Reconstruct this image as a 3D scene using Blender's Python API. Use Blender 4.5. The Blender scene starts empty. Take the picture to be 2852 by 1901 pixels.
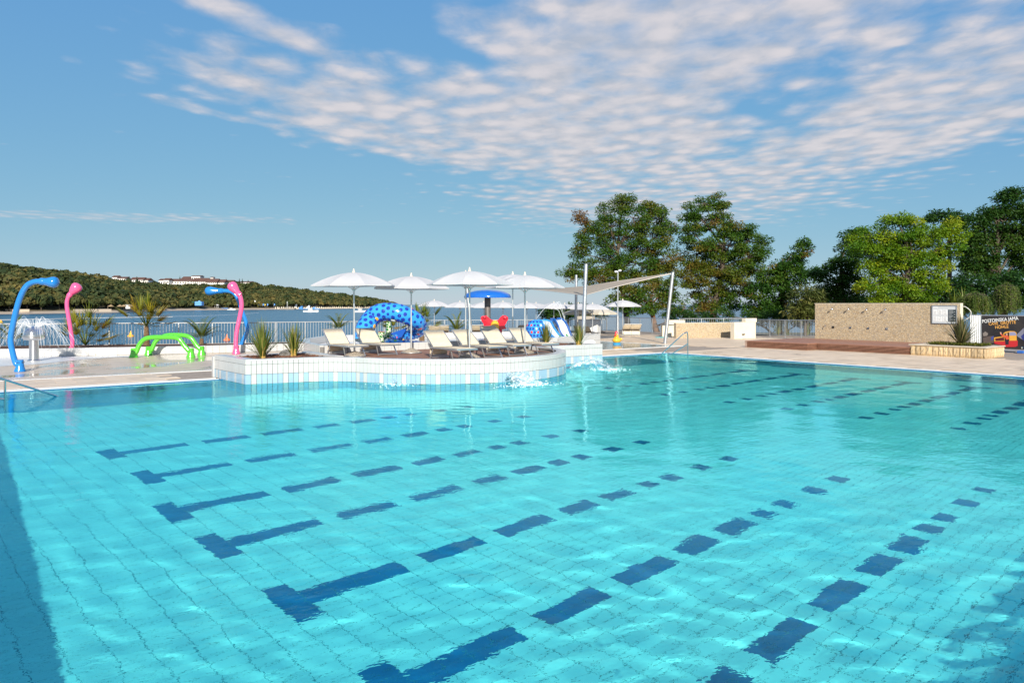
import bpy, math, random
import numpy as np
from mathutils import Vector, Matrix
from math import radians as R, sin, cos, pi

S = bpy.context.scene
COL = S.collection
rng = np.random.default_rng(7)
rnd = random.Random(11)

# ------------------------------------------------------------------ camera
# world: X runs along the pool's far edge, Y along its side edge, z = 0 is the pool water
FPX, CXP, HYP, CAMH, YAW = 2048.0, 1426.0, 848.0, 2.0, R(37.03)
cam = bpy.data.cameras.new('camera')
cam_o = bpy.data.objects.new('camera', cam)
COL.objects.link(cam_o)
S.camera = cam_o
cam_o.location = (0, 0, CAMH)
cam_o.rotation_euler = (R(90), 0, -YAW)
cam.sensor_width = 36
cam.lens = 36 * FPX / 2852
cam.shift_y = -(950.5 - HYP) / 2852
cam.clip_start = .05
cam.clip_end = 60000

SUN_AZ, SUN_EL = R(211), R(24)
# ------------------------------------------------------------------ world: sky with a sheet of broken high cloud
world = bpy.data.worlds.new('World')
S.world = world
world.use_nodes = True
NT = world.node_tree


def nd(nt, typ, ins=None, **props):
    n = nt.nodes.new('ShaderNode' + typ)
    for k, v in props.items():
        setattr(n, k, v)
    for k, v in (ins or {}).items():
        if isinstance(v, bpy.types.NodeSocket):
            nt.links.new(v, n.inputs[k])
        else:
            n.inputs[k].default_value = v
    return n


def M_(nt, op, a, b=0.0, c=0.0, clamp=False):
    return nd(nt, 'Math', {0: a, 1: b, 2: c}, operation=op, use_clamp=clamp).outputs[0]


def build_sky():
    nt = NT
    bg = nt.nodes['Background']
    sky = nd(nt, 'TexSky', sky_type='NISHITA', sun_disc=False, sun_elevation=SUN_EL, sun_rotation=SUN_AZ,
             altitude=0, air_density=.85, dust_density=.05, ozone_density=8.0)
    # photographic tone curve of the sky (compresses the bright band over the horizon)
    sc = nd(nt, 'VectorMath', {0: sky.outputs[0], 3: .1}, operation='SCALE')
    sr = nd(nt, 'SeparateColor', {0: sc.outputs[0]})
    skyc = nd(nt, 'CombineColor', {i: M_(nt, 'MULTIPLY', M_(nt, 'POWER', sr.outputs[i], e), k) for i, e, k in ((0, .62, 5.25), (1, .385, 5.0), (2, .06, 5.05))}).outputs[0]
    tc = nd(nt, 'TexCoord')
    sp = nd(nt, 'SeparateXYZ', {0: tc.outputs['Generated']})
    z = M_(nt, 'MAXIMUM', sp.outputs[2], .012)
    s, c = sin(YAW), cos(YAW)
    # flat cloud layer: r / f are across and along metres per metre of height
    fx = M_(nt, 'ADD', M_(nt, 'MULTIPLY', sp.outputs[0], s), M_(nt, 'MULTIPLY', sp.outputs[1], c))
    rx = M_(nt, 'SUBTRACT', M_(nt, 'MULTIPLY', sp.outputs[0], c), M_(nt, 'MULTIPLY', sp.outputs[1], s))
    f = M_(nt, 'DIVIDE', fx, z)
    r = M_(nt, 'DIVIDE', rx, z)

    def blob(r0, f0, ang, la, lb, soft=.5):
        dr = M_(nt, 'SUBTRACT', r, r0)
        df = M_(nt, 'SUBTRACT', f, f0)
        a = M_(nt, 'ADD', M_(nt, 'MULTIPLY', dr, sin(ang) / la), M_(nt, 'MULTIPLY', df, cos(ang) / la))
        b = M_(nt, 'SUBTRACT', M_(nt, 'MULTIPLY', dr, cos(ang) / lb), M_(nt, 'MULTIPLY', df, sin(ang) / lb))
        d = M_(nt, 'SQRT', M_(nt, 'ADD', M_(nt, 'MULTIPLY', a, a), M_(nt, 'MULTIPLY', b, b)))
        return nd(nt, 'MapRange', {0: d, 1: 1.0 + soft, 2: 1.0 - soft, 3: 0.0, 4: 1.0}, interpolation_type='SMOOTHSTEP').outputs[0]
    BL = CLOUD_BLOBS
    m = None
    for b in BL:
        o = M_(nt, 'MULTIPLY', blob(*b[:6]), b[6])
        m = o if m is None else M_(nt, 'MAXIMUM', m, o)
    for b in CLOUD_GAPS:
        m = M_(nt, 'SUBTRACT', m, M_(nt, 'MULTIPLY', blob(*b[:6]), b[6]))
    cv = nd(nt, 'CombineXYZ', {0: r, 1: f, 2: 0.0})
    # cells, pulled out along the wind
    mp = nd(nt, 'Mapping', {0: cv.outputs[0], 'Rotation': (0, 0, R(30)), 'Scale': (1.0, .8, 1)})
    n0 = nd(nt, 'TexNoise', {0: mp.outputs[0], 'Scale': 1.1, 'Detail': 3.0, 'Roughness': .5, 'Distortion': .3})
    n1 = nd(nt, 'TexNoise', {0: mp.outputs[0], 'Scale': 6.2, 'Detail': 8.0, 'Roughness': .58, 'Distortion': .25})
    n2 = nd(nt, 'TexVoronoi', {0: mp.outputs[0], 'Scale': 5.8, 'Randomness': 1.0, 'Smoothness': .6}, feature='SMOOTH_F1')
    wsp = nd(nt, 'Mapping', {0: cv.outputs[0], 'Rotation': (0, 0, R(30)), 'Scale': (3.0, .55, 1)})
    n3 = nd(nt, 'TexNoise', {0: wsp.outputs[0], 'Scale': 1.6, 'Detail': 6.0, 'Roughness': .6})

    def cen(n_, k):
        return M_(nt, 'MULTIPLY', M_(nt, 'SUBTRACT', n_.outputs[0], .5), k)
    cells = M_(nt, 'ADD', cen(n1, 2.0), M_(nt, 'MULTIPLY', M_(nt, 'SUBTRACT', .40, n2.outputs[0]), 1.7))
    dens = M_(nt, 'ADD', M_(nt, 'ADD', cells, cen(n3, .8)), cen(n0, 1.7))
    dens = M_(nt, 'ADD', dens, M_(nt, 'MULTIPLY', M_(nt, 'SUBTRACT', m, .80), 1.9))
    den = nd(nt, 'MapRange', {0: dens, 1: -.95, 2: .95, 3: 0.0, 4: 1.0}, interpolation_type='SMOOTHSTEP').outputs[0]
    # fade of the sheet into the haze above the horizon
    hz = nd(nt, 'MapRange', {0: sp.outputs[2], 1: .05, 2: .15, 3: 0.0, 4: 1.0}, interpolation_type='SMOOTHSTEP').outputs[0]
    den = M_(nt, 'MULTIPLY', M_(nt, 'MULTIPLY', den, hz), .88)
    # thicker cells are a little greyer below
    core = nd(nt, 'MapRange', {0: cells, 1: -.1, 2: .55, 3: 1.0, 4: 0.0}).outputs[0]
    n4 = nd(nt, 'TexNoise', {0: mp.outputs[0], 'Scale': 7.0, 'Detail': 3.0, 'Roughness': .5})
    grey = M_(nt, 'MULTIPLY', core, nd(nt, 'MapRange', {0: n4.outputs[0], 1: .35, 2: .65, 3: .25, 4: 1.0}).outputs[0])
    cc = nd(nt, 'Mix', {0: grey, 6: CLOUD_LIT, 7: CLOUD_DARK}, data_type='RGBA').outputs[2]
    mix = nd(nt, 'Mix', {0: den, 6: skyc, 7: cc}, data_type='RGBA').outputs[2]
    nt.links.new(mix, bg.inputs[0])
    bg.inputs[1].default_value = .1


CLOUD_LIT = (5.6, 5.2, 5.25, 1)
CLOUD_DARK = (4.0, 4.05, 4.4, 1)
# (across, along, angle, half length, half width, softness, weight)
CLOUD_BLOBS = [(-.88, 3.75, R(31), 1.0, .36, .6, 1.0), (-.45, 4.3, R(28), 1.6, .8, .55, 1.12), (.45, 4.4, R(18), 2.3, 1.1, .5, 1.15),
               (.75, 2.4, R(8), 1.5, .85, .5, 1.15), (-1.05, 2.2, R(32), 1.0, .1, .8, .8), (-.75, 2.75, R(30), .8, .2, .7, 1.0),
               (2.15, 4.3, R(0), 2.6, .85, .55, 1.15), (1.5, 7.2, R(6), 3.8, 1.9, .7, 1.0), (-1.5, 3.9, R(36), .6, .12, .8, .8),
               (2.3, 2.0, R(0), 1.2, .7, .5, 1.1), (-4.6, 8.4, R(78), 2.2, .55, .8, .98), (0, -3, 0, 4, 6, .5, .9), (-3, 0, 0, 1.2, 1.2, .5, .85)]
CLOUD_GAPS = [(1.2, 2.8, R(4), .9, .12, .9, .28), (1.45, 4.0, R(-2), .7, .14, .9, .2), (-.55, 2.5, R(24), .6, .24, .8, .7), (-.1, 3.1, R(30), .5, .1, .9, .3)]
build_sky()

world.cycles.sampling_method = 'MANUAL'
world.cycles.sample_map_resolution = 512

sun_l = bpy.data.lights.new('sun', 'SUN')
sun_o = bpy.data.objects.new('sun', sun_l)
COL.objects.link(sun_o)
sun_l.energy = 5.0
sun_l.angle = R(.5)
sun_l.color = (1.0, .93, .82)
sun_l.cycles.is_caustics_light = True      # the sun really refracts through the pool surface
sun_o.rotation_euler = Vector((sin(SUN_AZ) * cos(SUN_EL), cos(SUN_AZ) * cos(SUN_EL), sin(SUN_EL))).to_track_quat('Z', 'Y').to_euler()

S.view_settings.view_transform = 'Standard'
S.view_settings.look = 'None'
S.view_settings.exposure = 0.45
S.view_settings.gamma = 1
S.cycles.use_denoising = True
S.cycles.max_bounces = 10
S.cycles.diffuse_bounces = 3
S.cycles.glossy_bounces = 4
S.cycles.transmission_bounces = 6
S.cycles.transparent_max_bounces = 8
S.cycles.sample_clamp_indirect = 6.0


def pt(x, y, t):
    """point seen at photo pixel x, y at a forward distance t"""
    a, b = (x - CXP) / FPX * t, (HYP - y) / FPX * t
    return Vector((t * sin(YAW) + a * cos(YAW), t * cos(YAW) - a * sin(YAW), CAMH + b))


def gp(x, y, z=0.03):
    """point seen at photo pixel x, y on the level z"""
    return pt(x, y, (CAMH - z) * FPX / (y - HYP))


RIGHT = Vector((cos(YAW), -sin(YAW), 0))
FWD = Vector((sin(YAW), cos(YAW), 0))
ZONES = {1: (0, 680, 3.357), 2: (560, 720, 4.126), 3: (860, 720, 4.126), 4: (1150, 720, 4.126), 5: (1500, 520, 2.8), 6: (2150, 500, 2.7037),
         7: (2200, 820, 3.609), 'a': (1240, 840, 7.353), 'b': (1540, 840, 7.353), 'c': (980, 820, 8.404), 'd': (2540, 830, 7.542)}


def zp(zone, x, y):
    o = ZONES[zone]
    return o[0] + x / o[2], o[1] + y / o[2]


def zt(zone, x, y, t):
    return pt(*zp(zone, x, y), t)


def zg(zone, x, y, z=0.03):
    return gp(*zp(zone, x, y), z)


# ------------------------------------------------------------------ mesh helpers
def V(*a):
    return Vector(a)


def frame_from(d):
    d = d.normalized()
    u = Vector((0, 0, 1)) if abs(d.z) < .95 else Vector((1, 0, 0))
    a = d.cross(u).normalized()
    return a, a.cross(d).normalized(), d


class MB:
    def __init__(self):
        self.v, self.f, self.mi = [], [], []

    def add(self, vs, fs, m=0):
        n = len(self.v)
        self.v += [tuple(p) for p in vs]
        self.f += [tuple(i + n for i in q) for q in fs]
        self.mi += [m] * len(fs)
        return self

    def box(self, c, s, rz=0.0, m=0, bev=0.0, mat=None):
        hx, hy, hz = s[0] / 2, s[1] / 2, s[2] / 2
        if bev <= 0:
            vs = [V(x, y, z) for z in (-hz, hz) for x, y in ((-hx, -hy), (hx, -hy), (hx, hy), (-hx, hy))]
            fs = [(3, 2, 1, 0), (4, 5, 6, 7), (0, 1, 5, 4), (1, 2, 6, 5), (2, 3, 7, 6), (3, 0, 4, 7)]
        else:
            b = min(bev, hx * .9, hy * .9, hz * .9)
            vs = []
            for z, q in ((-hz, b), (-hz + b, 0), (hz - b, 0), (hz, b)):
                X, Y = hx - q, hy - q
                vs += [V(-X, -Y, z), V(X, -Y, z), V(X, Y, z), V(-X, Y, z)]
            fs = [(3, 2, 1, 0), (12, 13, 14, 15)]
            for k in range(3):
                for i in range(4):
                    j = (i + 1) % 4
                    fs.append((4 * k + i, 4 * k + j, 4 * k + 4 + j, 4 * k + 4 + i))
        mt = mat if mat is not None else Matrix.Translation(V(*c)) @ Matrix.Rotation(rz, 4, 'Z')
        return self.add([mt @ p for p in vs], fs, m)

    def tube(self, pts, rad, seg=10, m=0, cap=True, flat=1.0):
        pts = [V(*p) for p in pts]
        n = len(pts)
        if not hasattr(rad, '__len__'):
            rad = [rad] * n
        vs, fs = [], []
        pa = None
        for i, p in enumerate(pts):
            d = (pts[min(i + 1, n - 1)] - pts[max(i - 1, 0)])
            if d.length < 1e-9:
                d = V(0, 0, 1)
            d.normalize()
            if pa is None:
                a, b, _ = frame_from(d)
            else:
                a = (pa - d * pa.dot(d))
                if a.length < 1e-6:
                    a = frame_from(d)[0]
                a.normalize()
                b = d.cross(a) * -1
                b = a.cross(d)
            pa = a
            for k in range(seg):
                t = 2 * pi * k / seg
                vs.append(p + a * (cos(t) * rad[i]) + b * (sin(t) * rad[i] * flat))
        for i in range(n - 1):
            for k in range(seg):
                j = (k + 1) % seg
                fs.append((i * seg + k, i * seg + j, (i + 1) * seg + j, (i + 1) * seg + k))
        if cap:
            fs.append(tuple(range(seg))[::-1])
            fs.append(tuple((n - 1) * seg + k for k in range(seg)))
        return self.add(vs, fs, m)

    def lathe(self, prof, c=(0, 0, 0), seg=24, m=0, sx=1.0, sy=1.0, ang=2 * pi):
        c = V(*c)
        vs, fs = [], []
        full = abs(ang - 2 * pi) < 1e-6
        ns = seg if full else seg + 1
        for r, z in prof:
            for k in range(ns):
                t = ang * k / seg
                vs.append(c + V(r * cos(t) * sx, r * sin(t) * sy, z))
        for i in range(len(prof) - 1):
            for k in range(seg):
                j = (k + 1) % ns
                fs.append((i * ns + k, i * ns + j, (i + 1) * ns + j, (i + 1) * ns + k))
        if full:
            if prof[0][0] > 1e-6:
                fs.append(tuple(range(ns))[::-1])
            if prof[-1][0] > 1e-6:
                fs.append(tuple((len(prof) - 1) * ns + k for k in range(ns)))
        return self.add(vs, fs, m)

    def prism(self, poly, z0, z1, m=0, top=True, bot=True):
        n = len(poly)
        vs = [V(p[0], p[1], z0) for p in poly] + [V(p[0], p[1], z1) for p in poly]
        fs = [(i, (i + 1) % n, n + (i + 1) % n, n + i) for i in range(n)]
        if top:
            fs.append(tuple(range(n, 2 * n)))
        if bot:
            fs.append(tuple(range(n))[::-1])
        return self.add(vs, fs, m)

    def slab(self, poly, nrm, th, m=0):
        """flat polygon (3-d points) given thickness along nrm"""
        n = len(poly)
        d = V(*nrm).normalized() * th
        vs = [V(*p) for p in poly] + [V(*p) + d for p in poly]
        fs = [(i, (i + 1) % n, n + (i + 1) % n, n + i) for i in range(n)] + [tuple(range(n, 2 * n)), tuple(range(n))[::-1]]
        return self.add(vs, fs, m)

    def ellipsoid(self, c, r, seg=20, rings=12, m=0, rot=None):
        vs, fs = [], []
        for i in range(rings + 1):
            a = -pi / 2 + pi * i / rings
            for k in range(seg):
                t = 2 * pi * k / seg
                p = V(cos(a) * cos(t) * r[0], cos(a) * sin(t) * r[1], sin(a) * r[2])
                if rot is not None:
                    p = rot @ p
                vs.append(V(*c) + p)
        for i in range(rings):
            for k in range(seg):
                j = (k + 1) % seg
                fs.append((i * seg + k, i * seg + j, (i + 1) * seg + j, (i + 1) * seg + k))
        return self.add(vs, fs, m)

    def mesh(self, name, mats, smooth=False):
        me = bpy.data.meshes.new(name)
        me.from_pydata(self.v, [], self.f)
        for q in (mats if isinstance(mats, (list, tuple)) else [mats]):
            me.materials.append(q)
        if any(self.mi):
            me.polygons.foreach_set('material_index', self.mi)
        if smooth:
            me.polygons.foreach_set('use_smooth', [True] * len(self.f))
            if smooth != 'all':
                me.set_sharp_from_angle(angle=R(40))
        me.update()
        return me

    def build(self, name, mats, parent=None, smooth=False, label=None):
        return link(name, self.mesh(name, mats, smooth), parent, label=label)


def link(name, data, parent=None, loc=None, rz=0.0, label=None):
    o = bpy.data.objects.new(name, data)
    COL.objects.link(o)
    if parent is not None:
        o.parent = parent
        if isinstance(parent, bpy.types.Object):
            o.matrix_parent_inverse = Matrix.Identity(4)
    if loc is not None:
        o.location = loc
        o.rotation_euler = (0, 0, rz)
    if label:
        o['label'] = label
    return o


def tag(o, label=None, cat=None, group=None, kind=None):
    if label:
        o['label'] = label
    if cat:
        o['category'] = cat
    if group:
        o['group'] = group
    if kind:
        o['kind'] = kind
    return o


def thing(name, label, cat, loc=(0, 0, 0), rz=0.0, group=None):
    o = bpy.data.objects.new(name, None)
    COL.objects.link(o)
    o.location = loc
    o.rotation_euler = (0, 0, rz)
    o.empty_display_size = .1
    return tag(o, label, cat, group)


CHILDREN = {}


def copy_tree(o, loc=None, rz=None, label=None, group=None, scale=None, parent=None):
    c = o.copy()
    COL.objects.link(c)
    if parent is not None:
        c.parent = parent
    if loc is not None:
        c.location = loc
    if rz is not None:
        c.rotation_euler = (0, 0, rz)
    if scale is not None:
        c.scale = scale if hasattr(scale, '__len__') else (scale,) * 3
    if label:
        c['label'] = label
    if group:
        c['group'] = group
    for ch in list(o.children):
        copy_tree(ch, parent=c)
    return c


def npmesh(name, v, f, mats, smooth=False, attr=None, mi=None):
    """mesh from numpy arrays; all faces with the same number of corners"""
    v = np.asarray(v, np.float32)
    f = np.asarray(f, np.int32)
    me = bpy.data.meshes.new(name)
    me.vertices.add(len(v))
    me.vertices.foreach_set('co', v.ravel())
    k = f.shape[1]
    me.loops.add(f.size)
    me.loops.foreach_set('vertex_index', f.ravel())
    me.polygons.add(len(f))
    me.polygons.foreach_set('loop_start', np.arange(0, f.size, k, dtype=np.int32))
    me.polygons.foreach_set('loop_total', np.full(len(f), k, np.int32))
    for q in (mats if isinstance(mats, (list, tuple)) else [mats]):
        me.materials.append(q)
    if mi is not None:
        me.polygons.foreach_set('material_index', np.asarray(mi, np.int32))
    me.polygons.foreach_set('use_smooth', np.full(len(f), bool(smooth)))
    for n, a in (attr or {}).items():
        at = me.attributes.new(n, 'FLOAT', 'POINT')
        at.data.foreach_set('value', np.asarray(a, np.float32))
    me.update(calc_edges=True)
    return me


def bez(pts, n=10):
    """smooth curve (Catmull-Rom) through the points"""
    P = [V(*p) for p in pts]
    P = [P[0] * 2 - P[1]] + P + [P[-1] * 2 - P[-2]]
    out = []
    for i in range(1, len(P) - 2):
        for k in range(n):
            t = k / n
            a, b, c, d = P[i - 1], P[i], P[i + 1], P[i + 2]
            out.append(.5 * ((2 * b) + (c - a) * t + (2 * a - 5 * b + 4 * c - d) * t * t + (3 * b - a - 3 * c + d) * t ** 3))
    out.append(P[-2])
    return out


def lerp_list(xs, n):
    return list(np.interp(np.linspace(0, 1, n), np.linspace(0, 1, len(xs)), xs))


# ------------------------------------------------------------------ materials
def mat(name, col, rough=.5, metal=0.0, var=0.0, scale=8.0, bump=0.0, bscale=40.0, rand=0.0, col2=None, spec=.5, coat=0.0, coords='Object', detail=4.0):
    m = bpy.data.materials.new(name)
    m.use_nodes = True
    nt = m.node_tree
    b = nt.nodes['Principled BSDF']
    b.inputs['Base Color'].default_value = (*col, 1)
    b.inputs['Roughness'].default_value = rough
    b.inputs['Metallic'].default_value = metal
    b.inputs['Specular IOR Level'].default_value = spec
    if coat:
        b.inputs['Coat Weight'].default_value = coat
        b.inputs['Coat Roughness'].default_value = .06
    out = None
    if var or bump or col2:
        tc = nd(nt, 'TexCoord')
        if coords == 'World':
            src = nd(nt, 'NewGeometry').outputs['Position']
        else:
            src = tc.outputs[coords]
        if var or col2:
            nz = nd(nt, 'TexNoise', {0: src, 'Scale': scale, 'Detail': detail, 'Roughness': .6})
            c2 = col2 if col2 else tuple(max(0, min(1, x * (1 - var))) for x in col)
            c1 = col if col2 else tuple(min(1, x * (1 + var * .5)) for x in col)
            fac = nd(nt, 'MapRange', {0: nz.outputs[0], 1: .34, 2: .66, 3: 0.0, 4: 1.0}).outputs[0]
            out = nd(nt, 'Mix', {0: fac, 6: (*c1, 1), 7: (*c2, 1)}, data_type='RGBA').outputs[2]
        if bump:
            bz = nd(nt, 'TexNoise', {0: src, 'Scale': bscale, 'Detail': 4.0})
            bp = nd(nt, 'Bump', {'Strength': bump, 'Distance': .02, 'Height': bz.outputs[0]})
            nt.links.new(bp.outputs[0], b.inputs['Normal'])
    if rand:
        oi = nd(nt, 'ObjectInfo')
        v = nd(nt, 'MapRange', {0: oi.outputs['Random'], 3: 1 - rand, 4: 1 + rand * .5}).outputs[0]
        hs = nd(nt, 'HueSaturation', {'Value': v, 'Color': (*col, 1)})
        if out is not None:
            nt.links.new(out, hs.inputs['Color'])
        out = hs.outputs[0]
    if out is not None:
        nt.links.new(out, b.inputs['Base Color'])
    return m


def leaf_mat(name, stops, trans=.35, rough=.55):
    m = bpy.data.materials.new(name)
    m.use_nodes = True
    nt = m.node_tree
    nt.nodes.remove(nt.nodes['Principled BSDF'])
    at = nd(nt, 'Attribute', attribute_name='tone')
    rp = nd(nt, 'ValToRGB', {0: at.outputs['Fac']})
    el = rp.color_ramp.elements
    while len(el) < len(stops):
        el.new(.5)
    for e, (p, c) in zip(el, stops):
        e.position = p
        e.color = (*c, 1)
    d = nd(nt, 'BsdfPrincipled', {'Base Color': rp.outputs[0], 'Roughness': rough, 'Specular IOR Level': .3})
    br = nd(nt, 'HueSaturation', {'Saturation': 1.1, 'Value': 1.3, 'Color': rp.outputs[0]})
    t = nd(nt, 'BsdfTranslucent', {0: br.outputs[0]})
    mx = nd(nt, 'MixShader', {0: trans, 1: d.outputs[0], 2: t.outputs[0]})
    nt.links.new(mx.outputs[0], nt.nodes['Material Output'].inputs[0])
    return m

# ------------------------------------------------------------------ shared materials
WHITE_TILE = mat('white_glazed_tile', (.52, .52, .51), .22, var=.05, scale=3, rand=.05)
BLUE_TILE = mat('pale_blue_glazed_tile', (.31, .45, .56), .2, var=.06, scale=3, rand=.08)
GROUT = mat('grey_grout', (.20, .19, .18), .9, var=.2, scale=30)
STEEL = mat('brushed_steel', (.62, .62, .62), .28, metal=1.0, var=.12, scale=25)
GALV = mat('galvanised_steel', (.50, .52, .54), .42, metal=.75, var=.22, scale=14)
WHITE_PAINT = mat('white_paint', (.66, .66, .64), .5, var=.06, scale=4)
SOIL = mat('bark_mulch', (.13, .055, .03), .95, col2=(.05, .022, .014), scale=22, bump=1.0, bscale=60)


def paving_mat():
    m = mat('beige_paving_stone', (.76, .61, .44), .55, col2=(.66, .51, .355), scale=2.2, bump=.12, bscale=90, rand=.12, coords='World')
    nt = m.node_tree
    b = nt.nodes['Principled BSDF']
    g = nd(nt, 'NewGeometry')
    n = nd(nt, 'TexNoise', {0: g.outputs['Position'], 'Scale': .55, 'Detail': 5.0, 'Roughness': .6})
    w = nd(nt, 'MapRange', {0: n.outputs[0], 1: .60, 2: .70, 3: 0.0, 4: 1.0}).outputs[0]     # damp patches
    src = b.inputs['Base Color'].links[0].from_socket
    mx = nd(nt, 'Mix', {0: M_(nt, 'MULTIPLY', w, .45), 6: src, 7: (.36, .29, .22, 1)}, data_type='RGBA')
    nt.links.new(mx.outputs[2], b.inputs['Base Color'])
    nt.links.new(nd(nt, 'MapRange', {0: w, 3: .5, 4: .16}).outputs[0], b.inputs['Roughness'])
    return m


PAVING = paving_mat()
PAV_GROUT = mat('paving_joint', (.34, .28, .22), .9, var=.2, scale=10, coords='World')

# ------------------------------------------------------------------ pool
PL, PR, PF = -1.0, 23.3, 20.3            # left, right and far edge


def near_v(u):
    return -.45 + .115 * u


DEPTH = 1.4
PQ = [(PL, near_v(PL)), (PR, near_v(PR)), (PR, PF), (PL, PF)]
FLOOR_GROUT = mat('pool_grout', (.09, .31, .37), .8)
POOL_TILE = mat('pool_white_tile', (.74, .89, .87), .35, var=.05, scale=1.5, rand=.05, coords='World')
LANE_TILE = mat('pool_dark_blue_tile', (.006, .14, .34), .35, var=.12, scale=2.0, rand=.1, coords='World')


def wall_tile_mat():
    m = mat('pool_wall_tile', (.62, .80, .84), .35)
    nt = m.node_tree
    b = nt.nodes['Principled BSDF']
    g = nd(nt, 'NewGeometry')
    sp = nd(nt, 'SeparateXYZ', {0: g.outputs['Position']})
    cv = nd(nt, 'CombineXYZ', {0: M_(nt, 'ADD', sp.outputs[0], sp.outputs[1]), 1: sp.outputs[2], 2: 0.0})
    br = nd(nt, 'TexBrick', {0: cv.outputs[0], 'Color1': (.035, .17, .36, 1), 'Color2': (.05, .21, .42, 1), 'Mortar': (.02, .09, .18, 1), 'Scale': 1.0, 'Mortar Size': .005,
                             'Brick Width': .25, 'Row Height': .125}, offset=0.0)
    nt.links.new(br.outputs[0], b.inputs['Base Color'])
    return m


mb = MB()
mb.add([(x, y, -DEPTH - .006) for x, y in PQ], [(0, 1, 2, 3)])
pool_floor = mb.build('pool_floor', FLOOR_GROUT)
tag(pool_floor, kind='structure')
mb = MB()
vs = [(x, y, z) for z in (-DEPTH, .018) for x, y in PQ]
mb.add(vs, [(1, 0, 4, 5), (2, 1, 5, 6), (3, 2, 6, 7), (0, 3, 7, 4)])
pool_wall = mb.build('pool_wall', wall_tile_mat())
tag(pool_wall, kind='structure')

# floor tiles, 25 x 12.5 cm, laid along the lanes
LA = .1
E1, E2 = np.array([cos(LA), sin(LA)]), np.array([-sin(LA), cos(LA)])
TS, TQ = .25, .125
lane_cells = set()
DASH = [(1.5, 2.25), (2.5, 3.25), (3.5, 4.0), (4.25, 4.75), (5.0, 5.25), (5.5, 5.75), (6.25, 6.5), (7.0, 7.25)]
for us, vs_ in [(1.83, 12.58), (1.88, 10.84), (1.94, 9.14), (2.02, 7.68), (2.1, 6.08), (2.2, 4.48), (3.25, 3.05)]:
    p = np.array([us, vs_])
    i0 = round(float(p @ E1) / TS)
    j0 = round(float(p @ E2) / TQ)
    i1 = round(22.0 / cos(LA) / TS + .4 * (vs_ / 10) * 0)
    for sgn, ib in ((1, i0), (-1, i1)):
        def cell(k, j):
            lane_cells.add((ib + k if sgn > 0 else ib - 1 - k, j))
        for j in range(j0 - 3, j0 + 3):
            cell(0, j)
        for a, b in [(.25, 1.25)] + DASH:
            for k in range(round(a / TS), round(b / TS)):
                cell(k, j0 - 1)
                cell(k, j0)
G = .0036
tile_q = []
for i in range(-10, 110):
    for j in range(-50, 175):
        c = E1 * (i + .5) * TS + E2 * (j + .5) * TQ
        if PL + .02 < c[0] < PR - .02 and near_v(c[0]) + .02 < c[1] < PF - .02:
            tile_q.append((i, j, c[0], c[1]))


def seen_size(u, v, z):
    """how large a spot shows in the photograph; 0 outside the frame"""
    f = u * sin(YAW) + v * cos(YAW)
    if f < .5:
        return 0
    x = CXP + FPX * (u * cos(YAW) - v * sin(YAW)) / f
    y = HYP + FPX * (CAMH - z) / f
    return 1 / f if (0 < x < 2852 and 0 < y < 1901) else 0


def tile_mesh(name, l, w, h, m, bev=.0):
    return MB().box((0, 0, -h / 2), (l, w, h), bev=bev).mesh(name, m)


order = sorted(tile_q, key=lambda q: -seen_size(q[2], q[3], -.6))
ft_white = tile_mesh('tile', TS - 2 * G, TQ - 2 * G, .005, POOL_TILE)
ft_blue = tile_mesh('tile', TS - 2 * G, TQ - 2 * G, .005, LANE_TILE)
for i, j, u, v in order[:300]:
    o = link('tile', ft_blue if (i, j) in lane_cells else ft_white, pool_floor, (u, v, -DEPTH), LA)
    o.cycles.is_caustics_receiver = True
rest = order[300:]
cen = np.array([(q[2], q[3]) for q in rest])
isl = np.array([1 if (q[0], q[1]) in lane_cells else (2 if q[3] > PF - 2.3 or q[2] > PR - .8 else 0) for q in rest])
a_, b_ = E1 * (TS / 2 - G), E2 * (TQ / 2 - G)
corn = np.stack([cen - a_ - b_, cen + a_ - b_, cen + a_ + b_, cen - a_ + b_], 1)
n = len(rest)
top = np.concatenate([corn, np.full((n, 4, 1), -DEPTH)], 2)
bot = np.concatenate([corn, np.full((n, 4, 1), -DEPTH - .0055)], 2)
vv = np.concatenate([top, bot], 1).reshape(-1, 3)
pat = np.array([[0, 1, 2, 3], [4, 5, 1, 0], [5, 6, 2, 1], [6, 7, 3, 2], [7, 4, 0, 3]])
ff = (np.arange(n)[:, None, None] * 8 + pat[None]).reshape(-1, 4)
BORDER_TILE = mat('pool_mid_blue_tile', (.06, .30, .48), .35, var=.1, scale=1.5, coords='World')
me = npmesh('floor_tiles', vv, ff, [POOL_TILE, LANE_TILE, BORDER_TILE], mi=np.repeat(isl, 5))
o = link('tiling', me, pool_floor)
tag(o, kind='stuff')
for q in (o, pool_floor, pool_wall):
    q.cycles.is_caustics_receiver = True

# steps in the far corner
mb = MB()
for k in range(5):
    w = .38 * (k + 1)
    z1 = -.18 - .24 * k
    mb.box((PR - w / 2 - .001, 19.2, (z1 - DEPTH) / 2 + .0), (w, 2.19 + .002 * k, z1 + DEPTH - .002 * k), bev=.012)
o = mb.build('pool_steps', POOL_TILE)
tag(o, kind='structure')
o.cycles.is_caustics_receiver = True

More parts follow.
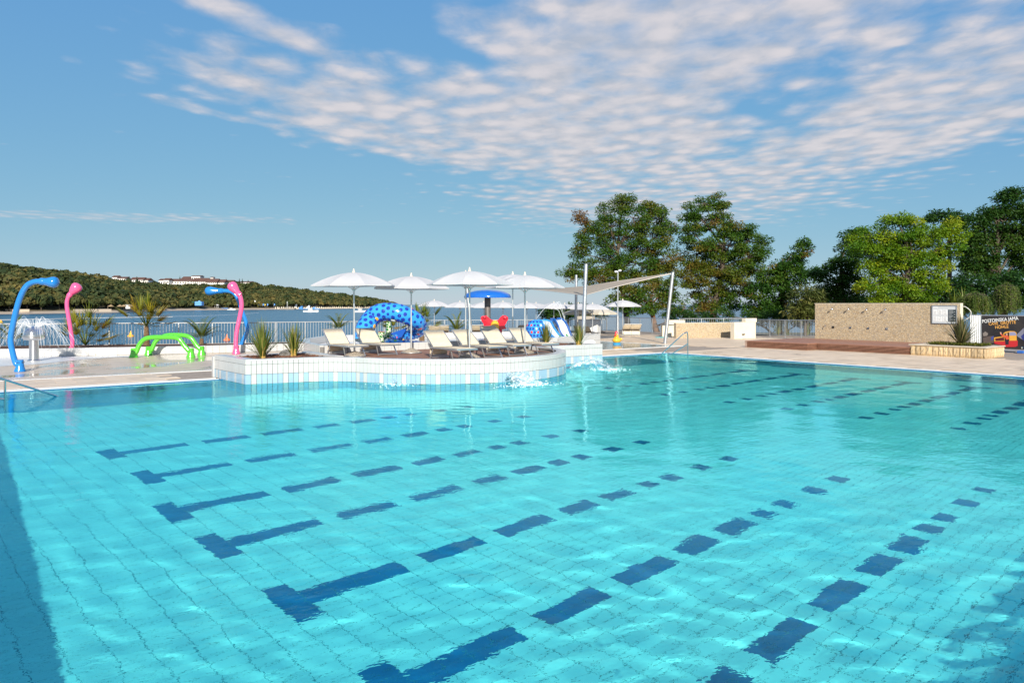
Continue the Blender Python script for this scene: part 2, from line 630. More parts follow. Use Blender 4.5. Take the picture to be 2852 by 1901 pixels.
# white overflow gratings round the edge
mb = MB()
GRAT = mat('white_plastic_grating', (.66, .66, .64), .5)
nb = 0
for k in range(int((PR - PL) / .06)):
    u = PL + .03 + k * .06
    if not 5.5 < u < 18.1:
        mb.box((u, PF + .16, .014), (.046, .27, .028))
for k in range(int((PF - near_v(PR)) / .06)):
    v = near_v(PR) + .03 + k * .06
    mb.box((PR + .12, v, .014), (.2, .046, .028))
for v, w in ((PF + .015, .03), (PF + .31, .03)):
    for ua, ub in ((PL - .3, 5.55), (18.05, PR + .22)):
        mb.box(((ua + ub) / 2, v, .016), (ub - ua, w, .034))
mb.box((PR + .012, (PF + 3.3) / 2, .017), (.024, PF - 3.3, .034))
mb.box((PR + .23, (PF + 3.3) / 2, .017), (.02, PF - 3.3, .035))
o = mb.build('overflow_grating', GRAT, pool_wall)
tag(o, kind='stuff')


# ------------------------------------------------------------------ pool water
def noise2(x, y, seed, oct=3, sc=1.0):
    r_ = np.random.default_rng(seed)
    out = np.zeros_like(x)
    amp = 1.0
    for _ in range(oct):
        for _ in range(4):
            a = r_.uniform(0, 2 * pi)
            k = sc * r_.uniform(.7, 1.4)
            out += amp * np.sin(k * (x * cos(a) + y * sin(a)) + r_.uniform(0, 2 * pi)) / 4
        amp *= .5
        sc *= 2.1
    return out


def water_mat():
    m = bpy.data.materials.new('pool_water')
    m.use_nodes = True
    nt = m.node_tree
    nt.nodes.remove(nt.nodes['Principled BSDF'])
    g = nd(nt, 'NewGeometry')
    n1 = nd(nt, 'TexNoise', {0: nd(nt, 'Mapping', {0: g.outputs['Position'], 'Rotation': (0, 0, R(25)), 'Scale': (1, 1.7, 1)}).outputs[0], 'Scale': 5.5, 'Detail': 3.0, 'Roughness': .5})
    lo = nd(nt, 'TexNoise', {0: g.outputs['Position'], 'Scale': .33, 'Detail': 3.0})
    st = nd(nt, 'MapRange', {0: lo.outputs[0], 1: .38, 2: .66, 3: .06, 4: .24}).outputs[0]      # calm and ruffled patches
    n2 = nd(nt, 'TexNoise', {0: g.outputs['Position'], 'Scale': 17.0, 'Detail': 2.0, 'Roughness': .5})
    hh = M_(nt, 'ADD', n1.outputs[0], M_(nt, 'MULTIPLY', n2.outputs[0], .07))
    bp = nd(nt, 'Bump', {'Strength': st, 'Distance': .03, 'Height': hh})
    gl = nd(nt, 'BsdfGlass', {'Color': (.44, 1.0, 1.0, 1), 'Roughness': 0.0, 'IOR': 1.33, 'Normal': bp.outputs[0]})
    nt.links.new(gl.outputs[0], nt.nodes['Material Output'].inputs[0])
    return m


JETS = [(8.75, 17.0), (11.35, 15.12), (15.05, 16.55)]
gu, gv = np.linspace(0, 1, 520), np.linspace(0, 1, 470)
uu = PL - .02 + (PR - PL + .02) * (.45 * gu + .55 * gu ** 1.7)
vv_ = -.65 + (PF + .67) * (.45 * gv + .55 * gv ** 1.7)
X, Y = np.meshgrid(uu, vv_)
Z = np.zeros_like(X)
wr = np.random.default_rng(5)
mod = np.clip(.75 + .45 * noise2(X, Y, 3, 2, .55), .15, 1.4)
fd = np.sqrt(X * X + Y * Y)
for _ in range(46):
    L = float(np.exp(wr.uniform(math.log(.2), math.log(1.9))))
    a = wr.normal(.9, .9)
    fade = np.clip(1.6 - fd * .05 / L, 0, 1) if L < .6 else 1.0
    Z += (.00075 if L < .5 else .00052) * L ** .85 * fade * np.sin(2 * pi / L * (X * cos(a) + Y * sin(a)) + wr.uniform(0, 6.3) + .8 * noise2(X, Y, int(wr.integers(1e6)), 1, .5))
Z *= mod
for ju, jv in JETS:
    d = np.hypot(X - ju - .35, Y - jv + .45)
    Z += .006 * np.exp(-d / 1.1) * np.sin(d * 11) + .0022 * np.exp(-d / 3.5) * np.sin(d * 16 + noise2(X, Y, 9, 2, 2.0))
    Z += .004 * np.exp(-d / 2.2) * noise2(X, Y, int(ju * 10), 3, 4.0)
ny_, nx_ = X.shape
idx = np.arange(nx_ * ny_).reshape(ny_, nx_)
fw = np.stack([idx[:-1, :-1], idx[:-1, 1:], idx[1:, 1:], idx[1:, :-1]], -1).reshape(-1, 4)
me = npmesh('pool_water', np.stack([X, Y, Z], -1).reshape(-1, 3), fw, water_mat(), smooth=True)
water = link('pool_water', me)
tag(water, kind='structure')
water.cycles.is_caustics_caster = True

# ------------------------------------------------------------------ terrace
TB = [(-30, PF + .33), (48, PF + .33), (48, 24), (41, 27.5), (39.6, 40.4), (28.2, 48.3), (17.9, 32.6), (10.3, 33.9), (1.4, 37.8), (-30, 52)]
mb = MB()
zt_ = .02
mb.add([(x, y, zt_) for x, y in TB], [tuple(range(len(TB)))])
mb.add([(x, y, zt_) for x, y in [(-30, -12), (PL - .3, -12), (PL - .3, PF + .33), (-30, PF + .33)]], [(0, 1, 2, 3)])
mb.add([(x, y, zt_) for x, y in [(PL - .3, -12), (PR + .24, -12), (PR + .24, near_v(PR)), (PL - .3, near_v(PL))]], [(0, 1, 2, 3)])
mb.add([(x, y, zt_) for x, y in [(PR + .24, -12), (48, -12), (48, PF + .33), (PR + .24, PF + .33)]], [(0, 1, 2, 3)])
# retaining wall down to the sea
for a, b in zip(TB[4:], TB[5:]):
    mb.add([(a[0], a[1], -6), (b[0], b[1], -6), (b[0], b[1], zt_), (a[0], a[1], zt_)], [(0, 1, 2, 3)])
terrace = mb.build('terrace', PAV_GROUT)
tag(terrace, kind='structure')
ptiles = []
for i in range(0, 27):
    for j in range(-12, 70):
        u0, v0 = PR + .26 + i * .8, j * .5
        if 2 < v0 and not (u0 > 29.5 and v0 < 19):
            off = .4 if j % 2 else 0
            if v0 + .5 < PF + .3 or (u0 + off > 27.9 + (24.2 - v0) * .02):
                if u0 < 38.5 and v0 < 33:
                    ptiles.append((u0 + off + .4, v0 + .25))
for i in range(-2, 7):
    for j in range(5):
        ptiles.append((-1.6 + i * .8 + (.4 if j % 2 else 0) + .8, PF + .36 + j * .5 + .25))
for i in range(0, 8):
    for j in range(5):
        u = 18.6 + i * .8 + (.4 if j % 2 else 0)
        if u < 23.4:
            ptiles.append((u, PF + .36 + j * .5 + .25))
ptiles.sort(key=lambda q: -seen_size(q[0], q[1], .03))
pm = tile_mesh('tile', .792, .492, .012, PAVING, bev=.003)
for u, v in ptiles[:300]:
    link('tile', pm, terrace, (u, v, .031 + rnd.uniform(-.0008, .0008)), 0)
mb = MB()
for u, v in ptiles[300:]:
    mb.box((u, v, .025 + rnd.uniform(-.0008, .0008)), (.79, .49, .012))
tag(mb.build('paving', PAVING, terrace), kind='stuff')

# ------------------------------------------------------------------ island with planters and a round timber deck
IC, IR = np.array([11.7, 18.85]), 3.62
ZW = .62


def arc(c, r, a0, a1, n):
    return [(c[0] + r * cos(a), c[1] + r * sin(a)) for a in np.linspace(R(a0), R(a1), n)]


front = [(5.62, 20.95), (5.76, 18.70), (7.15, 18.42)]
curve = [tuple(p[:2]) for p in bez([(7.15, 18.42, 0), (7.75, 18.18, 0), (8.28, 17.66, 0)], 8)][1:-1] + arc(IC, IR, 199.5, 352, 60)
outer = front + curve + [(15.42, 18.62), (18.0, 18.62), (18.0, 20.95)]


def offset(poly, d):
    out = []
    P = [np.array(p) for p in poly]
    for i, p in enumerate(P):
        a = P[max(i - 1, 0)]
        b = P[min(i + 1, len(P) - 1)]
        n1 = (p - a) if i else (b - p)
        n2 = (b - p) if i < len(P) - 1 else (p - a)
        n1 = n1 / np.linalg.norm(n1)
        n2 = n2 / np.linalg.norm(n2)
        m1, m2 = np.array([-n1[1], n1[0]]), np.array([-n2[1], n2[0]])
        m = m1 + m2
        m = m / max(np.linalg.norm(m), 1e-6)
        out.append(tuple(p + m * d / max(m @ m1, .5)))
    return out


island = thing('pool_island', 'white and pale blue tiled island wall with round timber deck and planters in the pool', 'island')
inner = offset(outer, .27)
mb = MB()
body_out = offset(outer, .012)
n = len(outer)
vs = [(x, y, -DEPTH) for x, y in body_out] + [(x, y, ZW - .025) for x, y in body_out] + [(x, y, ZW - .025) for x, y in inner] + [(x, y, .30) for x, y in inner]
fs = []
for i in range(n - 1):
    fs += [(i, i + 1, n + i + 1, n + i), (n + i, n + i + 1, 2 * n + i + 1, 2 * n + i), (2 * n + i, 2 * n + i + 1, 3 * n + i + 1, 3 * n + i)]
mb.add(vs, fs)
for (x, y), (x2, y2) in (((5.62, 20.95), (5.89, 20.95)), ((17.73, 20.95), (18.0, 20.95))):
    mb.add([(x, y, .0), (x2, y2, .0), (x2, y2, ZW - .025), (x, y, ZW - .025)], [(0, 1, 2, 3)])
o = mb.build('wall_core', GROUT, island)
o.cycles.is_caustics_receiver = True
# samples along the outline
P = np.array(outer)
seg = np.linalg.norm(np.diff(P, axis=0), axis=1)
acc = np.concatenate([[0], np.cumsum(seg)])
corner_s = [0, acc[1], acc[2], acc[len(front) + len(curve)], acc[-2], acc[-1]]
tl = {c: MB().box((0, 0, 0), (.116, .016, h), bev=.003).mesh('tile', m) for c, h, m in (('w', .240, WHITE_TILE), ('b', .240, BLUE_TILE))}
small = MB()
pattern = 'bwbwbbbwbbbbwbbbwbbwbbbbbwbbwbwwbbbwbbb'
cnt = 0
k = 0
for a, b in zip(corner_s[:-1], corner_s[1:]):
    m_ = max(1, round((b - a) / .125))
    for i in range(m_):
        s_ = a + (i + .5) * (b - a) / m_
        x, y = np.interp(s_, acc, P[:, 0]), np.interp(s_, acc, P[:, 1])
        x2, y2 = np.interp(s_ + .03, acc, P[:, 0]), np.interp(s_ + .03, acc, P[:, 1])
        x1, y1 = np.interp(s_ - .03, acc, P[:, 0]), np.interp(s_ - .03, acc, P[:, 1])
        rz = math.atan2(y2 - y1, x2 - x1)
        small.box((x, y, .5575), (.116, .02, .118), rz, bev=.003)
        vis = not (18.0 - .01 < x)
        if vis and cnt < 300:
            link('tile', tl['w'], island, (x, y, .3705 + .0005), rz)
            link('tile', tl['b' if pattern[k % len(pattern)] == 'b' else 'w'], island, (x, y, .1225), rz)
            cnt += 2
        else:
            small.box((x, y, .371), (.119, .016, .242), rz)
            small.box((x, y, .1225), (.119, .016, .242), rz, m=1)
        small.box((x, y, -.1275), (.119, .016, .242), rz, m=1 if k % 5 else 0)
        small.box((x, y, -.83), (.119, .016, 1.14), rz, m=2)
        k += 1
o = small.build('tiling', [WHITE_TILE, BLUE_TILE, mat('deep_blue_glazed_tile', (.04, .19, .38), .25)], island)
o.cycles.is_caustics_receiver = True
tag(o, kind='stuff')
# coping laid in short lengths
cop_o, cop_i = offset(outer, -.006), offset(outer, .285)
mb = MB()
A, B = np.array(cop_o), np.array(cop_i)
for a, b in zip(corner_s[:-1], corner_s[1:]):
    m_ = max(1, round((b - a) / .25))
    for i in range(m_):
        s0, s1 = a + i * (b - a) / m_ + .003, a + (i + 1) * (b - a) / m_ - .003
        q = []
        for s_, arr in ((s0, A), (s1, A), (s1, B), (s0, B)):
            q.append((np.interp(s_, acc, arr[:, 0]), np.interp(s_, acc, arr[:, 1])))
        mb.prism(q, ZW - .03, ZW + .004)
tag(mb.build('coping', WHITE_TILE, island, label='white tiled coping'), kind='stuff')

# timber deck
WOOD = mat('reddish_deck_timber', (.30, .155, .095), .65, col2=(.20, .10, .065), scale=5, rand=.22, bump=.2, bscale=30)
ZD = .52
deck_back = 21.2
for k in range(64):
    v = 15.3 + .095 + k * .095
    if v > deck_back:
        break
    if v < IC[1]:
        h = math.sqrt(max(.0, (IR - .3) ** 2 - (v - IC[1]) ** 2))
        a, b = IC[0] - h, IC[0] + h
    else:
        a, b = IC[0] - IR + .3, IC[0] + IR - .3
    if b - a < .2:
        continue
    MB().box(((a + b) / 2, v, ZD - .012), (b - a, .088, .024), bev=.003).build('plank', WOOD, island)
mb = MB()
mb.prism([(8.1, 21.2), (8.1, 17.9)] + arc(IC, IR - .27, 200, 340, 24) + [(15.3, 17.9), (15.3, 21.2)], .2, ZD - .03)
mb.build('deck_base', mat('dark_subframe', (.05, .04, .03), .9), island)
# low side walls between deck and planters
for u0 in (8.19, 15.21):
    MB().box((u0, 19.75, .46), (.24, 2.4, .33), bev=.01).build('side_wall', WHITE_TILE, island)
# planter soil
for poly in ([(5.86, 20.95), (5.98, 18.92), (7.2, 18.7), (7.9, 18.4), (8.08, 18.2), (8.08, 20.95)], [(15.32, 18.86), (17.76, 18.86), (17.76, 20.95), (15.32, 20.95)]):
    MB().prism(poly, .1, .565).build('soil', SOIL, island)
mb = MB()
for _ in range(900):
    if rnd.random() < .6:
        x, y = rnd.uniform(6.0, 8.05), rnd.uniform(18.9, 20.9)
    else:
        x, y = rnd.uniform(15.35, 17.7), rnd.uniform(18.9, 20.9)
    mb.box((x, y, .568 + rnd.uniform(0, .012)), (rnd.uniform(.03, .08), rnd.uniform(.02, .04), .012),
           mat=Matrix.Translation((x, y, .57 + rnd.uniform(0, .012))) @ Matrix.Rotation(rnd.uniform(0, 6), 4, 'Z') @ Matrix.Rotation(rnd.uniform(-.5, .5), 4, 'X'))
tag(mb.build('bark_chips', mat('bark_chip', (.22, .095, .05), .9, col2=(.10, .04, .02), scale=9), island), kind='stuff')
# rear edge of the island against the terrace
MB().box((6.88, 21.02, .30), (2.6, .14, .58), bev=.01).build('rear_wall', WHITE_TILE, island)
MB().box((16.65, 21.02, .30), (2.7, .14, .58), bev=.01).build('rear_wall', WHITE_TILE, island)

# ------------------------------------------------------------------ splash pad behind the pool edge
def wet_mat():
    m = mat('wet_beige_floor', (.66, .52, .37), .3, col2=(.56, .43, .30), scale=1.3, coords='World')
    nt = m.node_tree
    b = nt.nodes['Principled BSDF']
    g = nd(nt, 'NewGeometry')
    n = nd(nt, 'TexNoise', {0: g.outputs['Position'], 'Scale': .5, 'Detail': 4.0})
    w = nd(nt, 'MapRange', {0: n.outputs[0], 1: .40, 2: .52, 3: 1.0, 4: 0.0}).outputs[0]
    src = b.inputs['Base Color'].links[0].from_socket
    mx = nd(nt, 'Mix', {0: M_(nt, 'MULTIPLY', w, .55), 6: src, 7: (.36, .285, .215, 1)}, data_type='RGBA')
    nt.links.new(mx.outputs[2], b.inputs['Base Color'])
    nt.links.new(nd(nt, 'MapRange', {0: w, 3: .35, 4: .04}).outputs[0], b.inputs['Roughness'])
    rp = nd(nt, 'TexNoise', {0: g.outputs['Position'], 'Scale': 9.0, 'Detail': 2.0})
    bp = nd(nt, 'Bump', {'Strength': .06, 'Distance': .01, 'Height': rp.outputs[0]})
    nt.links.new(bp.outputs[0], b.inputs['Normal'])
    return m


WET = wet_mat()
WHITE_COAT = mat('white_floor_coating', (.66, .66, .64), .35, var=.06, scale=2, coords='World')
mb = MB()
mb.add([(x, y, .030) for x, y in [(-20, 23.2), (5.6, 23.2), (13.2, 23.2), (13.2, 30), (9, 31), (2.4, 33.2), (-20, 43)]], [tuple(range(7))])
pad = mb.build('splash_pad', WET)
tag(pad, kind='structure')
mb = MB()
arc_px = [(-600, 1150), (0, 1140), (300, 1125), (550, 1100), (800, 1074), (1050, 1056), (1250, 1048)]
a_pts = [zg(1, x, y, .034) for x, y in arc_px]
b_pts = [zg(1, 1400, 1036, .034), zg(1, 350, 1049, .034), V(-16, 41, .034)]
mb.add([(p.x, p.y, .034) for p in a_pts + b_pts], [tuple(range(len(a_pts) + len(b_pts)))])
o = mb.build('white_floor_coating', WHITE_COAT, pad)
mb = MB()
for k in range(int(33 / .12)):
    mb.box((-20 + k * .12, 23.12, .027), (.1, .17, .02))
tag(mb.build('drain_grating', GRAT, pad), kind='stuff')
mb = MB()
mb.box((-3.2, 23.0, .026), (33.4, .03, .022))
mb.build('grating_frame', GRAT, pad)


# right-hand shallow basin by the corner
def shallow_mat():
    m = mat('shallow_water', (.20, .23, .24), .04, col2=(.30, .31, .30), scale=3, coords='World')
    nt = m.node_tree
    g = nd(nt, 'NewGeometry')
    rp = nd(nt, 'TexNoise', {0: g.outputs['Position'], 'Scale': 7.0, 'Detail': 3.0})
    bp = nd(nt, 'Bump', {'Strength': .25, 'Distance': .02, 'Height': rp.outputs[0]})
    nt.links.new(bp.outputs[0], nt.nodes['Principled BSDF'].inputs['Normal'])
    return m


mb = MB()
mb.add([(x, y, .0335) for x, y in [(18.2, 23.2), (27.55, 23.2), (27.75, 29.0), (18.2, 29.4)]], [(0, 1, 2, 3)])
sh = mb.build('shallow_basin_water', shallow_mat())
tag(sh, kind='structure')
mb = MB()
mb.box((22.9, 23.12, .03), (9.4, .14, .03))
mb.build('basin_edge', WHITE_PAINT, sh)
mb = MB()
mb.box((27.68, 26.1, .03), (.14, 6.1, .03), rz=-.035)
mb.build('basin_edge', WHITE_PAINT, sh)

# raised paddling basin in which the slides stand
kb = thing('paddling_basin', 'white tiled paddling basin wall behind the timber deck', 'basin')
base_poly = [(8.9, 21.35), (18.2, 21.35), (21.6, 22.6), (21.6, 27.2), (12.0, 28.2), (10.2, 26.0), (9.2, 23.4)]
MB().prism(base_poly, .0, .50).build('basin_floor', WHITE_COAT, kb)
ins = base_poly + base_poly[:1]
wm_ = MB()
for (x0, y0), (x1, y1) in zip(ins[:-1], ins[1:]):
    L = math.hypot(x1 - x0, y1 - y0)
    k = max(1, round(L / .25))
    rz = math.atan2(y1 - y0, x1 - x0)
    MB().box(((x0 + x1) / 2, (y0 + y1) / 2, .36), (L, .2, .70), rz).build('wall', GROUT, kb)
    for i in range(k):
        t = (i + .5) / k
        for z in (.64, .40, .16):
            wm_.box((x0 + (x1 - x0) * t, y0 + (y1 - y0) * t, z), (L / k - .008, .22, .232), rz)
tag(wm_.build('tiling', WHITE_TILE, kb), kind='stuff')

# ------------------------------------------------------------------ glossy painted play fountains
PAINT_BLUE = mat('gloss_blue_paint', (.015, .19, .55), .18, coat=.6, var=.05)
PAINT_PINK = mat('gloss_pink_paint', (.80, .10, .26), .2, coat=.6, var=.05)
PAINT_GREEN = mat('gloss_green_paint', (.09, .50, .03), .2, coat=.6, var=.05)


def flange(base, col, parent, r=.085):
    mb = MB()
    mb.lathe([(r * 1.9, 0), (r * 1.85, .04), (r * 1.45, .12), (r * 1.22, .24), (r * 1.2, .34), (r * 1.05, .345)], base, 20)
    o = mb.build('base_flange', col, parent, smooth=True)
    slot = MB()
    for a in range(5):
        t = 2 * pi * a / 5 + .4
        slot.box((base.x + cos(t) * r * 1.21, base.y + sin(t) * r * 1.21, base.z + .27), (.03, .07, .014), t)
    tag(slot.build('vent_slots', BLACK, o), kind='stuff')
    return o


BLACK = mat('matt_black', (.015, .015, .015), .7)


def spray_pole(name, label, zone, path, t, col, r, head, hr):
    b = zt(zone, *path[0], t)
    b.z = .034
    th = thing(name, label, 'spray pole')
    pts = [b + V(0, 0, .25)] + [zt(zone, *p, t) for p in path[1:]]
    MB().tube(bez(pts, 8), r, 16).build('pole', col, th, smooth=True)
    flange(b, col, th, r)
    h0, h1 = zt(zone, *head[0], t), zt(zone, *head[1], t)
    L = (h1 - h0).length
    d = (h1 - h0).normalized()
    prof = [(0, r * 1.0), (.02, r * 1.32), (.22, r * 1.34), (.24, r * 1.25), (.4, hr * .72), (.6, hr * .92), (.75, hr), (.88, hr * .9), (.96, hr * .6), (1.0, hr * .06)]
    MB().tube([h0 + d * L * s for s, _ in prof], [q for _, q in prof], 20).build('spray_head', col, th, smooth=True)
    return th


spray_pole('spray_pole', 'tall blue curved spray pole standing beside the steel dome fountain', 1,
           [(187, 1190), (150, 1115), (112, 985), (100, 880), (122, 750), (165, 570), (205, 460), (255, 385), (320, 352), (392, 346)], 21.63, PAINT_BLUE, .080, [(378, 347), (545, 358)], .165)
spray_pole('spray_pole', 'slim pink spray pole with round head in front of a fan palm', 1,
           [(670, 1040), (678, 925), (668, 850), (648, 720), (628, 600), (628, 530), (648, 470)], 28.45, PAINT_PINK, .075, [(642, 485), (742, 375)], .205)
spray_pole('spray_pole', 'pink spray pole with drooping head beside the tiled planter', 1,
           [(2208, 1025), (2204, 950), (2213, 820), (2242, 680), (2258, 590), (2254, 520), (2236, 462)], 29.38, PAINT_PINK, .085, [(2245, 480), (2148, 362)], .20)
spray_pole('spray_pole', 'blue spray pole with its long arm crossing behind the pink one', 1,
           [(2250, 1005), (2252, 945), (2285, 870), (2312, 805), (2298, 720), (2262, 620), (2232, 530), (2195, 465), (2140, 438), (2060, 436)], 30.71, PAINT_BLUE, .082, [(2085, 436), (1918, 436)], .185)


def arch(label, pts, t):
    th = thing('spray_arch', label, 'spray arch', group='green spray arches')
    P3 = [zt(1, *p, t) for p in pts]
    a, b = P3[0].copy(), P3[-1].copy()
    a.z = b.z = .034
    P3[0].z = max(P3[0].z, .2)
    P3[-1].z = max(P3[-1].z, .2)
    MB().tube(bez(P3, 7), .085, 16).build('hoop', PAINT_GREEN, th, smooth=True)
    flange(a, PAINT_GREEN, th, .085)
    flange(b, PAINT_GREEN, th, .085)
    nz = MB()
    for q in bez(P3, 7)[14:44:4]:
        nz.lathe([(.014, 0), (.014, .012), (.004, .014)], q + V(0, 0, .08), 8)
    tag(nz.build('spray_nozzles', BLACK, th), kind='stuff')


arch('low green spray arch of the splash pad, the one on wetter ground', [(1250, 1060), (1272, 1010), (1305, 935), (1350, 888), (1420, 870), (1530, 868), (1620, 870), (1678, 888), (1722, 945), (1785, 1058)], 27.36)
arch('low green spray arch of the splash pad standing close to the white wall', [(1390, 1040), (1415, 990), (1450, 915), (1500, 872), (1570, 850), (1670, 848), (1745, 856), (1795, 885), (1838, 945), (1885, 1035)], 28.6)

# steel dome fountain with its fan of water
df = thing('dome_fountain', 'polished steel mushroom fountain spraying a fan of water', 'fountain', zg(1, 318, 1090))
CHROME = mat('polished_steel', (.68, .68, .68), .12, metal=1.0, var=.08, scale=10)
MB().lathe([(.215, 0), (.215, .03), (.165, .045), (.15, .06), (.15, .74), (.16, .76)], seg=28).build('column', STEEL, df, smooth=True)
MB().lathe([(.16, .72), (.30, .74), (.335, .78), (.345, .86), (.34, .92)], seg=32).build('collar', STEEL, df, smooth=True)
MB().lathe([(.335, .92)] + [(.335 * cos(a), .92 + .30 * sin(a)) for a in np.linspace(.05, pi / 2 - .02, 10)], seg=32).build('dome', CHROME, df, smooth='all')


def spray_mat():
    m = bpy.data.materials.new('spray_water')
    m.use_nodes = True
    nt = m.node_tree
    nt.nodes.remove(nt.nodes['Principled BSDF'])
    t = nd(nt, 'BsdfTransparent')
    d = nd(nt, 'BsdfPrincipled', {'Base Color': (.9, .93, .95, 1), 'Roughness': .15})
    mx = nd(nt, 'MixShader', {0: .62, 1: t.outputs[0], 2: d.outputs[0]})
    nt.links.new(mx.outputs[0], nt.nodes['Material Output'].inputs[0])
    return m


SPRAY = spray_mat()
mb = MB()
for k in range(100):
    a = rnd.uniform(0, 2 * pi)
    e = R(rnd.uniform(35, 82))
    v0 = rnd.uniform(2.1, 2.9)
    pts = []
    for i in range(8):
        tt = i / 7 * rnd.uniform(.48, .62)
        x = .12 + v0 * cos(e) * tt
        z = 1.16 + v0 * sin(e) * tt - 4.9 * tt * tt
        if z < .05:
            break
        pts.append((x * cos(a), x * sin(a), z))
    if len(pts) > 2:
        mb.tube(pts, lerp_list([.004, .0022], len(pts)), 4, cap=False)
        for p in pts[3:]:
            q = V(*p) + V(rnd.uniform(-.03, .03), rnd.uniform(-.03, .03), rnd.uniform(-.03, .03))
            s_ = rnd.uniform(.003, .007)
            mb.add([q + V(s_, 0, 0), q + V(-s_, 0, 0), q + V(0, s_, 0), q + V(0, -s_, 0), q + V(0, 0, s_), q + V(0, 0, -s_)],
                   [(0, 2, 4), (2, 1, 4), (1, 3, 4), (3, 0, 4), (2, 0, 5), (1, 2, 5), (3, 1, 5), (0, 3, 5)])
tag(mb.build('water_spray', SPRAY, df), kind='stuff')

# ------------------------------------------------------------------ planted bed and wall at the sea side
bed = thing('planted_bed_wall', 'low white tiled wall holding the palm bed along the sea fence', 'wall')
wl = [(-16, 41.2), (-6, 36.9), (2.43, 33.12), (5.0, 32.2), (8.05, 31.3), (10.8, 30.9), (13.4, 30.7)]
tl_big = []
core = MB()
for (x0, y0), (x1, y1) in zip(wl[:-1], wl[1:]):
    L = math.hypot(x1 - x0, y1 - y0)
    rz = math.atan2(y1 - y0, x1 - x0)
    core.box(((x0 + x1) / 2, (y0 + y1) / 2, .17), (L, .16, .30), rz)
    k = round(L / .25)
    for i in range(k):
        t = (i + .5) / k
        tl_big.append((x0 + (x1 - x0) * t, y0 + (y1 - y0) * t, rz))
tag(core.build('wall_core', GROUT, bed), kind='stuff')
tmesh = MB().box((0, 0, 0), (.243, .19, .30), bev=.004).mesh('tile', WHITE_TILE)
for x, y, rz in tl_big:
    link('tile', tmesh, bed, (x, y, .187), rz)
soil_poly = [(x + .05, y + .08) for x, y in wl] + [(15.8, 32.6), (10.3, 33.7), (1.4, 37.4), (-16, 45.4)]
MB().prism(soil_poly, .0, .29).build('soil', SOIL, bed)

# ------------------------------------------------------------------ railings
FENCE_WHITE = mat('pale_painted_steel', (.42, .43, .43), .45, metal=.3)
FENCE_GREY = mat('grey_galvanised_rail', (.36, .38, .39), .45, metal=.5)
bar_cache = {}


def fence(label, pts, h, zb, col, spacing=.115, post=1.35, bar_r=.009, group=None):
    """pts: (x, y, z of the foot)"""
    th = thing('railing', label, 'railing', group=group)
    key = (round(h, 2), col.name)
    if key not in bar_cache:
        bar_cache[key] = (MB().tube([(0, 0, .08), (0, 0, h - .02)], bar_r, 6).mesh('bar', col), MB().box((0, 0, h / 2 - .02), (.045, .045, h + .03)).mesh('post', col))
    bm_, pm_ = bar_cache[key]
    for a, b in zip(pts[:-1], pts[1:]):
        a, b = V(*a), V(*b)
        L = (b - a).length
        MB().tube([a + V(0, 0, h), b + V(0, 0, h)], .022, 8).build('top_rail', col, th, smooth=True)
        MB().tube([a + V(0, 0, .09), b + V(0, 0, .09)], .016, 6).build('bottom_rail', col, th, smooth=True)
        n = max(2, round(L / spacing))
        for i in range(1, n):
            link('bar', bm_, th, a.lerp(b, i / n), 0)
        n = max(1, round(L / post))
        rz = math.atan2(b.y - a.y, b.x - a.x)
        for i in range(n + 1):
            link('post', pm_, th, a.lerp(b, i / n), rz)
    return th


fence('pale sea railing behind the palms of the planted bed', [(-5, 39.8, .2), (1.4, 37.0, .2), (10.2, 33.15, .2), (15.3, 32.2, .2), (17.6, 31.9, .2)], 1.0, .2, FENCE_WHITE, .125)
fence('dark railing running away from the sea toward the distant parasols', [(17.8, 32.2, -.05), (27.9, 47.6, -.08)], 1.0, 0, FENCE_GREY, .25)
fence('dark railing behind the row of distant parasols', [(27.9, 47.6, -.15), (39.2, 40.1, -.1)], .98, 0, FENCE_GREY, .13)
f0, f1 = zg(5, 455, 1118), zg(5, 985, 1150)
fence('grey railing behind the two empty loungers under the trees', [tuple(f0), tuple(f1)], 1.05, 0, FENCE_GREY, .13)
f0, f1 = zg(5, 1692, 1160, .2), zg(5, 2172, 1182, .2)
f0, f1 = pt(*zp(5, 1692, 1160), 45.0), pt(*zp(5, 2180, 1182), 40.0)
fence('grey railing between the cream wall and the shower wall', [tuple(f0), tuple(f1)], .98, 0, FENCE_GREY, .12)
f0, f1 = pt(*zp(5, 1100, 1150), 50.0), pt(*zp(5, 1620, 1150), 49.0)
fence('grey railing rising just over the pebble wall', [tuple(f0), tuple(f1)], 1.06, 0, FENCE_GREY, .13)

# ------------------------------------------------------------------ parasols
def cloth_mat(name, col, tr=.3):
    m = bpy.data.materials.new(name)
    m.use_nodes = True
    nt = m.node_tree
    nt.nodes.remove(nt.nodes['Principled BSDF'])
    tcn = nd(nt, 'TexCoord')
    nz = nd(nt, 'TexNoise', {0: tcn.outputs['Object'], 'Scale': 2.5, 'Detail': 3.0})
    c = nd(nt, 'Mix', {0: nz.outputs[0], 6: (*col, 1), 7: (*[q * .9 for q in col], 1)}, data_type='RGBA').outputs[2]
    bz = nd(nt, 'TexNoise', {0: tcn.outputs['Object'], 'Scale': 6.0, 'Detail': 2.0})
    bp = nd(nt, 'Bump', {'Strength': .25, 'Distance': .02, 'Height': bz.outputs[0]})
    d = nd(nt, 'BsdfDiffuse', {0: c, 'Normal': bp.outputs[0]})
    t = nd(nt, 'BsdfTranslucent', {0: c})
    mx = nd(nt, 'MixShader', {0: tr, 1: d.outputs[0], 2: t.outputs[0]})
    nt.links.new(mx.outputs[0], nt.nodes['Material Output'].inputs[0])
    return m


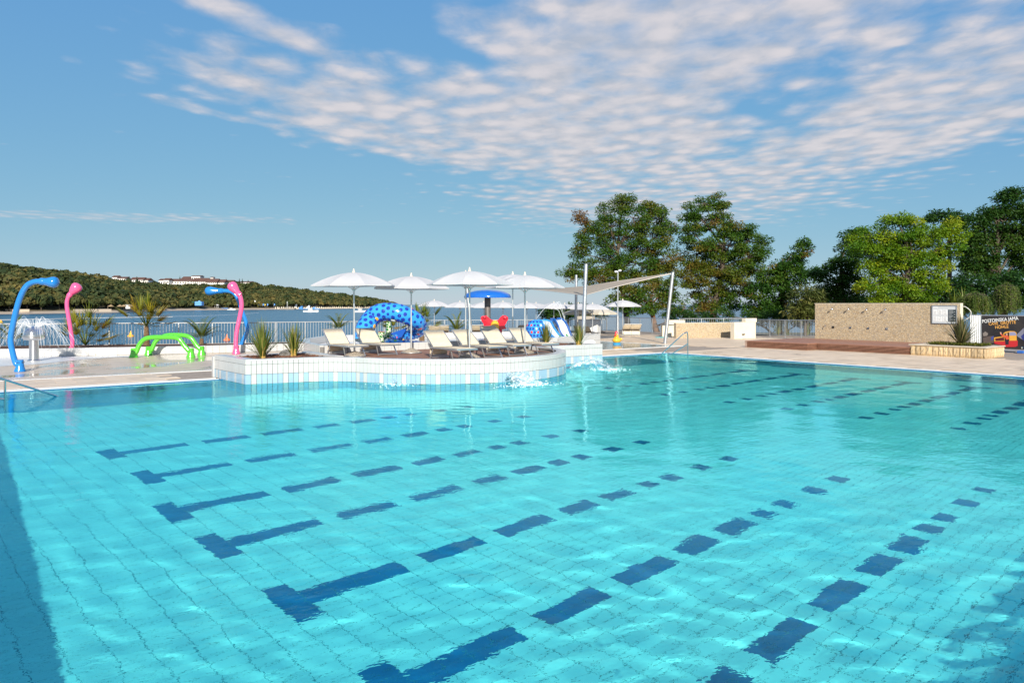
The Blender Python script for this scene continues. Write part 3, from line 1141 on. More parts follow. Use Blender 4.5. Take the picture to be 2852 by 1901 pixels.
CANVAS = cloth_mat('white_canvas', (.70, .70, .71))
CANVAS_B = cloth_mat('beige_canvas', (.72, .66, .54))
POLE_M = mat('anodised_pole', (.66, .66, .65), .35, metal=.8)
GRAVEL = mat('gravel', (.46, .40, .32), .9, col2=(.22, .19, .15), scale=30, bump=1.0, bscale=70)


def panel_mesh(Rr, za, zr, cloth, sag=.02, drop=.03):
    mb = MB()
    nr, na = 8, 6
    vs = []
    for i in range(nr + 1):
        s_ = i / nr
        for k in range(na + 1):
            a = (k / na - .5) * pi / 4
            e = 1 - (2 * (k / na) - 1) ** 2
            rr = Rr * s_ * (cos(pi / 8) / cos(a)) * (1 - .025 * e * s_)
            z = za - (za - zr) * s_ ** 1.75 - sag * e * s_ * (1.3 - s_) * 1.2
            vs.append((rr * cos(a), rr * sin(a), z))
    fs = [(i * (na + 1) + k, i * (na + 1) + k + 1, (i + 1) * (na + 1) + k + 1, (i + 1) * (na + 1) + k) for i in range(nr) for k in range(na)]
    mb.add(vs, fs)
    ring = [vs[nr * (na + 1) + k] for k in range(na + 1)]
    low = [(x * 1.002, y * 1.002, z - drop) for x, y, z in ring]
    mb.add(ring + low, [(k, k + 1, na + 2 + k, na + 1 + k) for k in range(na)])
    return mb.mesh('canopy_panel', cloth, smooth='all')


def parasol(label, loc, rz, dia=2.4, h=2.45, rise=.36, cloth=None, lean=(0, 0), group=None, base=True, drop=.03):
    cloth = cloth or CANVAS
    th = thing('parasol', label, 'parasol', loc, rz, group)
    th.rotation_euler = (lean[0], lean[1], rz)
    pmsh = panel_mesh(dia / 2, h - .06, h - .06 - rise, cloth, drop=drop)
    for k in range(8):
        link('canopy_panel', pmsh, th, (0, 0, 0), k * pi / 4)
    MB().tube([(0, 0, 0), (0, 0, 1.05)], .027, 12).build('lower_pole', POLE_M, th, smooth=True)
    MB().tube([(0, 0, 1.0), (0, 0, h - .05)], .022, 12).build('upper_pole', POLE_M, th, smooth=True)
    MB().lathe([(.05, h - .075), (.045, h - .05), (.03, h - .02), (.022, h + .02), (.016, h + .045), (.004, h + .05)], seg=14).build('finial', mat_finial, th, smooth=True)
    rib = MB()
    n_ = 7
    for i in range(n_):
        pass
    prof = []
    Rr = dia / 2
    for i in range(9):
        s_ = i / 8
        prof.append((.03 + (Rr * 1.0 - .03) * s_, 0, h - .075 - rise * s_ ** 1.75))
    rm = rib.tube(prof, .007, 5).mesh('rib', POLE_M)
    sm = MB().tube([(.03, 0, h - .55), (Rr * .52, 0, h - .075 - rise * .52 ** 1.75 - .01)], .006, 5).mesh('stretcher', POLE_M)
    for k in range(8):
        link('rib', rm, th, (0, 0, 0), k * pi / 4 + pi / 8)
        link('stretcher', sm, th, (0, 0, 0), k * pi / 4 + pi / 8)
    MB().lathe([(.04, h - .58), (.045, h - .56), (.045, h - .53), (.03, h - .52)], seg=12).build('runner', POLE_M, th, smooth=True)
    if base:
        MB().lathe([(.30, 0), (.32, .012), (.32, .032), (.29, .036)], seg=28).build('base_tray', GALV, th, smooth=True)
        g = MB().lathe([(.295, .034), (.25, .07), (.17, .105), (.09, .14), (.03, .16)], seg=26)
        g.v = [(x * (1 + .06 * sin(9 * z + 30 * x)), y * (1 + .06 * cos(27 * y)), z + rnd.uniform(-.006, .006)) for x, y, z in g.v]
        g.build('gravel_cone', GRAVEL, th)
    return th


mat_finial = mat('cream_finial', (.62, .55, .45), .5)
ZI = ZD + .002
parasol('white parasol rising between the two loungers near the tiled planter', (9.0, 19.35, ZI), .2, lean=(0, -.012))
parasol('white parasol with bare gravel foot in front of the blue spotted slide', (11.05, 19.75, ZI), .32, h=2.4)
parasol('white parasol over four loungers at the rounded pool-side edge', (11.25, 16.85, ZI), .44, h=2.46)
parasol('white parasol beside the curved end of the timber deck', (13.65, 17.45, ZI), .52, h=2.42)
parasol('white parasol half hidden behind others, rising over the red and yellow slide', tuple(pt(1297, 965, 24.6) + V(0, 0, 0))[:2] + (ZI,), .3, h=2.58)
parasol('white parasol half hidden behind the one beside the curved deck end', tuple(pt(1428, 965, 25.4))[:2] + (ZI,), .15, h=2.58)
far_u = [(245, 470, 51), (540, 480, 51), (815, 485, 51.5), (1035, 480, 50), (1310, 487, 50), (1415, 497, 56), (1620, 490, 49), (1745, 505, 53), (1900, 500, 50), (2065, 503, 47)]
src = None
for i, (x, y, t) in enumerate(far_u):
    p = zt(4, x, y, t)
    lab = 'white parasol in the far row along the dark sea railing'
    q = (p.x, p.y, .02)
    if src is None:
        src = parasol(lab, q, .1, dia=2.35, h=2.32, rise=.38, group='far row of white parasols')
        src.location = q
    else:
        c = copy_tree(src, q, rnd.uniform(0, .8), lab, 'far row of white parasols')
        c.scale = (1, 1, (p.z - .02) / 2.36)
p = zt('b', 1430, 15, 47.2)
c = copy_tree(src, (p.x, p.y, .02), .3, 'white parasol over the two empty loungers by the trees')
del c['group']
for (x, y, t, lab) in ((520, 118, 51.5, 'beige scalloped parasol behind the white cabinet, half hidden by the steel posts'), (1000, 115, 51.0, 'beige scalloped parasol between two white ones by the railing')):
    p = zt('b', x, y, t)
    parasol(lab, (p.x, p.y, .02), .2, dia=2.1, h=p.z - .05, rise=.28, cloth=CANVAS_B, drop=.13)

# ------------------------------------------------------------------ sun loungers
TEXT = mat('cream_mesh_fabric', (.66, .57, .42), .75, var=.10, scale=14, bump=.25, bscale=220)
ALU = mat('aluminium_tube', (.60, .61, .62), .32, metal=.85, var=.1, scale=6)


def rect_bar(a, b, w, h, mb=None):
    a, b = V(*a), V(*b)
    d = (b - a)
    mb = mb or MB()
    x, y, z = frame_from(d)
    mt = Matrix((( *x, 0), (*y, 0), (*z, 0), (0, 0, 0, 1))).transposed()
    mt.translation = (a + b) / 2
    return mb.box((0, 0, 0), (w, h, d.length), mat=mt, bev=.004)


def cloth_sheet(pts, w, th=.008, sag=.012):
    """fabric strip through side-view points (y, z), stretched over width w"""
    mb = MB()
    nx_ = 6
    vs = []
    n_ = len(pts)
    for side in (0, 1):
        for i, (y, z) in enumerate(pts):
            for k in range(nx_ + 1):
                x = (k / nx_ - .5) * w
                e = 1 - (2 * k / nx_ - 1) ** 2
                f_ = sin(pi * i / (n_ - 1))
                vs.append((x, y, z - sag * e * f_ - (th if side else 0)))
    m_ = n_ * (nx_ + 1)
    fs = []
    for i in range(n_ - 1):
        for k in range(nx_):
            q = (i * (nx_ + 1) + k, i * (nx_ + 1) + k + 1, (i + 1) * (nx_ + 1) + k + 1, (i + 1) * (nx_ + 1) + k)
            fs += [q, tuple(m_ + j for j in q[::-1])]
    for k in range(nx_):
        a = (n_ - 1) * (nx_ + 1) + k
        fs += [(k + 1, k, m_ + k, m_ + k + 1), (a, a + 1, m_ + a + 1, m_ + a)]
    mb.add(vs, fs)
    return mb


def lounger(label, loc, rz=0.0, group=None, back=.50):
    """foot end toward local -y"""
    th = thing('sun_lounger', label, 'sun lounger', loc, rz, group)
    W2, zs = .31, .325
    hy, hz = .28, zs
    BA, BL = R(39), .66
    ty, tz = hy + BL * cos(BA), hz + BL * sin(BA)
    for s_ in (-1, 1):
        rect_bar((s_ * W2, -.98, zs - .012), (s_ * W2, .42, zs - .012), .026, .042).build('side_rail', ALU, th)
        rect_bar((s_ * (W2 + .0), hy, hz + .01), (s_ * W2, ty, tz), .024, .036).build('back_rail', ALU, th)
        rect_bar((s_ * (W2 + .022), .40, zs), (s_ * (W2 + .022), hy + .36 * cos(BA), hz + .36 * sin(BA)), .012, .02).build('back_strut', ALU, th)
        rect_bar((s_ * (W2 - .03), -.60, zs - .03), (s_ * (W2 - .005), -.78, .005), .022, .034).build('leg', ALU, th)
        rect_bar((s_ * (W2 - .03), .30, zs - .03), (s_ * (W2 - .005), .44, .005), .022, .034).build('leg', ALU, th)
    for y, z in ((-.76, .045), (.42, .045)):
        rect_bar((-W2, y, z), (W2, y, z), .018, .022).build('crossbar', ALU, th)
    rect_bar((-W2, -.985, zs - .01), (W2, -.985, zs - .01), .03, .045).build('foot_bar', ALU, th)
    rect_bar((-W2, ty, tz), (W2, ty, tz), .026, .03).build('head_bar', ALU, th)
    cloth_sheet([(-.97, zs + .014), (-.5, zs + .012), (0, zs + .012), (.27, zs + .012)], 2 * W2 - .02).build('seat_fabric', TEXT, th, smooth='all')
    cloth_sheet([(hy, hz + .014), (hy + BL * .33 * cos(BA), hz + BL * .33 * sin(BA) + .012), (hy + BL * .67 * cos(BA), hz + BL * .67 * sin(BA) + .012), (ty + .01, tz + .022)], 2 * W2 - .02).build('back_fabric', TEXT, th, smooth='all')
    cloth_sheet([(.47, zs - .02), (.49, .24), (.50, .17), (.51, .10)], 2 * W2 - .07, sag=.0).build('folded_sunshade', TEXT, th, smooth='all')
    rect_bar((-W2 + .03, .51, .10), (W2 - .03, .51, .10), .012, .012).build('shade_bar', ALU, th)
    return th


LZ = ZI
ln = [(10.6, 15.95, 'cream sun lounger at the rounded pool edge with a parasol foot beside its foot end'),
      (11.78, 16.3, 'cream sun lounger just beyond the parasol, a pole shadow across its back'),
      (12.9, 16.55, 'cream sun lounger in front of the red winged slide'),
      (13.95, 16.55, 'cream sun lounger last in its row toward the curved deck end'),
      (14.35, 18.6, 'cream sun lounger behind the row, next to the spiky planter plant'),
      (8.95, 19.0, 'cream sun lounger closest to the tiled planter with the grassy clumps'),
      (10.0, 19.05, 'cream sun lounger in front of the big spotted slide')]
first = None
for u, v, lab in ln:
    loc = (u, v + .98, LZ)
    rz = rnd.uniform(-.05, .05)
    if first is None:
        first = lounger(lab, loc, rz)
    else:
        copy_tree(first, loc, rz, lab)
for x, y, lab, rz in ((1490, 690, 'empty cream lounger under the parasol by the trees, next to the lamp post', 2.6), (1650, 690, 'empty cream lounger beside another one, backed by the grey railing', 2.6)):
    p = zg('b', x, y, .02)
    copy_tree(first, (p.x, p.y, .022), rz, lab)
for i, (x, t) in enumerate(((1212, 44), (1235, 44.3), (1322, 45), (1345, 45.4), (1530, 44), (1440, 45), (1625, 44), (1640, 43))):
    p = pt(x, 930, t)
    copy_tree(first, (p.x, p.y, .022), 2.5 + .1 * i if i < 6 else 2.0, 'cream lounger under the far row of parasols', 'loungers under the far parasols')

# ------------------------------------------------------------------ play figures and slides
def enamel(name, c, r=.15):
    return mat(name, c, r, coat=.7, var=.05)


SL_BLUE, SL_DARK, SL_GREEN, SL_RED, SL_WHITE, SL_YEL = (enamel('slide_sky_blue', (.03, .30, .72)), enamel('slide_dark_blue', (.012, .04, .33)), enamel('slide_green', (.10, .36, .05)),
                                                       enamel('slide_red', (.70, .07, .04)), enamel('slide_white', (.75, .80, .80)), enamel('slide_yellow', (.80, .42, .03)))


def spots_on(path, rad, parent, step=.17, rr=.062, lo=0.0, hi=1.0, seed=1):
    """raised six-sided spots over a tube, in staggered rows"""
    r_ = random.Random(seed)
    P = bez(path, 10)
    n_ = len(P)
    RR = lerp_list(rad, n_)
    seglen = [0]
    for a, b in zip(P[:-1], P[1:]):
        seglen.append(seglen[-1] + (b - a).length)
    cache = {}
    s_, row = step * .5, 0
    frames = []
    pa = None
    for i, p in enumerate(P):
        d = (P[min(i + 1, n_ - 1)] - P[max(i - 1, 0)]).normalized()
        a = frame_from(d)[0] if pa is None else (pa - d * pa.dot(d)).normalized()
        frames.append((p, a, a.cross(d), d))
        pa = a
    out = 0
    while s_ < seglen[-1]:
        i = int(np.searchsorted(seglen, s_))
        i = min(i, n_ - 1)
        p, a, b, d = frames[i]
        r = RR[i]
        k = max(5, round(2 * pi * r / (step * 1.12)))
        for q in range(k):
            t = 2 * pi * (q + (.5 if row % 2 else 0)) / k
            nn = a * cos(t) + b * sin(t)
            size = rr * r_.choice([1, 1, .95, .9, .7])
            c = r_.random()
            col = SL_DARK if c < .90 else (SL_RED if c < .93 else (SL_GREEN if c < .955 else (SL_WHITE if c < .97 else SL_YEL)))
            if col is not SL_DARK:
                size = rr * 1.05
            key = (col.name, round(size, 3))
            if key not in cache:
                cache[key] = MB().lathe([(size, -.02), (size, .0), (size * .86, .012), (size * .4, .017), (.001, .018)], seg=6 if size > rr * .8 else 8).mesh('spot', col)
            o = link('spot', cache[key], parent)
            m3 = Matrix((nn.cross(d), d, nn)).transposed()
            mt = m3.to_4x4()
            mt.translation = p + nn * r * .985
            o.matrix_local = mt
            out += 1
        s_ += step * .88
        row += 1
    return out


sn = thing('snake_slide', 'large sky blue slide shaped like a coiled body covered with round dark spots', 'slide')
T1 = 27.2
arch_p = [zt('c', x, y, t) for x, y, t in ((240, 1080, T1 - .5), (270, 880, T1 - .4), (360, 690, T1 - .2), (480, 530, T1), (650, 425, T1), (860, 405, T1), (1100, 430, T1), (1330, 510, T1 + .1), (1520, 620, T1 + .3), (1610, 720, T1 + .7))]
rads = [.31, .32, .33, .33, .33, .33, .33, .32, .29, .24]
P = bez(arch_p, 8)
# open-bottomed shell: the sliding trough is inside
shell, inner_ = MB(), MB()
RR = lerp_list(rads, len(P))
ring = 22
for mbx, k_, flip in ((shell, 1.0, 1), (inner_, .86, -1)):
    vs, fs = [], []
    pa = None
    for i, p in enumerate(P):
        d = (P[min(i + 1, len(P) - 1)] - P[max(i - 1, 0)]).normalized()
        up = V(0, 0, 1)
        # opening turned to the inner side of the bend and toward the water
        cen_ = zt('c', 900, 1000, T1)
        inn = (cen_ - p)
        inn = (inn - d * inn.dot(d)).normalized()
        side = inn.cross(d).normalized()
        for q in range(ring + 1):
            t = R(42) + (2 * pi - R(84)) * q / ring
            vs.append(p + (inn * cos(t) + side * sin(t)) * RR[i] * k_)
    for i in range(len(P) - 1):
        for q in range(ring):
            f4 = (i * (ring + 1) + q, i * (ring + 1) + q + 1, (i + 1) * (ring + 1) + q + 1, (i + 1) * (ring + 1) + q)
            fs.append(f4)
    mbx.add(vs, fs)
# rims join the two skins
n_v = len(P)
rim = MB()
for q in (0, ring):
    vs = [shell.v[i * (ring + 1) + q] for i in range(n_v)] + [inner_.v[i * (ring + 1) + q] for i in range(n_v)]
    rim.add(vs, [(i, i + 1, n_v + i + 1, n_v + i) for i in range(n_v - 1)])
shell.build('body_shell', SL_BLUE, sn, smooth='all')
inner_.build('trough', mat('slide_pale_inside', (.55, .66, .66), .3), sn, smooth='all')
tag(rim.build('rim', SL_BLUE, sn), kind='stuff')
n_sp = spots_on(arch_p, [r * 1.0 for r in rads], sn, .205, .083, seed=4)
coil = [zt('c', x, y, t) for x, y, t in ((1610, 740, T1 + .7), (1560, 860, T1 + 1.0), (1400, 930, T1 + 1.1), (1180, 985, T1 + .6), (960, 1040, T1), (850, 1105, T1 - .9), (960, 1160, T1 - 1.4), (1250, 1195, T1 - 1.5), (1560, 1205, T1 - 1.4), (1800, 1215, T1 - 1.2), (1900, 1200, T1 - .8))]
crad = [.24, .23, .20, .17, .15, .15, .17, .18, .17, .15, .12]
P = bez(coil, 8)
MB().tube(P, lerp_list(crad, len(P)), 18).build('coiled_tail', SL_BLUE, sn, smooth='all')
spots_on(coil, crad, sn, .165, .06, seed=9)
sl = MB()
a, b, c_, d_ = zt('c', 1300, 770, T1 + .6), zt('c', 850, 930, T1 + .2), zt('c', 780, 1080, T1 - .3), zt('c', 1120, 1060, T1 - .1)
sl.slab([a, b, c_, d_], (a - b).cross(c_ - b), .03)
sl.build('chute_floor', mat('slide_deep_blue', (.01, .09, .42), .25, coat=.4), sn)

# stepped green stump with cream cracks in front of the slide
def giraffe_mat():
    m = bpy.data.materials.new('green_cracked_print')
    m.use_nodes = True
    nt = m.node_tree
    b = nt.nodes['Principled BSDF']
    tcn = nd(nt, 'TexCoord')
    v = nd(nt, 'TexVoronoi', {0: tcn.outputs['Object'], 'Scale': 9.5, 'Randomness': .9}, feature='DISTANCE_TO_EDGE')
    f = nd(nt, 'MapRange', {0: v.outputs[0], 1: .06, 2: .09, 3: 0.0, 4: 1.0}).outputs[0]
    c = nd(nt, 'Mix', {0: f, 6: (.72, .74, .52, 1), 7: (.025, .16, .03, 1)}, data_type='RGBA')
    nt.links.new(c.outputs[2], b.inputs['Base Color'])
    b.inputs['Roughness'].default_value = .35
    return m


GIR = giraffe_mat()
st = thing('slide_steps', 'green and cream patterned climbing steps in front of the spotted slide', 'steps')
t0 = T1 - .9
for pts, r, nm in (([(690, 1290), (690, 1100), (690, 950), (690, 880)], .125, 'lower_step'), ([(790, 1010), (845, 940), (862, 800), (855, 640)], .085, 'neck'), ([(720, 1010), (800, 985), (850, 920)], .09, 'bend')):
    MB().tube(bez([zt('c', *q, t0) for q in pts], 5), r, 14).build(nm, GIR, st, smooth=True)
p = zt('c', 690, 872, t0)
MB().lathe([(.124, 0), (.124, .012), (.001, .014)], p, 16).build('tread', mat('step_orange', (.55, .2, .06), .6), st)

# red winged slide with a yellow body
rs = thing('winged_slide', 'red winged slide with a yellow rounded body seen from behind', 'slide')
t0 = 30.0
outl = [(728, 330), (752, 292), (845, 279), (868, 305), (935, 362), (1010, 382), (1088, 370), (1140, 305), (1175, 281), (1240, 279), (1285, 310), (1290, 365), (1258, 405), (1250, 435), (1222, 470), (1230, 515), (1256, 545), (1165, 570), (1160, 640), (860, 640), (800, 545), (750, 512), (790, 488), (788, 452), (742, 385)]
wing = MB()
ctr = zt('a', 1010, 480, t0)
npts = [zt('a', *q, t0) + FWD * (-.10 * abs(q[0] - 1010) / 280) for q in outl]
n_ = len(npts)
back = [q + FWD * .07 for q in npts]
cF, cB = ctr - FWD * .02, ctr + FWD * .09
wing.add(npts + back + [cF, cB], [(i, (i + 1) % n_, 2 * n_) for i in range(n_)] + [(n_ + (i + 1) % n_, n_ + i, 2 * n_ + 1) for i in range(n_)] + [((i + 1) % n_, i, n_ + i, n_ + (i + 1) % n_) for i in range(n_)])
wing.build('wings', enamel('wing_red', (.62, .015, .03)), rs)
for (x, y, sx, sz) in ((810, 318, .10, .055), (1228, 325, .10, .075)):
    MB().ellipsoid(zt('a', x, y, t0 - .12), (sx, .07, sz), 16, 10, rot=Matrix.Rotation(-YAW, 3, 'Z')).build('wing_curl', enamel('wing_red', (.62, .015, .03)), rs, smooth='all')
MB().ellipsoid(zt('a', 1018, 520, t0 - .05), (.19, .2, .29), 20, 14, rot=Matrix.Rotation(-YAW, 3, 'Z')).build('body', SL_YEL, rs, smooth='all')
MB().ellipsoid(zt('a', 850, 800, t0 - .2), (.14, .2, .16), 18, 12, rot=Matrix.Rotation(-YAW, 3, 'Z')).build('foot', SL_YEL, rs, smooth='all')
lo = zt('a', 1010, 640, t0 + .1)
MB().box((lo.x, lo.y, (lo.z + .5) / 2), (.5, .35, lo.z - .48), -YAW, bev=.06).build('support', enamel('wing_red', (.62, .015, .03)), rs)

# water mushroom
mu = thing('mushroom_shower', 'blue domed mushroom shower on a thick dark post', 'fountain')
p = zt(4, 858, 600, 36.0)
px_, py_ = p.x, p.y
top = zt(4, 858, 355, 36.0).z
rim_z = zt(4, 858, 448, 36.0).z
Rm = 1.15
MB().lathe([(.15, .03), (.15, rim_z + .1)], (px_, py_, 0), 24).build('post', mat('weathered_post', (.17, .15, .14), .5, metal=.4, var=.3, scale=4), mu, smooth=True)
prof = [(.2, rim_z + .02), (Rm - .05, rim_z - .01), (Rm, rim_z - .01), (Rm + .005, rim_z + .03)] + [(Rm * cos(a), rim_z + .05 + (top - rim_z - .05) * sin(a)) for a in np.linspace(.1, pi / 2 - .01, 9)]
MB().lathe(prof, (px_, py_, 0), 40).build('cap', enamel('mushroom_blue', (.01, .12, .50)), mu, smooth=True)

# rounded patterned body with two chutes
oc = thing('octopus_slide', 'blue twin chute slide with rounded tile patterned body and white troughs', 'slide')
t0 = 31.0
dc = zt('a', 1850, 590, t0 + .1)
Rd = .42
MB().ellipsoid(dc, (Rd, Rd, Rd * 1.12), 28, 16).build('body', SL_BLUE, oc, smooth='all')
cache = {}
for i, zz in enumerate(np.linspace(-.72, .80, 6)):
    rr = math.sqrt(1 - zz * zz) * Rd
    k = max(8, int(2 * pi * rr / .135))
    for q in range(k):
        t = 2 * pi * (q + .5 * (i % 2)) / k
        nn = V(cos(t) * math.sqrt(1 - zz * zz), sin(t) * math.sqrt(1 - zz * zz), zz)
        col = SL_DARK if (i * 7 + q) % 5 not in (0, 2) or i % 2 else ((SL_RED if q % 2 else SL_WHITE))
        if col.name not in cache:
            cache[col.name] = MB().box((0, 0, 0), (.085, .105, .02), bev=.008).mesh('tile', col)
        o = link('tile', cache[col.name], oc)
        tg = V(-sin(t), cos(t), 0)
        m4 = Matrix((tg, nn.cross(tg), nn)).transposed().to_4x4()
        m4.translation = dc + V(nn.x * Rd, nn.y * Rd, nn.z * Rd * 1.12)
        o.matrix_local = m4


def chute(path, w, parent, edge):
    P = bez(path, 7)
    n_ = len(P)
    prof = [(-.62, .20, 0), (-.5, .22, 0), (-.44, .06, 0), (-.25, 0, 1), (.25, 0, 1), (.44, .06, 0), (.5, .22, 0), (.62, .20, 0), (.6, -.12, 0), (-.6, -.12, 0)]
    fl, sd = MB(), MB()
    rings = []
    for i, p in enumerate(P):
        d = (P[min(i + 1, n_ - 1)] - P[max(i - 1, 0)]).normalized()
        wv = d.cross(V(0, 0, 1)).normalized()
        uv = wv.cross(d).normalized()
        rings.append([p + wv * (x * w) + uv * (z * w * 1.2) for x, z, _ in prof])
    m_ = len(prof)
    vs = [q for r in rings for q in r]
    fs_f, fs_s = [], []
    for i in range(n_ - 1):
        for k in range(m_):
            j = (k + 1) % m_
            (fs_f if k in (2, 3, 4) else fs_s).append((i * m_ + k, i * m_ + j, (i + 1) * m_ + j, (i + 1) * m_ + k))
    fs_s += [tuple(range(m_))[::-1], tuple((n_ - 1) * m_ + k for k in range(m_))]
    fl.add(vs, fs_f)
    sd.add(vs, fs_s)
    fl.build('trough', SL_WHITE, parent, smooth='all')
    sd.build('side', edge, parent, smooth=True)


chute([zt('a', 1950, 400, t0 + .4), zt('a', 2060, 420, t0 + .2), zt('b', -90, 520, t0 - .2), zt('b', 40, 700, t0 - .7), zt('b', 190, 822, t0 - 1.2)], .36, oc, SL_BLUE)
chute([zt('b', 20, 380, t0 + .9), zt('b', 110, 385, t0 + .7), zt('b', 190, 500, t0 + .3), zt('b', 270, 690, t0 - .2), zt('b', 400, 822, t0 - .8)], .38, oc, enamel('slide_mid_blue', (.01, .11, .42)))
for q in (((140, 690), (230, 800)), ((275, 670), (395, 830))):
    a, b = zt('b', *q[0], t0 - .7), zt('b', *q[1], t0 - 1.3)
    MB().tube([a, a.lerp(b, .5) + V(0, 0, -.01), b], .035, 8).build('green_edge', SL_GREEN, oc, smooth=True)
b0 = zt('b', 700, 820, t0 - 1.2)
MB().box((b0.x, b0.y, .35), (.55, .35, .42), -YAW + .5, bev=.05).build('run_out', SL_WHITE, oc)
arc_w = MB()
for (x0, y0), (x1, y1), (x2, y2) in (((10, 110), (100, 20), (250, 390)), ((30, 140), (120, 190), (190, 400)), ((60, 70), (140, 10), (240, 330)), ((-330, 330), (-160, 130), (30, 30))):
    arc_w.tube(bez([zt('b', x0, y0, t0), zt('b', x1, y1, t0), zt('b', x2, y2, t0)], 8), .007, 4)
tag(arc_w.build('water_jets', SPRAY, oc), kind='stuff')

# yellow bird fountain
bd = thing('bird_fountain', 'small yellow bird shaped fountain with a red comb standing in shallow water', 'fountain', zg('b', 1305, 868))
MB().lathe([(.19, 0), (.2, .02), (.2, .06), (.18, .07)], seg=24).build('base_ring', enamel('bird_blue', (.03, .32, .62)), bd, smooth=True)
MB().ellipsoid((0, 0, .20), (.235, .21, .15), 22, 14).build('body', SL_YEL, bd, smooth='all')
MB().ellipsoid(tuple(RIGHT * -.02 + V(0, 0, .40)), (.12, .12, .12), 18, 12).build('head', SL_YEL, bd, smooth='all')
MB().tube([(0, 0, .24), (0, 0, .32), tuple(RIGHT * -.02 + V(0, 0, .38))], [.16, .12, .1], 14).build('neck', SL_YEL, bd, smooth='all')
cm = MB()
for k, (x, z, r) in enumerate(((-.05, .57, .045), (-.01, .60, .05), (.03, .57, .04), (-.03, .52, .06))):
    cm.ellipsoid(tuple(RIGHT * x + V(0, 0, z)), (r, r, r * 1.25), 12, 8)
cm.build('comb', enamel('comb_red', (.68, .04, .06)), bd, smooth='all')
MB().ellipsoid(tuple(RIGHT * -.07 - FWD * .08 + V(0, 0, .44)), (.06, .09, .05), 12, 8).build('beak', enamel('comb_red', (.68, .04, .06)), bd, smooth='all')
MB().ellipsoid(tuple(RIGHT * .22 + FWD * .03 + V(0, 0, .25)), (.07, .08, .07), 12, 8).build('tail', SL_YEL, bd, smooth='all')
MB().tube([tuple(RIGHT * -.06 + V(0, 0, .5)), tuple(RIGHT * -.10 + V(0, 0, .72)), tuple(RIGHT * -.06 + V(0, 0, .82)), tuple(RIGHT * -.03 + V(0, 0, .74))], .008, 6).build('spout', STEEL, bd)

# ------------------------------------------------------------------ shade sail on leaning posts
posts = {'A': (zt(4, 1990, 68, 31), zt(4, 1951, 1000, 31)), 'B': (zt(4, 1877, 190, 45), zt(4, 1872, 860, 45)), 'C': (zt(5, 1048, 668, 37.4), zt(5, 985, 1222, 37.4)), 'D': (zt(4, 618, 305, 42), zt(4, 676, 900, 42))}
labs = {'A': 'tall steel sail post rising behind the planter with the spiky plant', 'B': 'slimmer looking steel sail post next to the white cabinet', 'C': 'leaning steel sail post standing alone on the paving near the pool corner',
        'D': 'leaning steel sail post rising behind the parasols of the timber deck'}
for k, (a, b) in posts.items():
    th = thing('sail_post', labs[k], 'post')
    b = b.copy()
    b.z = .02
    d = (a - b).normalized()
    MB().tube([b, a], [.088, .078], 20).build('shaft', GALV, th, smooth=True)
    MB().tube([a, a + d * .02], .082, 20).build('cap', GALV, th, smooth=True)
    MB().lathe([(.17, 0), (.17, .015), (.09, .02)], b, 20).build('foot_plate', GALV, th, smooth=True)
    posts[k] = (a, b)


def on_post(k, y, t):
    a, b = posts[k]
    zz = CAMH + (HYP - y) / FPX * t
    f = (zz - b.z) / (a.z - b.z)
    return b.lerp(a, f)


cC = posts['C'][0] - V(0, 0, .06) - RIGHT * .1
cD = posts['D'][0] - V(0, 0, .05)
cA = on_post('A', 822, 31) + FWD * .15
cB = on_post('B', 803, 45) - FWD * .15
N_ = 18
vs = []
for i in range(N_ + 1):
    for j in range(N_ + 1):
        s_, t_ = i / N_, j / N_
        # pull the edges in, as a tensioned sail does
        e = .16 * sin(pi * s_) * (1 - abs(2 * t_ - 1)) * 0
        p = cC * (1 - s_) * (1 - t_) + cA * s_ * (1 - t_) + cD * s_ * t_ + cB * (1 - s_) * t_
        c = (cA + cB + cC + cD) / 4
        k = .20 * (max(abs(2 * s_ - 1), abs(2 * t_ - 1)) * (1 - min(abs(2 * s_ - 1), abs(2 * t_ - 1)) ** 2))
        p = p.lerp(c, k)
        p.z -= .42 * sin(pi * s_) ** .8 * .25 + .0
        vs.append(p)
mb = MB().add(vs, [(i * (N_ + 1) + j, i * (N_ + 1) + j + 1, (i + 1) * (N_ + 1) + j + 1, (i + 1) * (N_ + 1) + j) for i in range(N_) for j in range(N_)])
sail = thing('shade_sail', 'beige tensioned shade sail stretched between four steel posts', 'shade sail')
mb.build('sail_cloth', cloth_mat('sail_cloth', (.60, .53, .44), .5), sail, smooth='all')
hem = MB()
rowsets = [[vs[j] for j in range(N_ + 1)], [vs[N_ * (N_ + 1) + j] for j in range(N_ + 1)], [vs[i * (N_ + 1)] for i in range(N_ + 1)], [vs[i * (N_ + 1) + N_] for i in range(N_ + 1)]]
for rs_ in rowsets:
    MB().tube(rs_, .018, 6).build('hem', mat('sail_hem', (.6, .54, .46), .7), sail)

# slim lamp mast in front of the trees
lm = thing('lamp_mast', 'slim grey lamp mast in front of the brownish tree', 'lamp')
lb = pt(*zp(5, 617, 1135), 46.2)
ltop = pt(*zp(5, 619, 655), 46.2)
MB().tube([(lb.x, lb.y, .02), (lb.x, lb.y, 1.3), (lb.x, lb.y, 1.32), (ltop.x, ltop.y, ltop.z)], [.09, .085, .045, .035], 12).build('mast', GALV, lm, smooth=True)
for s_ in (-1, 1):
    MB().box(tuple(ltop + RIGHT * (.12 * s_) + V(0, 0, -.05 if s_ < 0 else .02)), (.16, .1, .12), -YAW, bev=.02).build('lamp_head', GALV, lm)

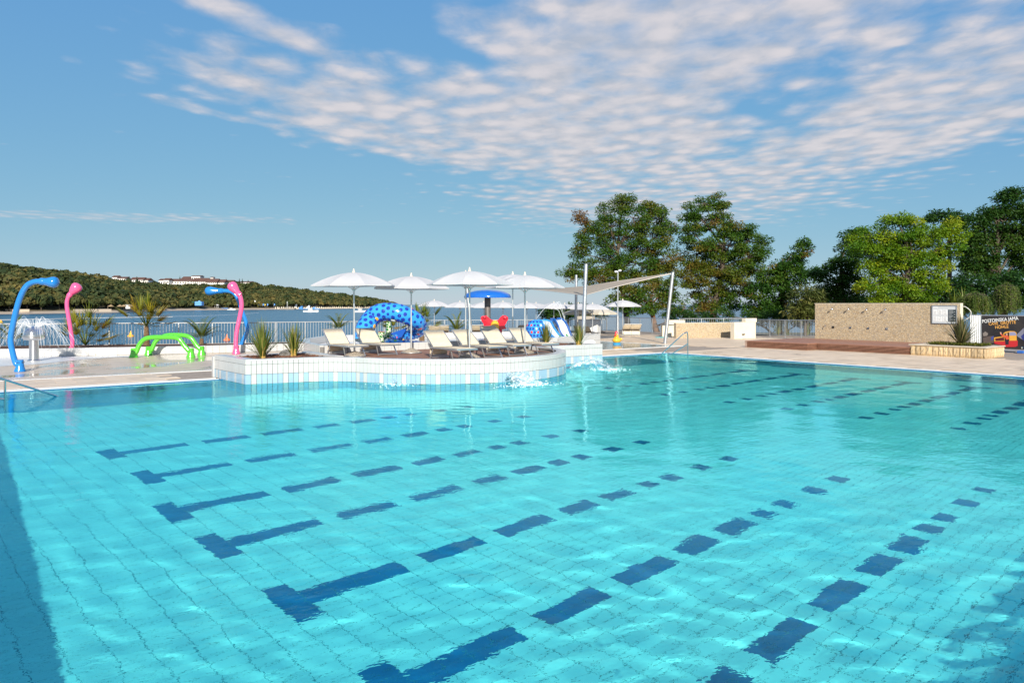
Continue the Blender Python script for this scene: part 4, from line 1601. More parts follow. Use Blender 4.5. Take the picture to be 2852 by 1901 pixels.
# ------------------------------------------------------------------ pool jets
def jet_mat():
    m = bpy.data.materials.new('splashing_water')
    m.use_nodes = True
    nt = m.node_tree
    nt.nodes.remove(nt.nodes['Principled BSDF'])
    t = nd(nt, 'BsdfTransparent', {0: (.9, .98, 1, 1)})
    d = nd(nt, 'BsdfPrincipled', {'Base Color': (.85, .93, .95, 1), 'Roughness': .12})
    g = nd(nt, 'NewGeometry')
    nz = nd(nt, 'TexNoise', {0: g.outputs['Position'], 'Scale': 14.0, 'Detail': 4.0, 'Roughness': .7})
    f = nd(nt, 'MapRange', {0: nz.outputs[0], 1: .42, 2: .66, 3: .08, 4: .85}).outputs[0]
    mx = nd(nt, 'MixShader', {0: f, 1: t.outputs[0], 2: d.outputs[0]})
    nt.links.new(mx.outputs[0], nt.nodes['Material Output'].inputs[0])
    return m


JET = jet_mat()


def pool_jet(label, p, ang, w, reach, h, sheet):
    th = thing('water_jet', label, 'water jet', (p[0], p[1], 0), ang)
    rj = random.Random(int(p[0] * 100))
    MB().tube([(-.28, 0, .035), (-.02, 0, .06), (.06, 0, .085)], [.05, .05, .045], 12, flat=.5).build('nozzle', STEEL, th, smooth=True)
    mb = MB()
    nx_, ny_ = 26, 18
    vs = []
    for i in range(nx_ + 1):
        s_ = i / nx_
        x = .03 + reach * s_
        z0 = .07 + 4 * h * s_ * (1 - s_) - .05 * s_
        ww = w * (.25 + .9 * s_)
        for j in range(ny_ + 1):
            y = (2 * j / ny_ - 1) * ww
            dr = z0 * (1 - .4 * (2 * j / ny_ - 1) ** 2) + rj.gauss(0, .006 + .022 * s_)
            vs.append((x + rj.gauss(0, .012 + .02 * s_), y + rj.gauss(0, .01), max(dr, -.02)))
    mb.add(vs, [(i * (ny_ + 1) + j, i * (ny_ + 1) + j + 1, (i + 1) * (ny_ + 1) + j + 1, (i + 1) * (ny_ + 1) + j) for i in range(nx_) for j in range(ny_)])
    mb.build('water_sheet', JET, th, smooth='all')
    dr = MB()
    for _ in range(520):
        s_ = min(1.25, abs(rj.gauss(.75, .28)))
        x = .03 + reach * s_
        z0 = max(0, .07 + 4 * h * min(s_, 1) * (1 - min(s_, 1)))
        q = V(x + rj.gauss(0, .06), rj.gauss(0, w * .55), max(.005, z0 + abs(rj.gauss(0, .035))))
        r = rj.uniform(.003, .010)
        dr.add([q + V(r, 0, 0), q + V(-r, 0, 0), q + V(0, r, 0), q + V(0, -r, 0), q + V(0, 0, r), q + V(0, 0, -r)],
               [(0, 2, 4), (2, 1, 4), (1, 3, 4), (3, 0, 4), (2, 0, 5), (1, 2, 5), (3, 1, 5), (0, 3, 5)])
    tag(dr.build('droplets', SPRAY, th), kind='stuff')
    # foam where it lands
    fm = MB()
    for _ in range(520):
        a = rj.uniform(0, 2 * pi)
        d = abs(rj.gauss(0, .30))
        q = V(reach * .98 + d * cos(a) * 1.0, d * sin(a) * 1.5, .006)
        r = rj.uniform(.004, .015)
        fm.lathe([(r, -.004), (r * .8, r * .35), (.001, r * .5)], q, 6)
    tag(fm.build('foam', mat('foam_white', (.85, .92, .93), .4), th), kind='stuff')


pool_jet('water jet gushing from the wall close to the tiled planter', (8.72, 17.22), R(-150 + 90), .26, .62, .20, True)
pool_jet('water jet gushing from the middle of the curved wall', (11.35, 15.27), R(-88), .40, .85, .24, True)
pool_jet('water jet gushing sideways from the end of the curved wall', (15.0, 17.0), R(-28), .34, 1.25, .26, True)

# ------------------------------------------------------------------ handrails
def rail(label, a_list, r=.021):
    th = thing('handrail', label, 'handrail')
    for nm, pts in a_list:
        MB().tube(pts, r, 12).build(nm, CHROME, th, smooth=True)
    return th


hb = V(22.35, 18.47, 0)
hf = V(21.55, 18.75, 0)
rail('steel handrail going down into the far pool corner', [('rail', bez([V(22.37, 18.46, -.5), V(22.37, 18.46, .82), V(22.30, 18.50, .92), V(22.2, 18.54, .88)], 5) + [V(21.62, 19.28, -.02), V(21.5, 19.4, -.12)]),
                                                         ('mid_rail', [V(22.37, 18.46, .5), V(21.82, 18.95, .02)]), ('post', [V(21.75, 18.9, .16), V(21.75, 18.9, -.9)])])
a = pt(14, 1057, 15.0)
e = gp(164, 1102, 0)
rail('steel handrail slanting into the water by the splash pad', [('rail', [pt(-60, 1032, 14.8), a + V(0, 0, .0), e + V(0, 0, -.02), e + (e - a) * .15]), ('post', [a, V(a.x, a.y, -1.2)]), ('mid_rail', [pt(-60, 1103, 14.9), pt(14, 1111, 15.0)])])

# ------------------------------------------------------------------ shower wall with timber platform
def pebble_mat():
    m = bpy.data.materials.new('pebble_mosaic')
    m.use_nodes = True
    nt = m.node_tree
    b = nt.nodes['Principled BSDF']
    g = nd(nt, 'NewGeometry')
    mp = nd(nt, 'Mapping', {0: g.outputs['Position'], 'Scale': (1, 1, 1.5)})
    v = nd(nt, 'TexVoronoi', {0: mp.outputs[0], 'Scale': 19.0}, feature='F1')
    e = nd(nt, 'TexVoronoi', {0: mp.outputs[0], 'Scale': 19.0}, feature='DISTANCE_TO_EDGE')
    rp = nd(nt, 'ValToRGB', {0: nd(nt, 'SeparateColor', {0: v.outputs['Color']}).outputs[0]})
    el = rp.color_ramp.elements
    for _ in range(3):
        el.new(.5)
    for q, (p, c) in zip(el, ((0, (.44, .31, .17)), (.3, (.62, .48, .29)), (.55, (.66, .54, .36)), (.8, (.52, .42, .29)), (1, (.45, .38, .30)))):
        q.position, q.color = p, (*c, 1)
    f = nd(nt, 'MapRange', {0: e.outputs[0], 1: .03, 2: .10, 3: 0.0, 4: 1.0}).outputs[0]
    c = nd(nt, 'Mix', {0: f, 6: (.30, .24, .17, 1), 7: rp.outputs[0]}, data_type='RGBA')
    nt.links.new(c.outputs[2], b.inputs['Base Color'])
    bp = nd(nt, 'Bump', {'Strength': .7, 'Distance': .02, 'Height': f})
    nt.links.new(bp.outputs[0], b.inputs['Normal'])
    b.inputs['Roughness'].default_value = .6
    return m


PEB = pebble_mat()
CREAM = mat('cream_render', (.66, .59, .46), .85, var=.10, scale=2, bump=.15, bscale=60)
WU, W0, W1, WZ = 33.8, 13.4, 19.97, 2.04
sw = thing('shower_wall', 'long pebble dash shower wall with four shower heads above the timber platform', 'wall')
MB().box((WU + .12, (W0 + W1) / 2, (WZ + .02) / 2), (.24, W1 - W0, WZ - .02)).build('wall_body', PEB, sw)
MB().box((WU + .12, W0 - .012, (WZ + .02) / 2 + .004), (.25, .024, WZ - .01)).build('end_face', CREAM, sw)
MB().box((WU + .12, (W0 + W1) / 2, WZ + .012), (.252, W1 - W0 + .05, .024)).build('top_cap', CREAM, sw)


def on_wall(zone, x, y, u=WU):
    X_, Y_ = zp(zone, x, y)
    a = (X_ - CXP) / FPX
    v = u * (cos(YAW) - a * sin(YAW)) / (sin(YAW) + a * cos(YAW))
    t = u * sin(YAW) + v * cos(YAW)
    return V(u, v, CAMH + (HYP - Y_) / FPX * t)


for x, y in ((440, 140), (607, 140), (788, 143), (977, 145)):
    p = on_wall(7, x, y)
    head = MB().tube([p, p + V(-.10, 0, .015), p + V(-.16, 0, -.01)], .014, 10)
    o = head.build('shower_arm', CHROME, sw, smooth=True)
    q = p + V(-.165, 0, -.035)
    MB().lathe([(.018, .05), (.024, .03), (.044, .0), (.046, -.02), (.03, -.024)], q, 16).build('shower_head', CHROME, o, smooth=True)
    MB().lathe([(.035, 0), (.03, .012), (.012, .016)], (0, 0, 0), 14).mesh('x', CHROME)
for i, (x, y) in enumerate(((436, 327), (610, 333), (789, 339), (975, 345))):
    p = on_wall(7, x, y)
    MB().box((p.x - .012, p.y, p.z), (.026, .10, .10), bev=.006).build('push_plate', STEEL if i else BLACK, sw)
    MB().tube([p + V(-.02, 0, 0), p + V(-.055, 0, 0)], .022, 12).build('push_button', BLACK if i < 3 else STEEL, sw, smooth=True)
p = on_wall(7, 368, 312)
MB().tube(bez([p, p + V(-.09, .0, .03), p + V(-.13, 0, -.03), p + V(-.12, 0, -.09)], 4), .013, 8).build('foot_tap', CHROME, sw, smooth=True)
p0 = V(WU + .2, W0 - .03, 1.92)
MB().tube(bez([p0, p0 + V(.0, -.12, -.02), p0 + V(.02, -.30, -.2), p0 + V(.02, -.28, -.42), p0 + V(.0, -.12, -.55), p0 + V(0, .0, -.66)], 6), .014, 8).build('hose', mat('white_hose', (.7, .7, .66), .5), sw, smooth=True)

# notice board
nb = thing('notice_board', 'framed notice board with six white sheets and a dark panel on the pebble wall', 'notice board')
A = on_wall(7, 1430, 112, WU - .03)
B = on_wall(7, 1675, 292, WU - .03)
va, vb, za, zb = A.y, B.y, A.z, B.z


def bpos(s_, t_):
    """s along the board (0 left .. 1), t from its top"""
    return va + (vb - va) * s_, za + (zb - za) * t_


cy, cz = bpos(.5, .5)
Lb, Hb = abs(vb - va), abs(za - zb)
MB().box((WU - .015, cy, cz), (.03, Lb, Hb), bev=.004).build('board', mat('board_grey', (.55, .57, .58), .4), nb)
fr = MAT_FR = mat('board_frame', (.40, .42, .44), .35, metal=.6)
for s0, t0_, w_, h_ in ((.5, .0, Lb + .04, .03), (.5, 1, Lb + .04, .03), (0, .5, .03, Hb), (1, .5, .03, Hb)):
    y_, z_ = bpos(s0, t0_)
    MB().box((WU - .022, y_, z_), (.05, w_, h_)).build('frame', fr, nb)
PAPER = mat('white_paper', (.78, .78, .76), .7, var=.04)
INK = mat('grey_print', (.30, .30, .31), .8)
INK_W = mat('white_print', (.72, .74, .74), .7)
for r_ in range(2):
    for c_ in range(3):
        y_, z_ = bpos(.13 + c_ * .205, .37 + r_ * .38)
        o = MB().box((WU - .034, y_, z_), (.006, Lb * .175, Hb * .31)).build('paper', PAPER, nb)
        ln_ = MB()
        for k in range(8):
            if rnd.random() < .85:
                w_ = Lb * .13 * rnd.uniform(.35, 1)
                ln_.box((WU - .0385, y_ + (Lb * .065 - w_ / 2) * rnd.uniform(-.5, 1), z_ + Hb * (.115 - .033 * k)), (.002, w_, .007))
        tag(ln_.build('print_lines', INK, o), kind='stuff')
y_, z_ = bpos(.82, .56)
o = MB().box((WU - .034, y_, z_), (.006, Lb * .31, Hb * .68)).build('dark_panel', mat('slate_panel', (.022, .035, .04), .35), nb)
ln_ = MB()
for k in range(9):
    w_ = Lb * rnd.uniform(.04, .2)
    ln_.box((WU - .0385, y_ + (Lb * .13 - w_ / 2), z_ + Hb * (.29 - .072 * k)), (.002, w_, .010))
    if k % 2:
        ln_.box((WU - .0385, y_ - Lb * .1, z_ + Hb * (.29 - .072 * k)), (.002, .05, .014))
tag(ln_.build('print_lines', INK_W, o), kind='stuff')
y_, z_ = bpos(.13, .1)
MB().box((WU - .034, y_, z_), (.006, Lb * .2, Hb * .13)).build('header_card', mat('header_grey', (.62, .64, .65), .6), nb)

# platform in two lengths with open slat sides
DECK = mat('platform_timber', (.38, .19, .12), .6, col2=(.29, .135, .085), scale=4, rand=.18, bump=.2, bscale=30)
plat = thing('timber_platform', 'low reddish timber platform with horizontal slat sides in front of the shower wall', 'platform')
dark = mat('platform_core', (.045, .028, .02), .9)
for (u0, u1, v0, v1) in ((29.12, 33.78, 17.56, 20.7), (29.86, 33.78, 13.66, 17.56)):
    MB().box(((u0 + u1) / 2 + .04, (v0 + v1) / 2, .16), (u1 - u0 - .14, v1 - v0 - .10, .25)).build('core', dark, plat)
    n_ = round((u1 - u0) / .146)
    for k in range(n_):
        u = u0 + (k + .5) * (u1 - u0) / n_
        MB().box((u, (v0 + v1) / 2, .318), ((u1 - u0) / n_ - .006, v1 - v0 - .004, .026), bev=.003).build('plank', DECK, plat)
    for k in range(5):
        z = .062 + k * .054
        MB().box((u0 + .02, (v0 + v1) / 2, z), (.03, v1 - v0 - (.0 if v1 > 18 else .04), .025), bev=.004).build('slat', DECK, plat)
        for vv in ((v0 + .02, v1 - .02) if v1 > 18 else (v0 + .02,)):
            MB().box(((u0 + u1) / 2 if vv > 18 else u0 + .42, vv, z), ((u1 - u0 - .06) if vv > 18 else .74, .03, .025), bev=.004).build('slat', DECK, plat)

# split-stone planter
STONE = mat('split_limestone', (.56, .43, .26), .85, col2=(.40, .27, .13), scale=5, rand=.25, bump=.8, bscale=24)
COPE = mat('limestone_coping', (.52, .45, .35), .7, var=.12, scale=3, bump=.1)
sp_ = thing('stone_planter', 'split limestone planter with a flat coping at the end of the timber platform', 'planter')
pu0, pu1, pv0, pv1 = 29.9, 31.62, 11.0, 13.64


def rough_block(w, h, d, seed):
    r_ = random.Random(seed)
    mb = MB()
    nx_, nz_ = 4, 5
    vs = []
    for j in range(nz_ + 1):
        for i in range(nx_ + 1):
            edge = i in (0, nx_) or j in (0, nz_)
            vs.append(((i / nx_ - .5) * w, -d / 2 - (0 if edge else r_.uniform(.006, .032)), j / nz_ * h))
    fs = [(j * (nx_ + 1) + i, j * (nx_ + 1) + i + 1, (j + 1) * (nx_ + 1) + i + 1, (j + 1) * (nx_ + 1) + i) for j in range(nz_) for i in range(nx_)]
    mb.add(vs, fs)
    b = len(mb.v)
    mb.add([(-w / 2, -d / 2, 0), (w / 2, -d / 2, 0), (w / 2, d / 2, 0), (-w / 2, d / 2, 0), (-w / 2, -d / 2, h), (w / 2, -d / 2, h), (w / 2, d / 2, h), (-w / 2, d / 2, h)],
           [(1, 2, 6, 5), (2, 3, 7, 6), (3, 0, 4, 7), (4, 5, 6, 7)])
    return mb.mesh('stone_block', STONE)


v = pv1
k = 0
while v > pv0 + .05:
    w = min(rnd.choice([.17, .21, .19, .24]), v - pv0)
    link('stone_block', rough_block(w - .006, .385, .1, k), sp_, (pu0 + .05, v - w / 2, .025), -pi / 2)
    v -= w
    k += 1
u = pu0 + .11
while u < pu1 - .05:
    w = min(rnd.choice([.2, .23, .26]), pu1 - u)
    link('stone_block', rough_block(w - .006, .385, .1, 50 + k), sp_, (u + w / 2, pv0 + .05, .025), 0)
    u += w
    k += 1
MB().box(((pu0 + pu1) / 2 + .06, (pv0 + pv1) / 2 + .06, .21), (pu1 - pu0 - .14, pv1 - pv0 - .14, .36)).build('core', SOIL, sp_)
for c, s_ in (((pu0 + .11, (pv0 + pv1) / 2, .43), (.30, pv1 - pv0 + .1, .045)), (((pu0 + pu1) / 2 + .15, pv0 + .11, .431), (pu1 - pu0 - .25, .30, .043)),
              (((pu0 + pu1) / 2 + .15, pv1 - .1, .431), (pu1 - pu0 - .25, .24, .043)), ((pu1 - .05, (pv0 + pv1) / 2, .432), (.26, pv1 - pv0 - .5, .041))):
    MB().box(c, s_, bev=.008).build('coping', COPE, sp_)

# ------------------------------------------------------------------ fence panels with the printed banner
def on_u(zone, x, y, u):
    return on_wall(zone, x, y, u)


BU = 34.62
bn = thing('banner_fence', 'temporary fence panel covered by a black printed tourism banner with a red and yellow train', 'banner')
bv1 = on_u('d', 1466, 500, BU).y
bv0 = 10.35
bz0, bz1 = .17, 1.525
PRINT = mat('black_banner_vinyl', (.018, .016, .018), .35, col2=(.04, .034, .032), scale=1.5)


def banner_sheet(v0, v1, z0, z1, m, name, parent, seed=1, amp=.012):
    r_ = random.Random(seed)
    nv, nz_ = 40, 8
    mb = MB()
    vs = []
    for j in range(nz_ + 1):
        for i in range(nv + 1):
            vs.append((BU + amp * sin(i * .9 + .7 * sin(j * .6)) * (1 - .3 * j / nz_) + r_.uniform(-.002, .002), v1 + (v0 - v1) * i / nv, z0 + (z1 - z0) * j / nz_))
    mb.add(vs, [(j * (nv + 1) + i, j * (nv + 1) + i + 1, (j + 1) * (nv + 1) + i + 1, (j + 1) * (nv + 1) + i) for j in range(nz_) for i in range(nv)])
    return mb.build(name, m, parent, smooth='all')


banner_sheet(bv0, bv1, bz0, bz1, PRINT, 'banner', bn, amp=.006)
FR = mat('fence_tube', (.55, .56, .57), .35, metal=.7)
MB().tube([(BU + .02, bv1, bz1 + .02), (BU + .02, bv0, bz1 + .02)], .02, 8).build('top_tube', FR, bn, smooth=True)
MB().tube([(BU + .02, bv1, bz0 - .05), (BU + .02, bv0, bz0 - .05)], .02, 8).build('bottom_tube', FR, bn, smooth=True)
for v in (bv1, 11.62, bv0):
    MB().tube([(BU + .03, v, .02), (BU + .03, v, bz1 + .04)], .02, 8).build('upright', FR, bn, smooth=True)
fb = on_u('d', 2320, 1130, BU)
MB().box((BU - .02, fb.y, .075), (.5, .2, .11), bev=.02).build('foot_block', mat('blue_foot', (.03, .13, .45), .5), bn)
MB().box((BU + .03, 12.45, .06), (.5, .2, .08), bev=.02).build('foot_block', mat('grey_foot', (.2, .2, .2), .7), bn)


def letters(body, zone, x0, x1, ybase, rise, hpx, m, parent):
    """flat printed lettering on the banner, from photo column x0 to x1"""
    a, b = on_u(zone, x0, ybase, BU - .012), on_u(zone, x1, ybase - rise, BU - .012)
    cu = bpy.data.curves.new('lettering', 'FONT')
    cu.body = body
    cu.size = 1
    cu.extrude = 0.0
    cu.offset = .012
    o = bpy.data.objects.new('lettering', cu)
    COL.objects.link(o)
    bpy.context.view_layer.update()
    w = max(o.dimensions.x, .01)
    h = max(o.dimensions.y, .01)
    want = (b - a).length
    hh = hpx / ZONES[zone][2] * (a.x * sin(YAW) + a.y * cos(YAW)) / FPX
    sx, sy = want / w, hh / .72
    ex = (b - a).normalized()
    nz_ = V(-1, 0, 0)
    ey = nz_.cross(ex).normalized()
    mt = Matrix((( *(ex * sx), 0), (*(ey * sy), 0), (*nz_, 0), (0, 0, 0, 1))).transposed()
    mt.translation = a
    me = bpy.data.meshes.new_from_object(o.evaluated_get(bpy.context.evaluated_depsgraph_get()))
    bpy.data.objects.remove(o)
    me.materials.clear()
    me.materials.append(m)
    me.transform(mt)
    return link('lettering', me, parent)


W_PR, O_PR = mat('white_print_ink', (.82, .82, .80), .4), mat('orange_print_ink', (.82, .42, .10), .4)
letters('POSTOJNSKA JAMA', 'd', 1475, 2235, 522, 68, 72, W_PR, bn)
letters('CAVE  GROTTE', 'd', 1612, 2180, 572, 40, 62, O_PR, bn)
letters('HÖHLE', 'd', 1745, 2025, 642, 18, 62, O_PR, bn)


def print_poly(name, pts, m, lift=.010):
    q = [on_u('d', x, y, BU - lift) for x, y in pts]
    return MB().slab(q, (-1, 0, 0), .0012).build(name, m, bn)


pr = lambda n, c: mat(n, c, .4)
print_poly('printed_train_base', [(1728, 905), (2222, 888), (2220, 1000), (2170, 1022), (1960, 1025), (1900, 990), (1760, 960), (1732, 950)], pr('print_red', (.50, .025, .03)), .0100)
print_poly('printed_cab_roof', [(1920, 738), (1960, 708), (2060, 690), (2150, 695), (2195, 725), (2200, 890), (2045, 893), (2040, 715), (1940, 745), (1945, 900), (1930, 900)], pr('print_yellow', (.72, .36, .05)), .0115)
print_poly('printed_wagon_rim', [(1725, 825), (1930, 800), (1945, 905), (1730, 908)], pr('print_yellow', (.72, .36, .05)), .0112)
print_poly('printed_wagon_side', [(1748, 845), (1930, 818), (1940, 895), (1752, 900)], pr('print_maroon', (.10, .02, .02)), .0128)
print_poly('printed_cab_window', [(2048, 712), (2150, 708), (2185, 735), (2190, 785), (2050, 785)], pr('print_glass', (.28, .28, .42)), .0130)
print_poly('printed_person_jacket', [(1855, 755), (1880, 745), (1930, 790), (1985, 770), (2030, 800), (2040, 870), (1985, 880), (1960, 830), (1900, 810)], pr('print_jacket', (.62, .10, .04)), .0144)
print_poly('printed_person_face', [(1970, 740), (2005, 735), (2010, 780), (1975, 782)], pr('print_skin', (.55, .33, .25)), .0146)
print_poly('printed_person_hand', [(1845, 715), (1875, 712), (1885, 748), (1855, 755)], pr('print_skin', (.55, .33, .25)), .0146)
print_poly('printed_person_legs', [(1955, 870), (2035, 865), (2032, 970), (1965, 975)], pr('print_dark', (.02, .02, .03)), .0146)
print_poly('printed_light_cone', [(2200, 765), (2352, 620), (2352, 890), (2210, 800)], pr('print_light', (.20, .20, .26)), .0105)
print_poly('printed_blue_figure', [(2290, 800), (2352, 740), (2352, 900), (2310, 850)], pr('print_navy', (.03, .04, .2)), .0118)
print_poly('printed_cave_glow', [(1485, 740), (1540, 700), (1600, 740), (1580, 790), (1500, 800)], pr('print_cave', (.22, .19, .17)), .0103)
print_poly('printed_crowd', [(1490, 830), (1600, 800), (1720, 790), (1720, 940), (1500, 945)], pr('print_crowd', (.10, .075, .065)), .0104)
print_poly('printed_blue_visitor', [(1660, 820), (1700, 800), (1720, 790), (1700, 880), (1665, 880)], pr('print_blue_v', (.05, .07, .28)), .0116)
print_poly('printed_emblem', [(2290, 1020), (2335, 1018), (2335, 1065), (2292, 1067)], pr('print_emblem', (.05, .12, .25)), .0105)
print_poly('printed_emblem_bar', [(2300, 1030), (2318, 1029), (2318, 1058), (2300, 1058)], pr('print_emblem_y', (.7, .6, .2)), .0120)

wp = thing('white_sheet_panel', 'plain white sheeted fence panel next to the black banner', 'fence panel')
wv0, wv1 = bv1 + .03, on_u('d', 1225, 500, BU).y
BU_ = BU
banner_sheet(wv0, wv1, .12, 1.54, mat('white_sheeting', (.72, .74, .74), .6, var=.05), 'sheet', wp, seed=5, amp=.01)
for v in (wv0 + .005, wv1):
    MB().tube([(BU + .03, v, .02), (BU + .03, v, 1.58)], .02, 8).build('upright', FR, wp, smooth=True)
MB().tube([(BU + .02, wv0, 1.555), (BU + .02, wv1, 1.555)], .018, 8).build('top_tube', FR, wp, smooth=True)


# ------------------------------------------------------------------ low walls and small furniture beyond
def wall_between(name, label, cat, a, b, z0, z1, th_, m, cap=None):
    a, b = V(a.x, a.y, 0), V(b.x, b.y, 0)
    d = (b - a)
    n_ = V(-d.y, d.x, 0).normalized()
    if n_.dot(FWD) < 0:
        n_ = -n_
    c = (a + b) / 2 + n_ * th_ / 2
    o = thing(name, label, cat)
    rz = math.atan2(d.y, d.x)
    MB().box((c.x, c.y, (z0 + z1) / 2), (d.length, th_, z1 - z0), rz, bev=.006).build('wall_body', m, o)
    if cap:
        MB().box((c.x, c.y, z1 + .012), (d.length + .02, th_ + .03, .022), rz).build('cap', cap, o)
    return o


wall_between('pebble_wall', 'low pebble dash wall between the leaning post and the cream wall', 'wall', pt(*zp(5, 1072, 1182), 43.2), pt(*zp(5, 1526, 1172), 44.4), .0, .90, .25, PEB, CREAM)
cw = wall_between('cream_wall', 'stepped cream rendered wall end beside the grey railing', 'wall', pt(*zp(5, 1526, 1185), 42.4), pt(*zp(5, 1692, 1176), 43.2), .0, .98, .3, CREAM)
a, b = pt(*zp(5, 1606, 1180), 42.8), pt(*zp(5, 1692, 1176), 43.2)
MB().box((((a + b) / 2).x + FWD.x * .15, ((a + b) / 2).y + FWD.y * .15, 1.09), ((b - a).length + .004, .306, .22), math.atan2(b.y - a.y, b.x - a.x), bev=.006).build('raised_end', CREAM, cw)
p = pt(*zp(5, 1598, 1168), 42.7)
MB().box((p.x - .03 * FWD.x, p.y - .03 * FWD.y, .28), (.18, .05, .06), math.atan2(b.y - a.y, b.x - a.x)).build('wall_light', BLACK, cw)
wall_between('cream_wall', 'cream rendered wall behind the leaning sail post', 'wall', pt(*zp(5, 1000, 1160), 46.5), pt(*zp(5, 1142, 1160), 46.8), .0, 1.02, .3, CREAM)
bi = wall_between('bin_cabinet', 'small cream cabinet with a dark top by the leaning sail post', 'cabinet', pt(*zp(5, 966, 1160), 45.0), pt(*zp(5, 1038, 1158), 45.0), .03, .72, .5, CREAM)
p = pt(*zp(5, 1002, 1160), 45.0)
MB().box((p.x + FWD.x * .25, p.y + FWD.y * .25, .75), (.85, .54, .05), -YAW).build('cabinet_top', mat('dark_top', (.06, .06, .06), .5), bi)
cb = thing('bar_cabinet', 'white bar cabinet with a stone backed top behind the steel posts', 'cabinet')
a, b = zg('b', 560, 665), zg('b', 958, 672)
c = (a + b) / 2 + FWD * .35
MB().box((c.x, c.y, .50), ((b - a).length, .7, .96), math.atan2(b.y - a.y, b.x - a.x), bev=.01).build('cabinet_body', WHITE_PAINT, cb)
MB().box((c.x, c.y, 1.0), ((b - a).length + .04, .74, .035), math.atan2(b.y - a.y, b.x - a.x)).build('counter_top', mat('counter_grey', (.45, .44, .42), .4), cb)
c2 = c + FWD * .9 - RIGHT * .2
MB().box((c2.x, c2.y, .62), ((b - a).length * .95, .4, 1.2), math.atan2(b.y - a.y, b.x - a.x), bev=.01).build('stone_back', mat('pale_stone', (.42, .38, .32), .8, var=.2), cb)
ln_ = MB()
for x, y, w in ((735, 428, .045), (765, 440, .06), (760, 452, .05), (775, 466, .03)):
    q = zt('b', x, y, (a.x * sin(YAW) + a.y * cos(YAW)) - .02)
    ln_.box((q.x, q.y, q.z), (w, .004, .01), math.atan2(b.y - a.y, b.x - a.x))
tag(ln_.build('print_lines', INK, cb), kind='stuff')
# turquoise mat on the paving
a, b, c, d = zg('b', 2080, 722, .036), zg('b', 2353, 715, .036), zg('b', 2353, 738, .036), zg('b', 2120, 738, .036)
mb = MB().slab([a, b, c, d], (0, 0, 1), .006)
tag(mb.build('floor_mat', mat('turquoise_mat', (.10, .50, .50), .7), None), 'turquoise mat lying on the paving by the pebble wall', 'mat')

# ------------------------------------------------------------------ vegetation
GREEN = leaf_mat('robinia_leaf', [(0, (.022, .075, .008)), (.35, (.055, .13, .012)), (.6, (.115, .145, .014)), (.8, (.17, .13, .018)), (1, (.17, .095, .035))])
BRIGHT = leaf_mat('bright_leaf', [(0, (.03, .11, .008)), (.4, (.09, .20, .01)), (.7, (.22, .30, .012)), (1, (.36, .34, .015))])
DARKG = leaf_mat('dark_leaf', [(0, (.010, .042, .008)), (.5, (.03, .085, .012)), (1, (.07, .13, .015))])
OLIVE = leaf_mat('olive_leaf', [(0, (.03, .055, .012)), (.5, (.09, .115, .025)), (1, (.20, .19, .05))])
BARK = mat('grey_brown_bark', (.11, .085, .06), .9, col2=(.055, .042, .03), scale=9, bump=.8, bscale=30)
BARK_R = mat('reddish_bark', (.20, .10, .045), .9, col2=(.10, .05, .025), scale=9, bump=.8, bscale=30)


def leaves_mesh(name, cen, rad, tone, nper, ll, lw, m, flat=.55, droop=.35, seed=1):
    """many small leaves scattered through the clumps; cen (n,3), rad (n,), tone (n,)"""
    r_ = np.random.default_rng(seed)
    n = len(cen)
    cnt = np.maximum(4, (nper * (rad / rad.mean()) ** 2).astype(int))
    idx = np.repeat(np.arange(n), cnt)
    k = len(idx)
    d = r_.normal(size=(k, 3))
    d /= np.linalg.norm(d, axis=1)[:, None]
    rr = r_.random(k) ** .45
    off = d * rr[:, None] * rad[idx][:, None]
    off[:, 2] *= flat
    off[:, 2] -= droop * rad[idx] * (np.hypot(off[:, 0], off[:, 1]) / rad[idx]) ** 2 * .6
    p = cen[idx] + off
    ax = d * np.array([1, 1, .25]) + r_.normal(size=(k, 3)) * .45
    ax[:, 2] -= droop * .8
    ax /= np.linalg.norm(ax, axis=1)[:, None]
    nr = np.array([0, 0, 1.0]) + r_.normal(size=(k, 3)) * .55 + d * .35
    sd = np.cross(ax, nr)
    sd /= np.linalg.norm(sd, axis=1)[:, None] + 1e-9
    s_ = r_.uniform(.65, 1.3, k)[:, None]
    a, b = ax * ll * s_, sd * lw * s_ * .5
    v = np.stack([p, p + a * .5 + b, p + a, p + a * .5 - b], 1).reshape(-1, 3)
    f = np.arange(4 * k).reshape(k, 4)
    t = np.clip(tone[idx] + r_.normal(0, .06, k), 0, 1)
    return npmesh(name, v, f, m, attr={'tone': np.repeat(t, 4)}), k


